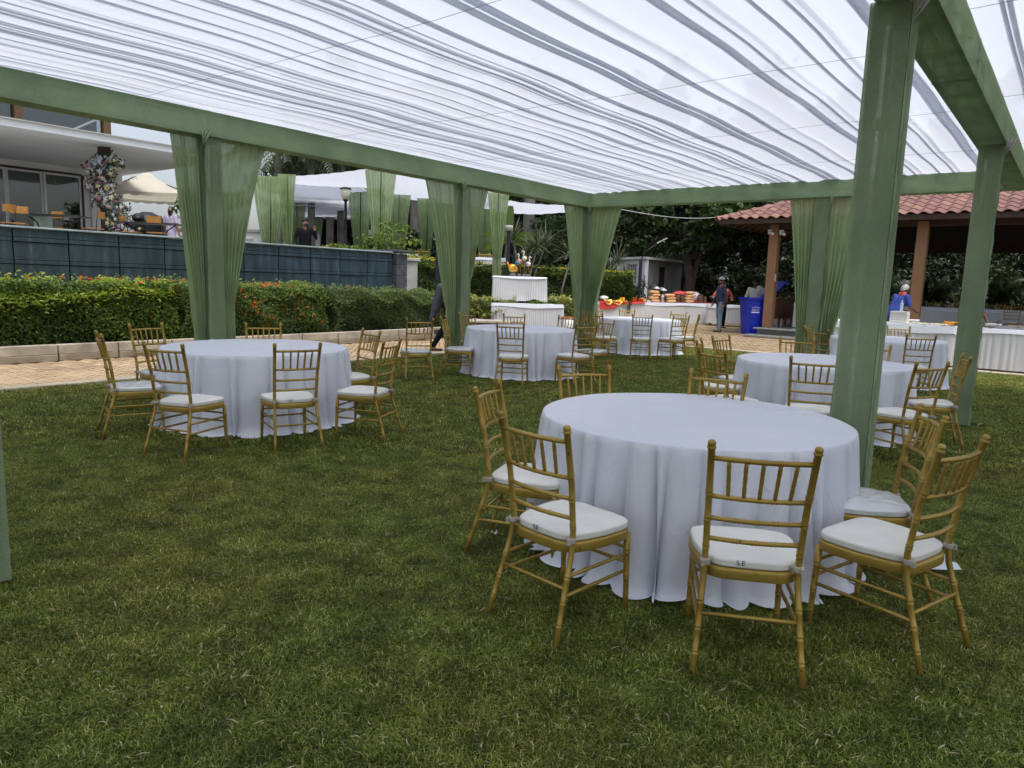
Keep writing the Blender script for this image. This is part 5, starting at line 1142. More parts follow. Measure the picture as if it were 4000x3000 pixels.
for i, (wh_, x, y, r) in enumerate(TAB):
    t = thing('round_table', 'round folding table under the white cloth ' + wh_, 'table', (x, y, 0), i * .7, 'round banquet tables'); MB().lathe([(r - .01, .725), (r, .73), (r, .748), (r - .01, .754)], seg=40).build('table_top', M['dark_wood'], t)
    for k in range(4): a = k * math.pi / 2 + .7; MB().tube([(.5 * math.cos(a), .5 * math.sin(a), 0), (.45 * math.cos(a), .45 * math.sin(a), .725)], .016, 7).build('leg', M['black_metal'], t)
    c = drape_cloth('white floor-length cloth on the round table ' + wh_, x, y, r, .757, 40 + i, nf=(40, 34, 30, 32, 32, 28)[i], amp=(.12, .12, .13, .10, .11, .09)[i], rz=i * 1.3)
    if i == 0:
        for (cx, cy, w_, l_, rz_) in ((.80, -.30, .36, .52, -.1),):
            G = [[(-l_ * .3 + l_ * j / 12, (k / 10 - .5) * w_ * (1 - .45 * (j / 12) ** 2) + .004 * math.sin(j * .6), .040 + .022 * (.5 + .5 * math.sin(k * 1.1 + j * .35)) * (1 - .4 * j / 12)) for k in range(11)] for j in range(13)]
            bb = MB(); bb.grid(G); f = bb.build('cloth_tail', M['cloth'], c); f.location = (cx * 1.32, cy * 1.08, 0); f.rotation_euler = (0, 0, rz_)
NEAR, LEFT, MID, FAR, RIGHT, RFAR = ['chairs around the %s table' % s for s in ('nearest', 'left', 'middle', 'farthest', 'right', 'counter side')]
def cl(lst, grp):
    q_ = {NEAR: .957, LEFT: .967, RIGHT: .972}.get(grp, .988)
    for a in lst: chair(a[0] * q_, a[1] * q_, a[2], a[3], group=grp, **(a[4] if len(a) > 4 else {}))
cl([(-.14, 4.21, -18, 'gold chair left of the nearest table, turned to the right'), (.10, 3.13, 45, 'gold chair at the front left of the nearest table, S.E on its cushion', dict(letters=True)), (1.0, 2.76, 80, 'gold chair in the foreground with its back to the camera and S.E cushion', dict(letters=True)),
    (1.91, 2.97, 125, 'gold chair in the right foreground facing left to the nearest table'), (2.22, 3.74, 166, 'gold chair right of the nearest table in front of the big post', dict(film=True)), (.53, 5.26, -72, 'gold chair just behind the left end of the nearest table'), (1.5, 5.2, -122, 'gold chair back rising behind the middle of the nearest table')], NEAR)
cl([(-3.85, 6.65, 36, 'outermost gold chair on the left with a film-wrapped cushion', dict(film=True)), (-4.1, 8.0, -28, 'gold chair behind the left table, nearest the path on the left', dict(film=True)), (-2.88, 5.88, 72, 'gold chair at the front left of the left table'), (-1.88, 6.24, 123, 'gold chair at the front right of the left table with dark marks on its cushion', dict(letters=True)),
    (-3.02, 8.66, -70, 'gold chair back peeping over the far side of the left table'), (-1.62, 8.15, -140, 'gold chair behind the right side of the left table'), (-1.17, 6.9, 166, 'gold chair at the right end of the left table, side on')], LEFT)
cl([(-1.38, 10.55, 108, 'gold chair with its back to the camera left of the middle table', dict(film=True)), (-1.12, 11.4, -5, 'gold chair seen side on, left of the middle table', dict(film=True)), (-.86, 13.06, -41, 'gold chair in front of the second wrapped post, behind the middle table'), (.0, 13.12, -80, 'gold chair back behind the middle table in front of the two-tier table'),
    (-.05, 10.2, 80, 'gold chair in front of the middle table with its back to the camera'), (1.08, 10.65, 122, 'gold chair at the front right of the middle table'), (.99, 13.1, -117, 'gold chair back behind the right side of the middle table'), (1.51, 11.95, -138, 'gold chair right of the middle table facing the camera', dict(film=True))], MID)
cl([(1.53, 15.9, 5, 'gold chair seen edge on at the far corner post'), (1.66, 14.75, 38, 'gold chair at the left front of the farthest table'), (1.98, 17.15, -40, 'gold chair behind the left side of the farthest table'), (2.6, 14.6, 82, 'gold chair in front of the farthest table with its back to the camera'),
    (3.42, 14.75, 114, 'gold chair at the front right of the farthest table'), (4.0, 15.6, 168, 'gold chair side on at the right of the farthest table'), (2.78, 17.8, -82, 'gold chair back behind the middle of the farthest table'), (3.85, 16.9, -128, 'gold chair back behind the right side of the farthest table')], FAR)
cl([(2.15, 8.3, -22, 'gold chair at the left of the right table, middle one of three'), (1.95, 7.03, 24, 'gold chair at the left of the right table, nearest of three'), (2.63, 9.1, -47, 'gold chair at the left of the right table, farthest of three'), (2.72, 6.45, 68, 'gold chair half hidden by the big near post'), (3.74, 6.38, 112, 'gold chair right of the big near post with its back to the camera'),
    (4.62, 7.3, 158, 'gold chair at the right end of the right table, before the second right post'), (4.22, 8.45, -128, 'gold chair back behind the right table just right of the big post'), (3.6, 9.12, -106, 'gold chair back behind the right table left of the big post')], RIGHT)
cl([(4.72, 11.2, 33, 'gold chair at the left of the counter side table, nearer of two'), (5.05, 12.35, -40, 'gold chair at the left of the counter side table, farther of two'), (7.05, 13.2, -98, 'gold chair back between the counter side table and the food counter'), (5.98, 10.55, 78, 'gold chair in front of the counter side table with its back to the camera')], RFAR)

# ================================================================== skirted buffet tables
def skirted(name, label, x, y, z, rz, L_, Dp, H_, seed=0, pl=.085, over=.10, legs=True, gap=.02, top='cloth', lift=None, group='white skirted buffet tables'):
    rg = random.Random(seed); t = thing(name, label, 'table', (x, y, z), rz, group); MB().box((0, 0, H_ - .012), (L_, Dp, .024), ch=.006).build('table_top', M['cloth'], t)
    if legs:
        for sx in (-1, 1):
            for sy in (-1, 1): MB().box((sx * (L_ / 2 - .12), sy * (Dp / 2 - .1), (H_ - .03) / 2), (.035, .035, H_ - .03)).build('leg', M['black_metal'], t)
    per = [(-L_ / 2, -Dp / 2), (L_ / 2, -Dp / 2), (L_ / 2, Dp / 2), (-L_ / 2, Dp / 2)]; pts = []
    for (a, c) in zip(per, per[1:] + per[:1]):
        a, c = Vector(a), Vector(c); ln = (c - a).length; n = max(8, int(ln / pl * 6)); nrm = Vector(((c - a).y, -(c - a).x)).normalized()
        for i in range(n): pts.append((a + (c - a) * i / n, nrm, i * ln / n))
    rows = []
    for z_, am, out in ((H_ - .006, 0, .004), (H_ - .03, .002, .008), (H_ - .10, .010, .010), (H_ * .6, .020, .016), (H_ * .3, .024, .022), (gap, .028, .03)):
        row = []
        for k, (p, nr, s) in enumerate(pts):
            sj = s + .35 * pl * math.sin(s * 3.7 + seed) + .3 * pl * math.sin(s * 9.1 + 2 * seed); w_ = (abs(math.sin(sj / pl * math.pi)) ** .6 * 2 - 1) * (.45 + .35 * math.sin(s * 5.3 + seed) + .15 * math.sin(s * 13)); q = p + nr * (out + am * w_ + .008 * math.sin(s * 2.3 + seed)); zz = z_
            if lift and z_ == gap: zz += lift(p.x)
            row.append((q.x, q.y, zz))
        rows.append(row)
    b = MB(); b.grid(rows, closed=True); b.build('skirt', M['skirt'], t)
    if over:
        rows = []
        for z_, out in ((H_ + .004, -.35 * Dp), (H_ + .004, 0), (H_ + .001, .012), (H_ - over, .034)):
            rows.append([((p + nr * (out + .003 * math.sin(s * 7))).x, (p + nr * out).y, z_ + (.02 * math.sin(s * 3.1 + seed) if z_ < H_ - .01 else 0)) for p, nr, s in pts])
        b = MB(); b.grid(rows, closed=True, smooth=False); b.build('top_cloth', M['cloth'], t)
    return t
Z1 = .12
pA, pB = at(1922, 1180, 20.9), at(2200, 1186, 20.9); skirted('serving_table', 'lower white skirted table of the two-tier stand in the middle', (pA.x + pB.x) / 2, 21.2, Z1, R(-1), pB.x - pA.x, .75, .76, 1, pl=.075)
pA, pB = at(1927, 1080, 21.2), at(2134, 1084, 21.2); ut = skirted('serving_table', 'upper white skirted table standing on the lower one', (pA.x + pB.x) / 2, 21.35, Z1 + .775, R(-1), pB.x - pA.x, .55, .76, 2, pl=.07, over=.05, gap=.06, lift=lambda x: .06 * math.exp(-((x - .45) / .15) ** 2))
UTX, UTY, UTZ = (pA.x + pB.x) / 2, 21.35, Z1 + .775 + .77
P = np.array([[UTX + .45, 21.15, Z1 + .80]]) + RNG.normal(0, 1, (150, 3)) * [.16, .10, .03]; o = leaves('fern_bunch', P, np.tile([0, -.3, .8], (150, 1)), .16, M['leaf_bright'], None, None, .2); tag(o, 'bunch of green fern leaves lying between the two tiers', 'leaves')
# long buffet by the hut and the angled one behind the blue bin
pL, pR = at(2318, 1190, 26.2), at(2800, 1182, 28.2); aa = math.atan2(pR.y - pL.y, pR.x - pL.x); skirted('buffet_table', 'long white skirted buffet table loaded with snack bags and jars', (pL.x + pR.x) / 2, (pL.y + pR.y) / 2, Z1, aa, (pR - pL).length, .8, .78, 3, pl=.075)
BX, BY, BA = (pL.x + pR.x) / 2, (pL.y + pR.y) / 2, aa
q = at(2850, 1200, 27.0); skirted('buffet_table', 'white skirted table between the man in the cap and the blue bin', q.x + .45, q.y - .3, Z1, R(-10), 2.6, .8, .78, 4, pl=.11, gap=.12)
# right-hand food counter along the lawn edge
fc = W(4.05, 5.55); skirted('food_counter', 'white skirted food counter with a plate stack, left part of the right counter', fc.x, fc.y, .03, GR, 2.75, .75, .84, 5, pl=.12, over=.16)
fc2 = W(4.02, 9.6); skirted('food_counter', 'white skirted food counter with foil trays at the right edge', fc2.x, fc2.y, .03, GR, 4.6, .75, .84, 6, pl=.12, over=.10)
def on_counter(px, u=3.95, z=.885, dv=0): v_ = hitu(px, 1260, u)[0]; return W(u, v_ + dv, z)
# dining row inside the pavilion
dr = W(11.6, 7.6); skirted('dining_table', 'long white skirted dining table in the shade of the pavilion', dr.x, dr.y, PZ + .262, GR, 9.5, .75, .76, 7, pl=.16)
for i in range(14):
    p = W(12.35, 3.4 + i * .62); chair(p.x, p.y, 232, 'gold chair in the row behind the long pavilion table, %s from the left' % ('first', 'second', 'third', 'fourth', 'fifth', 'sixth', 'seventh', 'eighth', 'ninth', 'tenth', 'eleventh', 'twelfth', 'thirteenth', 'fourteenth')[i], 'chairs behind the pavilion table', z=PZ + .262)
for i, v in enumerate((4.45, 6.35, 7.45, 8.35)):
    p = W(10.6, v); chair(p.x, p.y, 52, ['gold chair beside the bent man in blue in the pavilion', 'gold chair in front of the long pavilion table, between the column and the right post', 'gold chair in front of the long pavilion table, right of the right post', 'gold chair in front of the long pavilion table at the right edge'][i], 'chairs before the pavilion table', z=PZ + .262)
p = W(9.3, 2.6); skirted('dining_table', 'white skirted table in the pavilion behind the curtain', p.x, p.y, PZ + .262, GR, 1.2, .75, .76, 8, pl=.16)
# terrace tables behind the lantana
for i, (px, py, Y, L_) in enumerate([(1570, 975, 25, 1.1), (1850, 1010, 26, 2.2), (1500, 965, 27, 1.2)]):
    p = at(px, py, Y); skirted('terrace_table', ['white clothed table on the terrace by the bright shrub', 'white clothed table on the terrace left of the green lamp mast', 'white clothed table on the terrace below the tallest curtain'][i], p.x, p.y, 1.55, R(5), L_, .8, .76, 9 + i, pl=.14, group='clothed tables on the upper terrace')
for i, (px, Y, yw) in enumerate([(1236, 24, -80), (1262, 24, -80), (1385, 26, 90), (1440, 26, 60), (1620, 25, 100), (1655, 25, 80), (1850, 27, 90), (1895, 26, 90), (1835, 25.2, -80), (1935, 26.5, 90), (1530, 26, 80)]):
    p = at(px, 980, Y); chair(p.x, p.y, yw, 'gold chair on the upper terrace ' + ['just right of the man on the phone', 'second right of the man on the phone', 'under the globe lamp', 'right of the globe lamp', 'at the bright shrub table', 'right of the bright shrub', 'behind the table left of the lamp mast', 'right of the table left of the lamp mast', 'in front of the table left of the lamp mast', 'just left of the light green curtain', 'below the tallest curtain'][i], 'gold chairs on the upper terrace', z=1.55)

# ------------------------------------------------------------------ painted wooden birds on the upper table
M['b_yellow'] = mat('yellow_bird_paint', (.75, .48, .03), .4, var=.2, vs=20); M['b_orange'] = mat('orange_bird_paint', (.72, .22, .03), .4); M['b_blue'] = mat('blue_bird_paint', (.03, .16, .36), .4); M['b_white'] = mat('ivory_bird_paint', (.72, .68, .55), .4); M['b_red'] = mat('red_bird_paint', (.5, .04, .03), .4); M['wood_base'] = mat('grey_driftwood', (.12, .11, .10), .8)
bx = at(2003, 1070, 21.35).x
t = thing('wooden_rooster', 'painted yellow and orange wooden bird with a blue neck on the upper table', 'figurine', (bx, UTY - .05, UTZ)); MB().lathe([(.10, 0), (.085, .06), (.05, .10)], seg=10).build('base', M['wood_base'], t); b = MB(); b.ell((0, 0, .22), (.13, .075, .12), M=Matrix.Rotation(.3, 3, 'Y')); b.build('body', M['b_yellow'], t)
for k in range(5): b = MB(); b.tube([(-.06 + .02 * k, -.065, .19 + .025 * k), (.03 + .01 * k, -.075, .17 + .03 * k), (.10, -.06, .20 + .025 * k)], [.008, .014, .006], 6); b.build('wing_feather', M['b_orange'], t)
b = MB(); b.tube([(-.10, 0, .27), (-.16, 0, .36), (-.18, 0, .42)], [.04, .03, .008], 7); b.build('tail', M['b_orange'], t); b = MB(); b.tube([(.08, 0, .28), (.10, 0, .38), (.13, 0, .44)], [.045, .036, .035], 8); b.build('neck', M['b_blue'], t); b = MB(); b.tube([(.13, 0, .45), (.19, 0, .48), (.24, 0, .47)], [.034, .024, .006], 7); b.build('beak', mat('pink_bird_paint', (.7, .3, .26), .4), t)
for i, (px, zc, fl_, mk, lb) in enumerate([(2028, .43, -1, 'b_red', 'ivory wooden crane with a red spot, left one of three on the upper table'), (2047, .52, -1, None, 'plain ivory wooden crane, tallest of three on the upper table'), (2062, .36, 1, 'b_blue', 'ivory wooden crane with a blue wing, right one of three on the upper table')]):
    x = at(px, 1070, 21.35).x; t = thing('wooden_crane', lb, 'figurine', (x, UTY - .03 - .04 * i, UTZ), 0, 'wooden cranes on the upper table'); MB().lathe([(.07, 0), (.06, .04), (.03, .07)], seg=9).build('base', M['wood_base'], t); MB().tube([(.06 if i != 1 else 0, 0, .05), (0, 0, zc - .06)], .010, 6).build('stick', M['orange_wood'], t)
    b = MB(); b.ell((0, 0, zc), (.075, .05, .065)); b.build('body', M['b_white'], t); b = MB(); b.tube([(fl_ * .02, 0, zc + .03), (fl_ * .035, 0, zc + .12), (fl_ * .02, 0, zc + .19), (fl_ * .045, 0, zc + .215), (fl_ * .10, 0, zc + .17)], [.03, .018, .018, .022, .005], 7); b.build('neck', M['b_white'], t)
    if mk: b = MB(); b.ell((-fl_ * .03, -.035, zc), (.035, .02, .035)); b.build('wing_mark', M[mk], t)

# ------------------------------------------------------------------ things on the long buffet
def onb(px, dy=0.0, dz=0.0):
    ca, sa_ = math.cos(BA), math.sin(BA)
    d = FW + RT * ((px - 2000) / F_PX) - UP * ((1180 - 1500) / F_PX); k = d.x / d.y
    # line of the buffet shifted by dy across it
    x0, y0 = BX - sa_ * dy, BY + ca * dy; t_ = (k * y0 - x0) / (ca - k * sa_); return Vector((x0 + ca * t_, y0 + sa_ * t_, Z1 + .795 + dz))
rc = thing('red_cloth', 'bright red cloth over the left end of the long buffet', 'tablecloth', onb(2400, 0, -.795), BA); b = MB(); rg = random.Random(2); G = []
for (yy, zz) in ((.42, .80), (-.44, .80), (-.455, .79), (-.47, .62), (-.48, .50)):
    G.append([(-.85 + 1.9 * i / 20, yy, zz if zz > .7 else .79 - (.79 - zz) * max(.05, (1 - i / 20) ** .5 * (1.0 if i < 8 else .45)) + .01 * math.sin(i)) for i in range(21)])
b.grid(G, smooth=False); b.build('cloth', M['red_cloth'], rc)
rc2 = thing('red_cloth', 'red cloth strip on the right half of the long buffet', 'tablecloth', onb(2650, .1, .006), BA); MB().box((0, 0, 0), (3.2, .5, .008)).build('cloth', M['red_cloth'], rc2)
def bagstack(px, n, dy, lb, w_=.40):
    t_ = None
    for i in range(n):
        p = onb(px + random.uniform(-4, 4), dy, .055 + i * .105); t = thing('snack_bag', lb % ('bottom', 'second', 'third', 'top')[i], 'snack bag', p, BA + random.uniform(-.2, .2), 'bags of puffed snacks on the buffet'); b = MB(); rg = random.Random(px + i); rs = []
        for k in range(9):
            t0 = -math.pi / 2 + math.pi * k / 8; rs.append([(math.copysign(abs(math.cos(a)) ** .6, math.cos(a)) * w_ / 2 * math.cos(t0) ** .5 * (1 + .03 * rg.uniform(-1, 1)) if k not in (0, 8) else 0, math.copysign(abs(math.sin(a)) ** .6, math.sin(a)) * .14 * math.cos(t0) ** .5 if k not in (0, 8) else 0, .058 * math.sin(t0)) for a in np.linspace(0, 6.283, 16, endpoint=False)])
        b.grid(rs, closed=True); b.build('bag', M['snack'], t); MB().box((w_ / 2 + .01, 0, 0), (.05, .2, .004)).build('sealed_edge', M['snack'], t)
bagstack(2555, 4, -.12, 'clear bag of orange puffed snacks, %s of the left stack on the buffet'); bagstack(2617, 3, -.12, 'clear bag of orange puffed snacks, %s of the middle stack on the buffet'); bagstack(2692, 4, -.05, 'clear bag of orange puffed snacks, %s of the right stack on the buffet')
for i, (px, h_, r_, mt, lb) in enumerate([(2586, .27, .09, 'silver', 'glass jar of nuts right of the left snack stack'), (2646, .32, .10, 'jar_brown', 'brown patterned jar between the snack stacks, left one'), (2664, .30, .09, 'jar_brown', 'brown patterned jar between the snack stacks, right one'), (2735, .32, .11, 'jar_brown', 'dark patterned tin near the man in the cap, left one'), (2752, .25, .08, 'jar_brown', 'dark patterned tin near the man in the cap, right one')]):
    t = thing('jar', lb, 'jar', onb(px, -.05), 0, 'jars and tins on the buffet'); MB().lathe([(r_ * .95, 0), (r_, .02), (r_, h_ - .04), (r_ * .9, h_ - .03)], seg=16).build('body', M[mt], t); MB().lathe([(r_ * .95, h_ - .03), (r_ * .95, h_), (r_ * .85, h_ + .01)], seg=16).build('lid', M['dark_wood'] if mt != 'silver' else M['silver'], t)
for i, (px, lb) in enumerate([(2563, 'black drink dispenser with a white lid, left one'), (2590, 'black drink dispenser with a white lid, right one')]):
    t = thing('drink_dispenser', lb, 'dispenser', onb(px, .22, .12 - .06 * i), 0, 'black dispensers at the back of the buffet'); MB().lathe([(.11, -.1), (.115, 0), (.115, .34), (.10, .36)], seg=16).build('body', M['black_metal'], t); MB().lathe([(.12, .36), (.12, .40), (.06, .42), (.04, .45)], seg=16).build('lid', M['white_plastic'], t); MB().tube([(0, -.11, .06), (0, -.16, .06), (0, -.165, .02)], .014, 6).build('tap', M['white_plastic'], t)
for i, (px, r_, h_, mt, lb) in enumerate([(2425, .20, .14, 'gold_foil', 'gold bowl on the left end of the buffet, left one'), (2466, .22, .14, 'gold_foil', 'wide gold bowl on the left end of the buffet, middle one'), (2505, .20, .12, 'gold_foil', 'gold bowl on the left end of the buffet, right one')]):
    t = thing('gold_bowl', lb, 'bowl', onb(px, -.12), 0, 'gold bowls on the buffet'); MB().lathe([(r_ * .8, 0), (r_ * .95, .03), (r_, h_), (r_ * 1.04, h_ + .005), (r_ * .94, h_), (r_ * .75, .04), (.01, .035)], seg=22).build('bowl', M[mt], t); b = MB(); b.ell((0, 0, h_ - .05), (r_ * .85, r_ * .85, .07), 14, 6); b.build('contents', M['snack'] if i else M['cushion'], t)
t = thing('gold_foil_sheet', 'crumpled gold foil sheet hanging over the red cloth', 'foil', onb(2400, -.42, .0), BA); b = MB(); rg = random.Random(9); G = [[(-.45 + .11 * i + rg.uniform(-.02, .02), (.25 if j == 0 else .02 if j == 1 else -.07), (.03 if j == 0 else .03 if j == 1 else -.05 - .09 * abs(math.sin(i * .9))) + rg.uniform(0, .05)) for i in range(10)] for j in range(3)]; b.grid(G, smooth=False); b.build('foil', M['gold_foil'], t)
t = thing('foil_bundle', 'crumpled silver plastic bundle at the left end of the buffet', 'bundle', onb(2355, -.1, .1)); b = MB(); b.ell((0, 0, 0), (.20, .16, .11)); o = b.build('bundle', M['white_plastic'], t)
for v_ in o.data.vertices: v_.co *= 1 + random.uniform(-.12, .12)
t = thing('flower_vase', 'orange glazed vase with a bouquet of red and white flowers', 'vase', onb(2395, -.02)); MB().lathe([(.07, 0), (.075, .02), (.05, .12), (.09, .26), (.095, .34), (.05, .46), (.045, .52), (.07, .58)], seg=18).build('vase', M['terracotta'], t); rg = random.Random(8)
for mt in ('fl_white', 'fl_red', 'fl_pink', 'fl_cream'):
    b = MB()
    for k in range(9): b.ell((rg.gauss(0, .09), rg.gauss(0, .06), .76 + rg.gauss(0, .07)), rg.uniform(.03, .05), 8, 5)
    b.build('blossoms', M[mt], t)
P = np.array([[0, 0, .68]]) + RNG.normal(0, .06, (60, 3)); leaves('foliage', P, np.tile([0, -.5, .5], (60, 1)), .12, M['leaf_dark'], t, None, .4)
t = thing('wrapped_packets', 'heap of packets under red cloth and striped plastic on the buffet', 'packets', onb(2672, .24, .0), BA); b = MB(); b.ell((-.2, 0, .18), (.42, .2, .26)); b.build('red_cover', M['red_cloth'], t); M['stripe'] = mat('silver_blue_striped_plastic', (.10, .14, .28), .3, var=.9, vs=14, col2=(.7, .74, .8)); b = MB(); b.ell((.38, .02, .16), (.42, .2, .26)); o = b.build('striped_cover', M['stripe'], t)
for v_ in o.data.vertices: v_.co *= 1 + random.uniform(-.06, .06)
t = thing('red_dish', 'small red dish on the buffet near the man in the cap', 'dish', onb(2722, -.2)); MB().lathe([(.06, 0), (.12, .05), (.125, .055), (.11, .05), (.02, .012)], seg=18).build('dish', M['red_cloth'], t)
t = thing('paper_box', 'small white and blue box by the red cloth', 'box', onb(2530, -.22), BA); MB().box((0, 0, .035), (.16, .1, .07)).build('box', M['stripe'], t)

# ------------------------------------------------------------------ right counter
p = on_counter(3512); t = thing('plate_stack', 'tall stack of white paper plates at the left end of the food counter', 'plates', p, GR)
for k in range(17): MB().box((random.uniform(-.006, .006), random.uniform(-.006, .006), .007 + k * .0145), (.34, .30, .0135)).build('plate', M['paper'], t)
t = thing('water_bottle', 'clear plastic water bottle standing on the plate stack', 'bottle', p + Vector((.02, .0, .25))); M['pet'] = mat('clear_bottle_plastic', (.7, .76, .8), .12, transp=.55); MB().lathe([(.032, 0), (.034, .01), (.031, .05), (.034, .07), (.031, .11), (.034, .13), (.033, .17), (.014, .205), (.013, .215)], seg=14).build('bottle', M['pet'], t); MB().lathe([(.015, .213), (.015, .235), (.01, .237)], seg=10).build('cap', M['white_plastic'], t)
for i, px in enumerate((3555, 3600, 3640, 3672)):
    p = on_counter(px, 3.9 - .06 * (i % 2)); t = thing('food_sheet', 'white paper spread with pale green and cream food, %s along the counter' % ('first', 'second', 'third', 'fourth')[i], 'food', p, GR + random.uniform(-.4, .4), 'paper sheets with food on the counter'); MB().box((0, 0, .004), (.34, .28, .004)).build('paper', M['paper'], t); b = MB()
    for k in range(26): b.ell((random.uniform(-.14, .14), random.uniform(-.11, .11), .014), (random.uniform(.02, .035), random.uniform(.02, .03), .012), 7, 4)
    b.build('slices', mat('pale_green_slices', (.48, .52, .22), .6, var=.4, vs=12, col2=(.7, .62, .42)), t)
p = on_counter(3725, 4.0); t = thing('fritter_heap', 'heap of orange fritters left of the right hand post', 'food', p, GR); b = MB()
for k in range(28): b.tube([(random.uniform(-.2, .2), random.uniform(-.1, .1), .02 + .03 * (k % 2)), (random.uniform(-.2, .2), random.uniform(-.1, .1), .03 + .03 * (k % 2))], .02, 6)
b.build('fritters', mat('orange_fritters', (.62, .27, .03), .6, var=.3, vs=15), t)
p = on_counter(3965, 3.95); t = thing('foil_tray', 'shallow foil tray on the food counter at the right edge', 'tray', p, GR); b = MB(); b.box((0, 0, .004), (.62, .38, .006)); 
for sx, sy, lx, ly in ((1, 0, .01, .38), (-1, 0, .01, .38), (0, 1, .62, .01), (0, -1, .62, .01)): b.box((sx * .306, sy * .186, .035), (lx, ly, .06))
b.build('tray', M['silver'], t); MB().box((0, 0, .02), (.58, .34, .02)).build('food', M['snack'], t)
p = on_counter(3915, 4.15); t = thing('black_bag', 'small black bag among bowls on the food counter', 'bag', p); b = MB(); b.ell((0, 0, .07), (.14, .1, .085)); o = b.build('bag', M['rubber'], t)
for i, px in enumerate((3872, 3892)):
    p = on_counter(px, 3.95); t = thing('glass_bowl', 'clear bowl of orange snacks on the counter, %s one right of the post' % ('left', 'right')[i], 'bowl', p, 0, 'clear bowls on the counter'); MB().lathe([(.05, 0), (.09, .03), (.11, .08), (.105, .085), (.085, .035), (.01, .01)], seg=16).build('bowl', M['pet'], t); b = MB(); b.ell((0, 0, .04), (.08, .08, .03)); b.build('snacks', M['snack'], t)
# ------------------------------------------------------------------ blue wheelie bin
bp = W(8.2, .97) - Vector((0, .1, 0)); BZ = .12
t = thing('wheelie_bin', 'royal blue wheeled bin with a white printed logo beside the pavilion steps', 'bin', (bp.x, bp.y + .1, BZ), R(-78)); t.scale = (1.04, .90, 1.15); b = MB()
def rr_(w_, d_, z, k=.05): return [(sx * (w_ / 2 - (k if c else 0)), sy * (d_ / 2 - (0 if c else k)), z) for sx, sy, c in ((-1, -1, 0), (-1, -1, 1), (1, -1, 1), (1, -1, 0), (1, 1, 0), (1, 1, 1), (-1, 1, 1), (-1, 1, 0))]
b.grid([rr_(.44, .50, .02), rr_(.46, .52, .05), rr_(.58, .68, .94)], closed=True, smooth=False); b.add(rr_(.44, .50, .02), [tuple(range(8))[::-1]]); b.grid([rr_(.57, .67, .94), rr_(.50, .6, .5)], closed=True, smooth=False); b.build('bin_body', M['blue_plastic'], t)
b = MB(); b.grid([rr_(.58, .68, .93), rr_(.66, .76, .945), rr_(.66, .76, .985), rr_(.60, .70, .99), rr_(.56, .66, .95)], closed=True, smooth=False); b.build('rim', M['blue_plastic'], t)
for sx in (-1, 1):
    w_ = MB(); w_.lathe([(.02, -.03), (.09, -.03), (.10, -.02), (.10, .02), (.09, .03), (.02, .03)], (sx * .27, .27, .10), 18, M=Matrix.Rotation(math.pi / 2, 3, 'Y')); wo_ = w_.build('wheel', M['rubber'], t); w2 = MB(); w2.lathe([(.05, -.034), (.05, .034)], (sx * .27, .27, .10), 14, M=Matrix.Rotation(math.pi / 2, 3, 'Y')); w2.build('hub', M['truss'], wo_)
MB().tube([(-.27, .27, .10), (.27, .27, .10)], .014, 8).build('axle', M['truss'], t); MB().tube([(-.25, .36, .95), (-.25, .43, .99), (.25, .43, .99), (.25, .36, .95)], .018, 8).build('handle', M['blue_plastic'], t)
lid = MB(); lid.grid([[(-.31 + .62 * i / 6, .42 + .02 * math.sin(math.pi * i / 6), 1.0), ] if False else [(-.31 + .62 * i / 6, .46 + .58 * j / 6, 1.03 + .42 * j / 6 + .03 * math.sin(math.pi * i / 6) * math.sin(math.pi * j / 6)) for i in range(7)] for j in range(7)]); lid.grid([[(-.31 + .62 * i / 6, .48 + .58 * j / 6, 1.0 + .42 * j / 6) for i in range(7)][::-1] for j in range(7)]); lo = lid.build('open_lid', M['blue_plastic'], t)
fa = math.atan2(.08, .89); z_ = .66; yy = -(.52 / 2 + (.68 - .52) / 2 * (z_ - .05) / .89)
yy = -(.46 / 2 + (.58 - .46) / 2 * (z_ - .05) / .89) - .002; fa = math.atan2(.06, .89)
lg = inst('lettering', text_mesh('ARISTO', .082, M['white_paint']), t, (-yy + .004, -.06, z_), (math.pi / 2 + fa, 0, math.pi / 2)); Mz = Matrix.Rotation(math.pi / 2, 4, 'Z') @ Matrix.Rotation(fa, 4, 'X')
def logo(b, name):
    o = b.build(name, M['white_paint'], t); o.matrix_local = Matrix.Translation((-yy + .003, -.06, z_)) @ Mz; return o
b = MB(); b.grid([[(-.15 + .30 * i / 12, -.001, .055 + .022 * math.sin(math.pi * i / 12) + d) for i in range(13)] for d in (0, .010)]); logo(b, 'logo_arc')
b = MB(); b.box((0, 0, -.058), (.30, .002, .028)); logo(b, 'logo_bar')
b = MB(); b.box((.16, 0, .062), (.014, .002, .014)); logo(b, 'logo_dot')
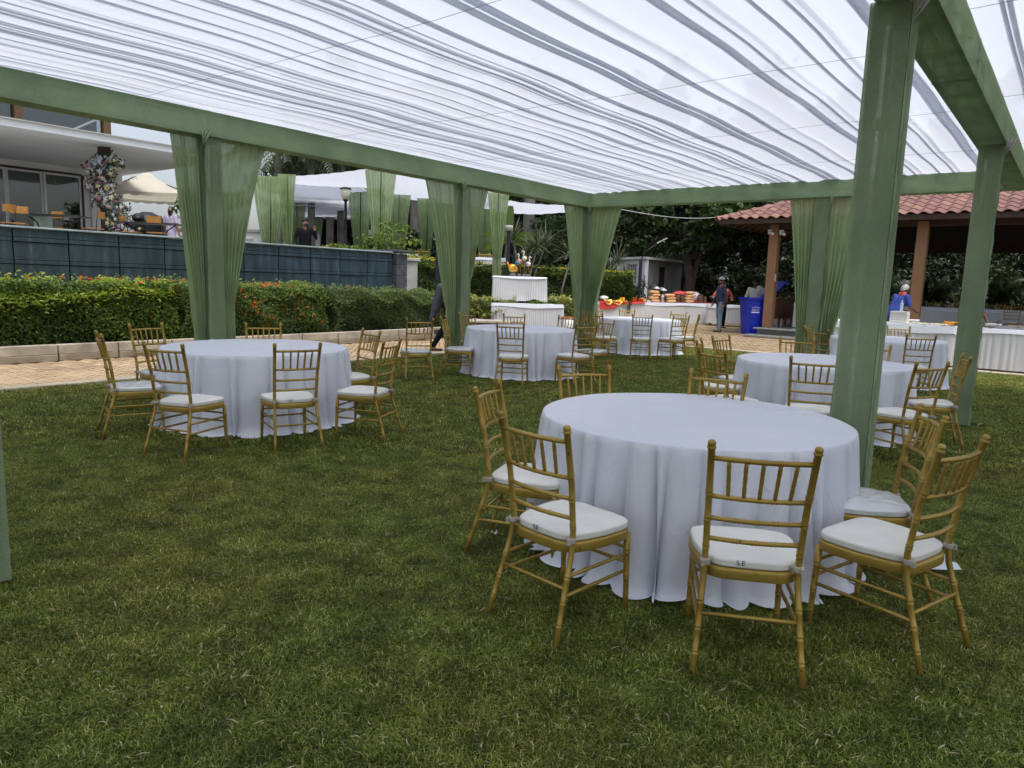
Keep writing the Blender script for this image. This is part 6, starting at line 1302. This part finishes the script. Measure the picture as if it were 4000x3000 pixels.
# stone bench slab left of the middle
p = at(1915, 1245, 18.6); t = thing('stone_ledge', 'flat sandstone ledge behind the middle table', 'ledge', (p.x, p.y, .05), R(-12)); MB().box((0, 0, .42), (1.15, .8, .06), ch=.01).build('slab', M['stone'], t); MB().box((0, .05, .19), (1.0, .6, .38)).build('base', M['slate_stone'], t)
for i, (px, py, w_, lb) in enumerate([(2228, 1270, .34, 'white plastic sack on the ground right of the two-tier table, left one'), (2252, 1262, .26, 'white plastic sack on the ground right of the two-tier table, right one')]):
    p = at(px, py, 19.8); t = thing('plastic_sack', lb, 'sack', (p.x, p.y, .12), 0, 'white sacks by the two-tier table'); b = MB(); b.ell((0, 0, .2), (w_ / 2, .16, .22)); o = b.build('sack', M['white_plastic'], t)
    for v_ in o.data.vertices: v_.co *= 1 + random.uniform(-.09, .09)
p = at(2225, 1240, 20.2); t = thing('cardboard_box', 'brown and white carton behind the white sacks', 'box', (p.x, p.y, .12), .2); MB().box((0, 0, .2), (.42, .3, .4)).build('carton', M['paper'], t); MB().box((0, 0, .43), (.43, .31, .06)).build('carton_lid', M['terracotta'], t)
# ================================================================== people
M['skin'] = mat('skin_brown', (.25, .125, .075), .55, var=.08, vs=12); M['skin_dk'] = mat('skin_dark_brown', (.115, .055, .035), .55, var=.08, vs=12); M['hair'] = mat('hair_black', (.012, .010, .009), .6); M['hair_grey'] = mat('hair_grey', (.42, .41, .40), .7, var=.3, vs=60)
M['eye'] = mat('eye_dark', (.02, .015, .012), .4); M['denim'] = mat('blue_denim', (.13, .20, .27), .85, var=.3, vs=7); M['navy_shirt'] = mat('navy_shirt', (.016, .028, .06), .8, var=.2, vs=8, bmp=.3, bs=14, bd=.02); M['black_cloth'] = mat('black_cloth', (.007, .007, .009), .9, bmp=.3, bs=14, bd=.02, spec=.12); M['check_shirt'] = mat('pale_checked_shirt', (.52, .52, .52), .8, var=.2, vs=30, bmp=.3, bs=12, bd=.02); M['red_shirt'] = mat('coral_red_shirt', (.50, .09, .08), .8, bmp=.3, bs=14, bd=.02); M['royal_shirt'] = mat('royal_blue_polo', (.02, .05, .26), .75, bmp=.3, bs=14, bd=.02); M['lilac'] = mat('lilac_tunic', (.40, .33, .48), .8, bmp=.4, bs=12, bd=.02); M['cream_kurta'] = mat('cream_top', (.55, .42, .22), .8); M['ltblue'] = mat('light_blue_scarf', (.30, .43, .68), .8, bmp=.5, bs=12, bd=.02); M['sandal'] = mat('brown_sandal', (.05, .03, .02), .7); M['cap_white'] = mat('white_skull_cap', (.72, .72, .70), .8, bmp=.4, bs=60, bd=.004); M['slate_jacket'] = mat('slate_grey_jacket', (.045, .055, .075), .6, bmp=.4, bs=12, bd=.02)
def V3(*a): return Vector(a)
def person(label, x, y, z, yaw, top, bottom, skin='skin', H=1.70, lean=0.0, side=0.0, arms=None, legs=None, head=(0, 0, 0), hair='hair', hairlen=0, cap=None, sleeve='long', shoes='sandal', extra=None, cut=None, sleeve_mats=None, belly=0.0, beard=False, trim=None):
    """arms: ((elbowL, wristL), (elbowR, wristR)); legs: ((kneeL, ankleL), (kneeR, ankleR)); all in a 1.70 m frame, facing +Y, x to the person's right"""
    t = thing('person', label, 'person', (x, y, z), R(yaw) - math.pi / 2); k = H / 1.70
    piv = V3(0, 0, .95); RL = Matrix.Rotation(-lean, 3, 'X') @ Matrix.Rotation(side, 3, 'Y')
    def up(p): return piv + RL @ (Vector(p) - piv)
    names = []; caps = []
    def cp(a, c, r0, r1, m_): caps.append((Vector(a), Vector(c), r0, r1, m_))
    T, B_, S_ = top, bottom, skin
    for sx in (-1, 1):
        cp(up((sx * .055, 0, .98)), up((sx * .075, .01 + belly * .3, 1.30)), .118 + belly * .2, .112, T); cp(up((sx * .06, .0, 1.32)), up((sx * .17, -.005, 1.385)), .085, .062, T)
    cp(up((0, belly, 1.05)), up((0, .015 + belly * .5, 1.25)), .115 + belly * .25, .12, T); cp((0, 0, .90), up((0, 0, 1.0)), .135, .13, T)
    cp(up((0, -.005, 1.38)), up((0, .01, 1.49)), .055, .052, S_)
    hr = Matrix.Rotation(head[2], 3, 'Z') @ Matrix.Rotation(-head[0], 3, 'X') @ Matrix.Rotation(head[1], 3, 'Y'); hc = up((0, .02, 1.585))
    def hd(p): return hc + RL @ (hr @ Vector(p))
    cp(hd((0, -.012, .025)), hd((0, -.005, .03)), .086, .086, S_); cp(hd((0, .025, -.035)), hd((0, .03, -.065)), .062, .048, S_); cp(hd((0, .078, -.002)), hd((0, .098, -.03)), .013, .017, S_)
    for sx in (-1, 1): cp(hd((sx * .082, -.01, -.005)), hd((sx * .084, -.012, -.03)), .018, .014, S_); cp(hd((sx * .034, .074, .008)), hd((sx * .040, .072, .008)), .011, .011, 'eye')
    cp(hd((-.02, .082, -.062)), hd((.02, .082, -.062)), .010, .010, 'eye' if beard else S_)
    if beard: cp(hd((-.03, .05, -.075)), hd((.03, .05, -.075)), .036, .036, 'hair')
    arms = arms or (((-.235, -.03, 1.13), (-.25, .05, .88)), ((.235, -.03, 1.13), (.25, .05, .88)))
    for i, (el, wr) in enumerate(arms):
        sx = -1 if i == 0 else 1; sh = up((sx * .185, -.005, 1.385)); el, wr = Vector(el), Vector(wr); TS = sleeve_mats[i] if sleeve_mats else T
        if sleeve == 'short': m2 = sh.lerp(el, .75); cp(sh, m2, .064, .058, TS); cp(m2, el, .046, .042, S_); cp(el, wr, .042, .030, S_)
        elif sleeve == 'rolled': cp(sh, el, .062, .052, TS); m2 = el.lerp(wr, .35); cp(el, m2, .052, .048, TS); cp(m2, wr, .039, .029, S_)
        else: cp(sh, el, .060, .048, TS); cp(el, wr, .047, .035, TS)
        d = (wr - el).normalized(); q = d.cross(V3(0, 1, 0) if abs(d.y) < .8 else V3(0, 0, 1)).normalized(); cp(wr, wr + d * .075, .030, .034, S_)
        for f in range(4):
            o_ = (f - 1.5) * .019; p0 = wr + d * .09 + q * o_; ln = (.055, .07, .066, .05)[f]; p1 = p0 + d * ln * .55 + V3(0, .006, 0); p2 = p1 + (d * .8 + V3(0, .35, 0)) * ln * .5; cp(p0, p1, .0105, .0098, S_); cp(p1, p2, .0098, .0085, S_)
        cp(wr + d * .03 + q * -.03, wr + d * .075 + q * -.055 + V3(0, .012, 0), .012, .010, S_)
    if cut is None:
        legs = legs or (((-.095, .02, .50), (-.10, -.02, .09)), ((.095, .02, .50), (.10, -.02, .09)))
        for i, (kn, an) in enumerate(legs):
            sx = -1 if i == 0 else 1; hp = V3(sx * .085, 0, .90); kn, an = Vector(kn), Vector(an); cp(hp, kn, .098, .068, B_); cp(kn, an + V3(0, 0, .03), .068, .055, B_); cp(an + V3(0, 0, .03), an + V3(0, 0, -.03), .042, .042, S_); sh_ = 'skin' if False else shoes; cp(an + V3(sx * .0, -.04, -.055), an + V3(sx * .02, .16, -.062), .034, .028, sh_)
    else: cp((0, 0, .92), (0, 0, cut), .15, .17, B_)
    if extra: extra(cp, up, hd)
    mats = []; [mats.append(c[4]) for c in caps if c[4] not in mats]; b = MB()
    for a, c, r0, r1, m_ in caps:
        d = c - a; L_ = d.length
        z_ = d.normalized() if L_ > 1e-5 else V3(0, 0, 1); u_ = V3(0, 0, 1) if abs(z_.z) < .9 else V3(1, 0, 0); x_ = u_.cross(z_).normalized(); y_ = z_.cross(x_); MM = Matrix((x_, y_, z_)).transposed()
        pr = [(r0 * math.cos(q), r0 * math.sin(q)) for q in (-1.5707, -1.1, -.7, -.3, 0)] + [(r1 * math.cos(q), L_ + r1 * math.sin(q)) for q in (0, .3, .7, 1.1, 1.5707)]; pr[0] = (1e-4, pr[0][1]); pr[-1] = (1e-4, pr[-1][1]); b.lathe(pr, a, 12, M=MM)
    me = b.mesh('tmp', M['skin']); tmp = D.objects.new('tmp', me); COL.objects.link(tmp); md = tmp.modifiers.new('r', 'REMESH'); md.mode = 'VOXEL'; md.voxel_size = .0105; md.use_smooth_shade = True; sm = tmp.modifiers.new('s', 'SMOOTH'); sm.factor = .5; sm.iterations = 4
    bpy.context.view_layer.update(); dg = bpy.context.evaluated_depsgraph_get(); nm = D.meshes.new_from_object(tmp.evaluated_get(dg)); D.objects.remove(tmp); nm.name = 'body'
    nf = len(nm.polygons); ctr = np.empty(nf * 3); nm.polygons.foreach_get('center', ctr); ctr = ctr.reshape(-1, 3); best = np.full(nf, 9e9); mi = np.zeros(nf, np.int32)
    for a, c, r0, r1, m_ in caps:
        A = np.array(a); dd = np.array(c) - A; l2 = max(1e-9, dd @ dd); tt = np.clip(((ctr - A) @ dd) / l2, 0, 1); dist = np.linalg.norm(ctr - A - tt[:, None] * dd, axis=1) - (r0 + (r1 - r0) * tt)
        if m_ == 'eye': dist -= .004
        s = dist < best; best[s] = dist[s]; mi[s] = mats.index(m_)
    nm.materials.clear(); [nm.materials.append(M[q]) for q in mats]; nm.polygons.foreach_set('material_index', mi); nm.polygons.foreach_set('use_smooth', np.ones(nf, bool)); bd = D.objects.new('body', nm); link(bd, t); bd.scale = (k, k, k)
    # hair or cap as a shell over the skull
    def shell(name, mt, r, zc, lo, back=0.0):
        bb = MB(); rs = []
        for i in range(9):
            th_ = (i / 8) * lo; rs.append([tuple(k * q for q in hd((r * 1.0 * math.sin(th_) * math.cos(a), -.014 + r * 1.06 * math.sin(th_) * math.sin(a), zc + r * math.cos(th_) - (back * max(0, -math.sin(a)) * (i / 8))))) for a in np.linspace(0, 6.283, 18, endpoint=False)])
        bb.grid(rs, closed=True); bb.grid([[tuple(q) for q in rw] for rw in rs][::-1], closed=True); return bb.build(name, M[mt], t)
    if cap: shell('cap', cap, .098, .030, 1.45); 
    if hair: shell('hair', hair, .094 if cap else .096, .030 if not cap else .018, 1.75 if not cap else 1.85, .05 + hairlen)
    return t
# man in black with a phone, behind the teal wall
pp = at(1192, 957, 21.6); man = person('man in black polo talking with a phone at his ear, behind the teal wall', pp.x, pp.y, 1.40, -70, 'black_cloth', 'black_cloth', H=1.74, arms=(((-.30, .08, 1.16), (-.27, .20, 1.36)), ((.27, .02, 1.14), (.22, .14, .92))), head=(-.25, .1, 0), lean=.03, shoes='rubber', beard=True)
MB().box((-.25, .24, 1.52), (.02, .03, .15)).build('phone', M['black_metal'], man)
# woman in lilac, from behind
pp = at(668, 880, 22.5); person('woman in a lilac tunic seen from behind near the frangipani tree', pp.x, pp.y, 1.85, 75, 'lilac', 'lilac', H=1.58, cut=.45, sleeve='short', hairlen=.12, head=(-.25, 0, 0))
# bending person in black half hidden by the second wrapped post
def jacket(cp, up, hd):
    cp((-.16, -.16, 1.30), (-.20, -.26, .86), .10, .10, 'slate_jacket'); cp((-.20, -.24, .95), (-.20, -.33, .66), .10, .06, 'slate_jacket'); cp((-.20, -.33, .68), (-.20, -.34, .50), .05, .03, 'slate_jacket')
pp = at(1752, 1375, 15.0)
person('person in black walking behind the second wrapped post with a dark jacket over one arm', pp.x, pp.y, .0, 12, 'black_cloth', 'black_cloth', lean=.32, H=1.74, arms=(((-.24, -.10, 1.14), (-.24, -.14, .90)), ((.24, .16, 1.12), (.22, .26, .90))), legs=(((-.10, .16, .52), (-.10, .10, .10)), ((.10, -.10, .52), (.10, -.32, .12))), head=(-.3, 0, 0), shoes='sandal', extra=jacket)
# woman behind the buffet
pp = onb(2402, .75); 
def scarf(cp, up, hd):
    for s in (-.05, .03): cp((s, .12, 1.36), (s - .02, .15, .82), .055, .06, 'ltblue')
    cp((-.10, .02, 1.44), (.10, .02, 1.44), .05, .05, 'ltblue')
person('woman with a long light blue scarf standing behind the flower vase', pp.x, pp.y, Z1, -98, 'cream_kurta', 'black_cloth', H=1.60, sleeve='rolled', sleeve_mats=('cream_kurta', 'black_cloth'), arms=(((-.23, -.02, 1.12), (-.22, .14, .92)), ((.23, -.02, 1.12), (.22, .14, .92))), hairlen=.16, head=(-.15, 0, 0), extra=scarf)
# person bent over behind the dispensers
pp = onb(2590, 1.0); person('person in black bent low behind the black dispensers', pp.x, pp.y, Z1, -110, 'black_cloth', 'black_cloth', H=1.68, lean=1.05, arms=(((-.24, .52, 1.10), (-.20, .60, .88)), ((.34, .30, 1.12), (.30, .46, .92))), head=(-.35, 0, 0), sleeve='short', hair='hair_grey')
# man with white cap
pp = at(2806, 1298, 22.9); person('man in a navy shirt, jeans and white skull cap standing by the buffet', pp.x, pp.y, .12, 188, 'navy_shirt', 'denim', H=1.74, cap='cap_white', arms=(((-.26, -.04, 1.14), (-.25, .02, .87)), ((.25, .02, 1.14), (.27, .12, .90))), legs=(((-.10, .03, .50), (-.11, .04, .09)), ((.095, .0, .50), (.11, -.08, .09))), head=(0, 0, .18), beard=True)
# man in red behind him
pp = at(2814, 1290, 25.2); person('man in a coral red T-shirt standing half hidden behind the man in the cap', pp.x, pp.y, .12, -75, 'red_shirt', 'black_cloth', H=1.62, sleeve='short', arms=(((-.40, -.02, 1.12), (-.24, .22, 1.06)), ((.40, -.02, 1.12), (.26, .22, 1.06))), belly=.06)
# man in pale shirt behind the bin
pp = at(2938, 1285, 24.2)
def shawl(cp, up, hd): cp((-.10, .06, 1.44), (-.24, .03, 1.36), .07, .08, 'check_shirt'); cp((-.25, .02, 1.36), (-.27, .02, 1.12), .075, .06, 'check_shirt')
person('bearded man in a pale checked shirt standing behind the blue bin', pp.x, pp.y, .12, -92, 'check_shirt', 'black_cloth', H=1.72, skin='skin_dk', sleeve='rolled', belly=.05, arms=(((-.27, .0, 1.12), (-.26, .14, .93)), ((.27, -.02, 1.12), (.26, .08, .90))), beard=True, extra=shawl)
# man in royal blue bending over the counter
pp = at(3488, 1240, 17.0)
def polo(cp, up, hd): cp(up((-.05, .0, 1.455)), up((.05, .0, 1.455)), .058, .058, 'red_shirt')
person('grey-haired man in a royal blue polo with red trim bending beside the pavilion column', pp.x, pp.y, .12, 15, 'royal_shirt', 'navy_shirt', H=1.68, skin='skin_dk', lean=.42, sleeve='short', arms=(((-.25, .24, 1.12), (-.14, .46, 1.04)), ((.26, .22, 1.10), (.18, .46, 1.02))), hair='hair_grey', head=(-.45, 0, 0), extra=polo)
pp = at(3770, 1240, 17.5); person('worker in a royal blue polo mostly hidden by the second right post', pp.x, pp.y, .12, -50, 'royal_shirt', 'navy_shirt', H=1.62, skin='skin_dk', lean=.55, sleeve='short', arms=(((-.26, .32, 1.05), (-.22, .42, .86)), ((.26, .30, 1.05), (.22, .42, .86))), head=(-.4, 0, 0), extra=polo)
p = at(3550, 1250, 16.6); t = thing('blue_crate', 'dark blue crate behind the plate stack', 'crate', (p.x, p.y, .5), GR); b = MB(); b.box((0, 0, .2), (.40, .3, .40), ch=.02); b.build('crate', M['blue_plastic'], t); MB().box((0, 0, .42), (.42, .32, .05), ch=.01).build('crate_lid', M['white_plastic'], t); MB().box((0, 0, -.19), (.6, .5, .36)).build('stand', M['skirt'], t)
# ================================================================== grass (uncountable: one object, tufts instanced over the lawn)
def grass_mat():
    m, nt, b, out = base('grass_blades'); oi = N(nt, 'ShaderNodeObjectInfo'); a = N(nt, 'ShaderNodeAttribute', attribute_name='rnd')
    n1 = noise(nt, .75, 5, 'world'); n2 = noise(nt, 4.5, 4, 'world')
    c1 = ramp(nt, a.outputs['Fac'], [(0, (.050, .074, .010)), (.45, (.162, .205, .028)), (.84, (.285, .305, .060)), (.94, (.46, .42, .17)), (1, (.62, .55, .29))])
    pt = ramp(nt, n1, [(.35, (.88, 1.0, .9)), (.65, (1.14, 1.06, 1.0))]); p2 = ramp(nt, n2, [(.35, .62), (.68, 1.32)])
    x = N(nt, 'ShaderNodeMix', data_type='RGBA', blend_type='MULTIPLY'); x.inputs[0].default_value = 1; nt.links.new(c1, x.inputs[6]); nt.links.new(pt, x.inputs[7])
    y = N(nt, 'ShaderNodeMix', data_type='RGBA', blend_type='MULTIPLY'); y.inputs[0].default_value = 1; nt.links.new(x.outputs[2], y.inputs[6]); nt.links.new(p2, y.inputs[7])
    nt.links.new(y.outputs[2], b.inputs['Base Color']); b.inputs['Roughness'].default_value = .6; b.inputs['Specular IOR Level'].default_value = .25
    t = N(nt, 'ShaderNodeBsdfTranslucent'); nt.links.new(y.outputs[2], t.inputs[0]); s = N(nt, 'ShaderNodeMixShader'); s.inputs[0].default_value = .25; nt.links.new(b.outputs[0], s.inputs[1]); nt.links.new(t.outputs[0], s.inputs[2]); nt.links.new(s.outputs[0], out.inputs[0]); return m
M['grass'] = grass_mat()
def tuft(nb, rad, h, wd, seed):
    rg = np.random.default_rng(seed); V = []; Fc = []; rn = []
    for i in range(nb):
        a = rg.uniform(0, 6.283); r = rad * math.sqrt(rg.random()); p = np.array([r * math.cos(a), r * math.sin(a), -.004]); d = rg.uniform(0, 6.283); ln = h * rg.uniform(.55, 1.25); lean = rg.uniform(.5, 1.9); dv = np.array([math.cos(d), math.sin(d), 0]); sd_ = np.array([-math.sin(d), math.cos(d), 0]) * wd * rg.uniform(.7, 1.3)
        curl = np.array([-math.sin(d), math.cos(d), 0]) * rg.normal(0, .35)
        p1 = p + dv * ln * .30 * lean + np.array([0, 0, ln * .5 * (1.35 - .4 * lean)]); p2 = p1 + (dv + curl * 1.5) * ln * .5 * lean + np.array([0, 0, ln * .32 * (1.0 - lean)]); k = len(V); V += [p - sd_, p + sd_, p1 + sd_ * .8, p1 - sd_ * .8, p2]; Fc += [(k, k + 1, k + 2), (k, k + 2, k + 3), (k + 3, k + 2, k + 4)]; q = rg.random(); rn += [q] * 5
    V = np.array(V); o = np_mesh('grass_tuft', V, np.array(Fc), M['grass'], rn); return o
tc_ = D.collections.new('grass_tufts')
for i in range(8):
    o = tuft(74, .085, .029, .0020, 300 + i); COL.objects.unlink(o); tc_.objects.link(o)
tc2 = D.collections.new('grass_tufts_far')
for i in range(6):
    o = tuft(64, .16, .036, .0034, 330 + i); COL.objects.unlink(o); tc2.objects.link(o)
def scatter(name, polys, coll, dens, seed, smin, smax):
    b = MB()
    for pl_ in polys: b.add([(p[0], p[1], .002) for p in pl_], [tuple(range(len(pl_)))])
    o = b.build(name, M['lawn'])
    ng = D.node_groups.new(name + '_scatter', 'GeometryNodeTree'); ng.interface.new_socket('Geometry', in_out='INPUT', socket_type='NodeSocketGeometry'); ng.interface.new_socket('Geometry', in_out='OUTPUT', socket_type='NodeSocketGeometry')
    gi = ng.nodes.new('NodeGroupInput'); go = ng.nodes.new('NodeGroupOutput'); dp = ng.nodes.new('GeometryNodeDistributePointsOnFaces'); dp.inputs['Density'].default_value = dens; dp.inputs['Seed'].default_value = seed
    ci = ng.nodes.new('GeometryNodeCollectionInfo'); ci.inputs[0].default_value = coll; ci.inputs['Separate Children'].default_value = True; ci.inputs['Reset Children'].default_value = True
    ip = ng.nodes.new('GeometryNodeInstanceOnPoints'); ip.inputs['Pick Instance'].default_value = True; rv = ng.nodes.new('FunctionNodeRandomValue'); rv.data_type = 'FLOAT_VECTOR'; rv.inputs[0].default_value = (-.12, -.12, 0); rv.inputs[1].default_value = (.12, .12, 6.283)
    rs = ng.nodes.new('FunctionNodeRandomValue'); rs.data_type = 'FLOAT'; rs.inputs[2].default_value = smin; rs.inputs[3].default_value = smax; l = ng.links.new
    l(gi.outputs[0], dp.inputs[0]); l(dp.outputs[0], ip.inputs[0]); l(ci.outputs[0], ip.inputs['Instance']); l(rv.outputs[0], ip.inputs['Rotation']); l(rs.outputs[1], ip.inputs['Scale']); l(ip.outputs[0], go.inputs[0])
    md = o.modifiers.new('scatter', 'NODES'); md.node_group = ng; return o
# lawn area in view, split by distance; clipped to the lawn's left and far edges
def clip(poly, f):
    out = []
    for a, c in zip(poly, poly[1:] + poly[:1]):
        fa, fc = f(a), f(c)
        if fa >= 0: out.append(a)
        if fa * fc < 0: t = fa / (fa - fc); out.append((a[0] + (c[0] - a[0]) * t, a[1] + (c[1] - a[1]) * t))
    return out
def band(y0, y1):
    k = .78; p = [(-k * y0 - .5, y0), (k * y0 + .5, y0), (k * y1 + .5, y1), (-k * y1 - .5, y1)]
    p = clip(p, lambda q: uv(*q)[1] - (LV0 - .02)); return clip(p, lambda q: (LU1 + .02) - uv(*q)[0])
g = scatter('grass', [band(1.3, 6.2)], tc_, 640, 1, .45, 1.2); tag(g, 'short green lawn grass in the foreground with straw coloured blades', 'grass', kind='stuff')
g = scatter('grass', [band(6.2, 21)], tc2, 210, 2, .75, 1.3); tag(g, 'short green lawn grass under the farther tables', 'grass', kind='stuff')
# a few dry leaves and paper bits on the lawn
for i, (px, py, lb) in enumerate([(1930, 2100, 'small white paper scrap on the grass left of the nearest table'), (3830, 1670, 'crumpled dry leaf beside the second right post')]):
    d = FW + RT * ((px - 2000) / F_PX) - UP * ((py - 1500) / F_PX); t_ = -EYE / d.z; p = Vector((0, 0, EYE)) + d * t_; b = MB(); s = .015 if i == 0 else .03
    b.grid([[(s * (k - 1.5) * .7, s * (j - 1), .034 + .012 * math.sin(k * 2 + j + i)) for k in range(4)] for j in range(3)]); o = b.build('litter', M['paper'] if i == 0 else mat('dry_leaf', (.30, .21, .10), .9)); o.location = (p.x, p.y, 0); o.rotation_euler = (0, 0, i * 1.3); tag(o, lb, 'litter', 'small litter on the lawn')

# pale dry clippings lying on the turf (uncountable)
rg = np.random.default_rng(77); n = 900; V = []; Fc = []
for i in range(n):
    y_ = 1.6 + 9 * rg.random() ** 1.4; x_ = rg.uniform(-.75, .75) * y_
    if uv(x_, y_)[1] < LV0 + .1: continue
    a_ = rg.uniform(0, 6.283); ln = rg.uniform(.015, .05); wd = rg.uniform(.0012, .003); cv = rg.normal(0, .5); d0 = np.array([math.cos(a_), math.sin(a_), 0]); d1 = np.array([math.cos(a_ + cv), math.sin(a_ + cv), rg.uniform(-.2, .2)]); s_ = np.array([-math.sin(a_), math.cos(a_), 0]) * wd; p0 = np.array([x_, y_, .030 + rg.uniform(0, .012)]); p1 = p0 + d0 * ln * .5 + [0, 0, .004]; p2 = p1 + d1 * ln * .5; k = len(V)
    V += [p0 - s_ * .3, p0 + s_ * .3, p1 + s_, p1 - s_, p2 + s_ * .3, p2 - s_ * .3]; Fc += [(k, k + 1, k + 2, k + 3), (k + 3, k + 2, k + 4, k + 5)]
o = np_mesh('dry_clippings', np.array(V), np.array(Fc), mat('straw_clippings', (.42, .36, .22), .9, var=.25, vs=9)); tag(o, 'pale dry grass clippings scattered on the lawn', 'clippings', kind='stuff')
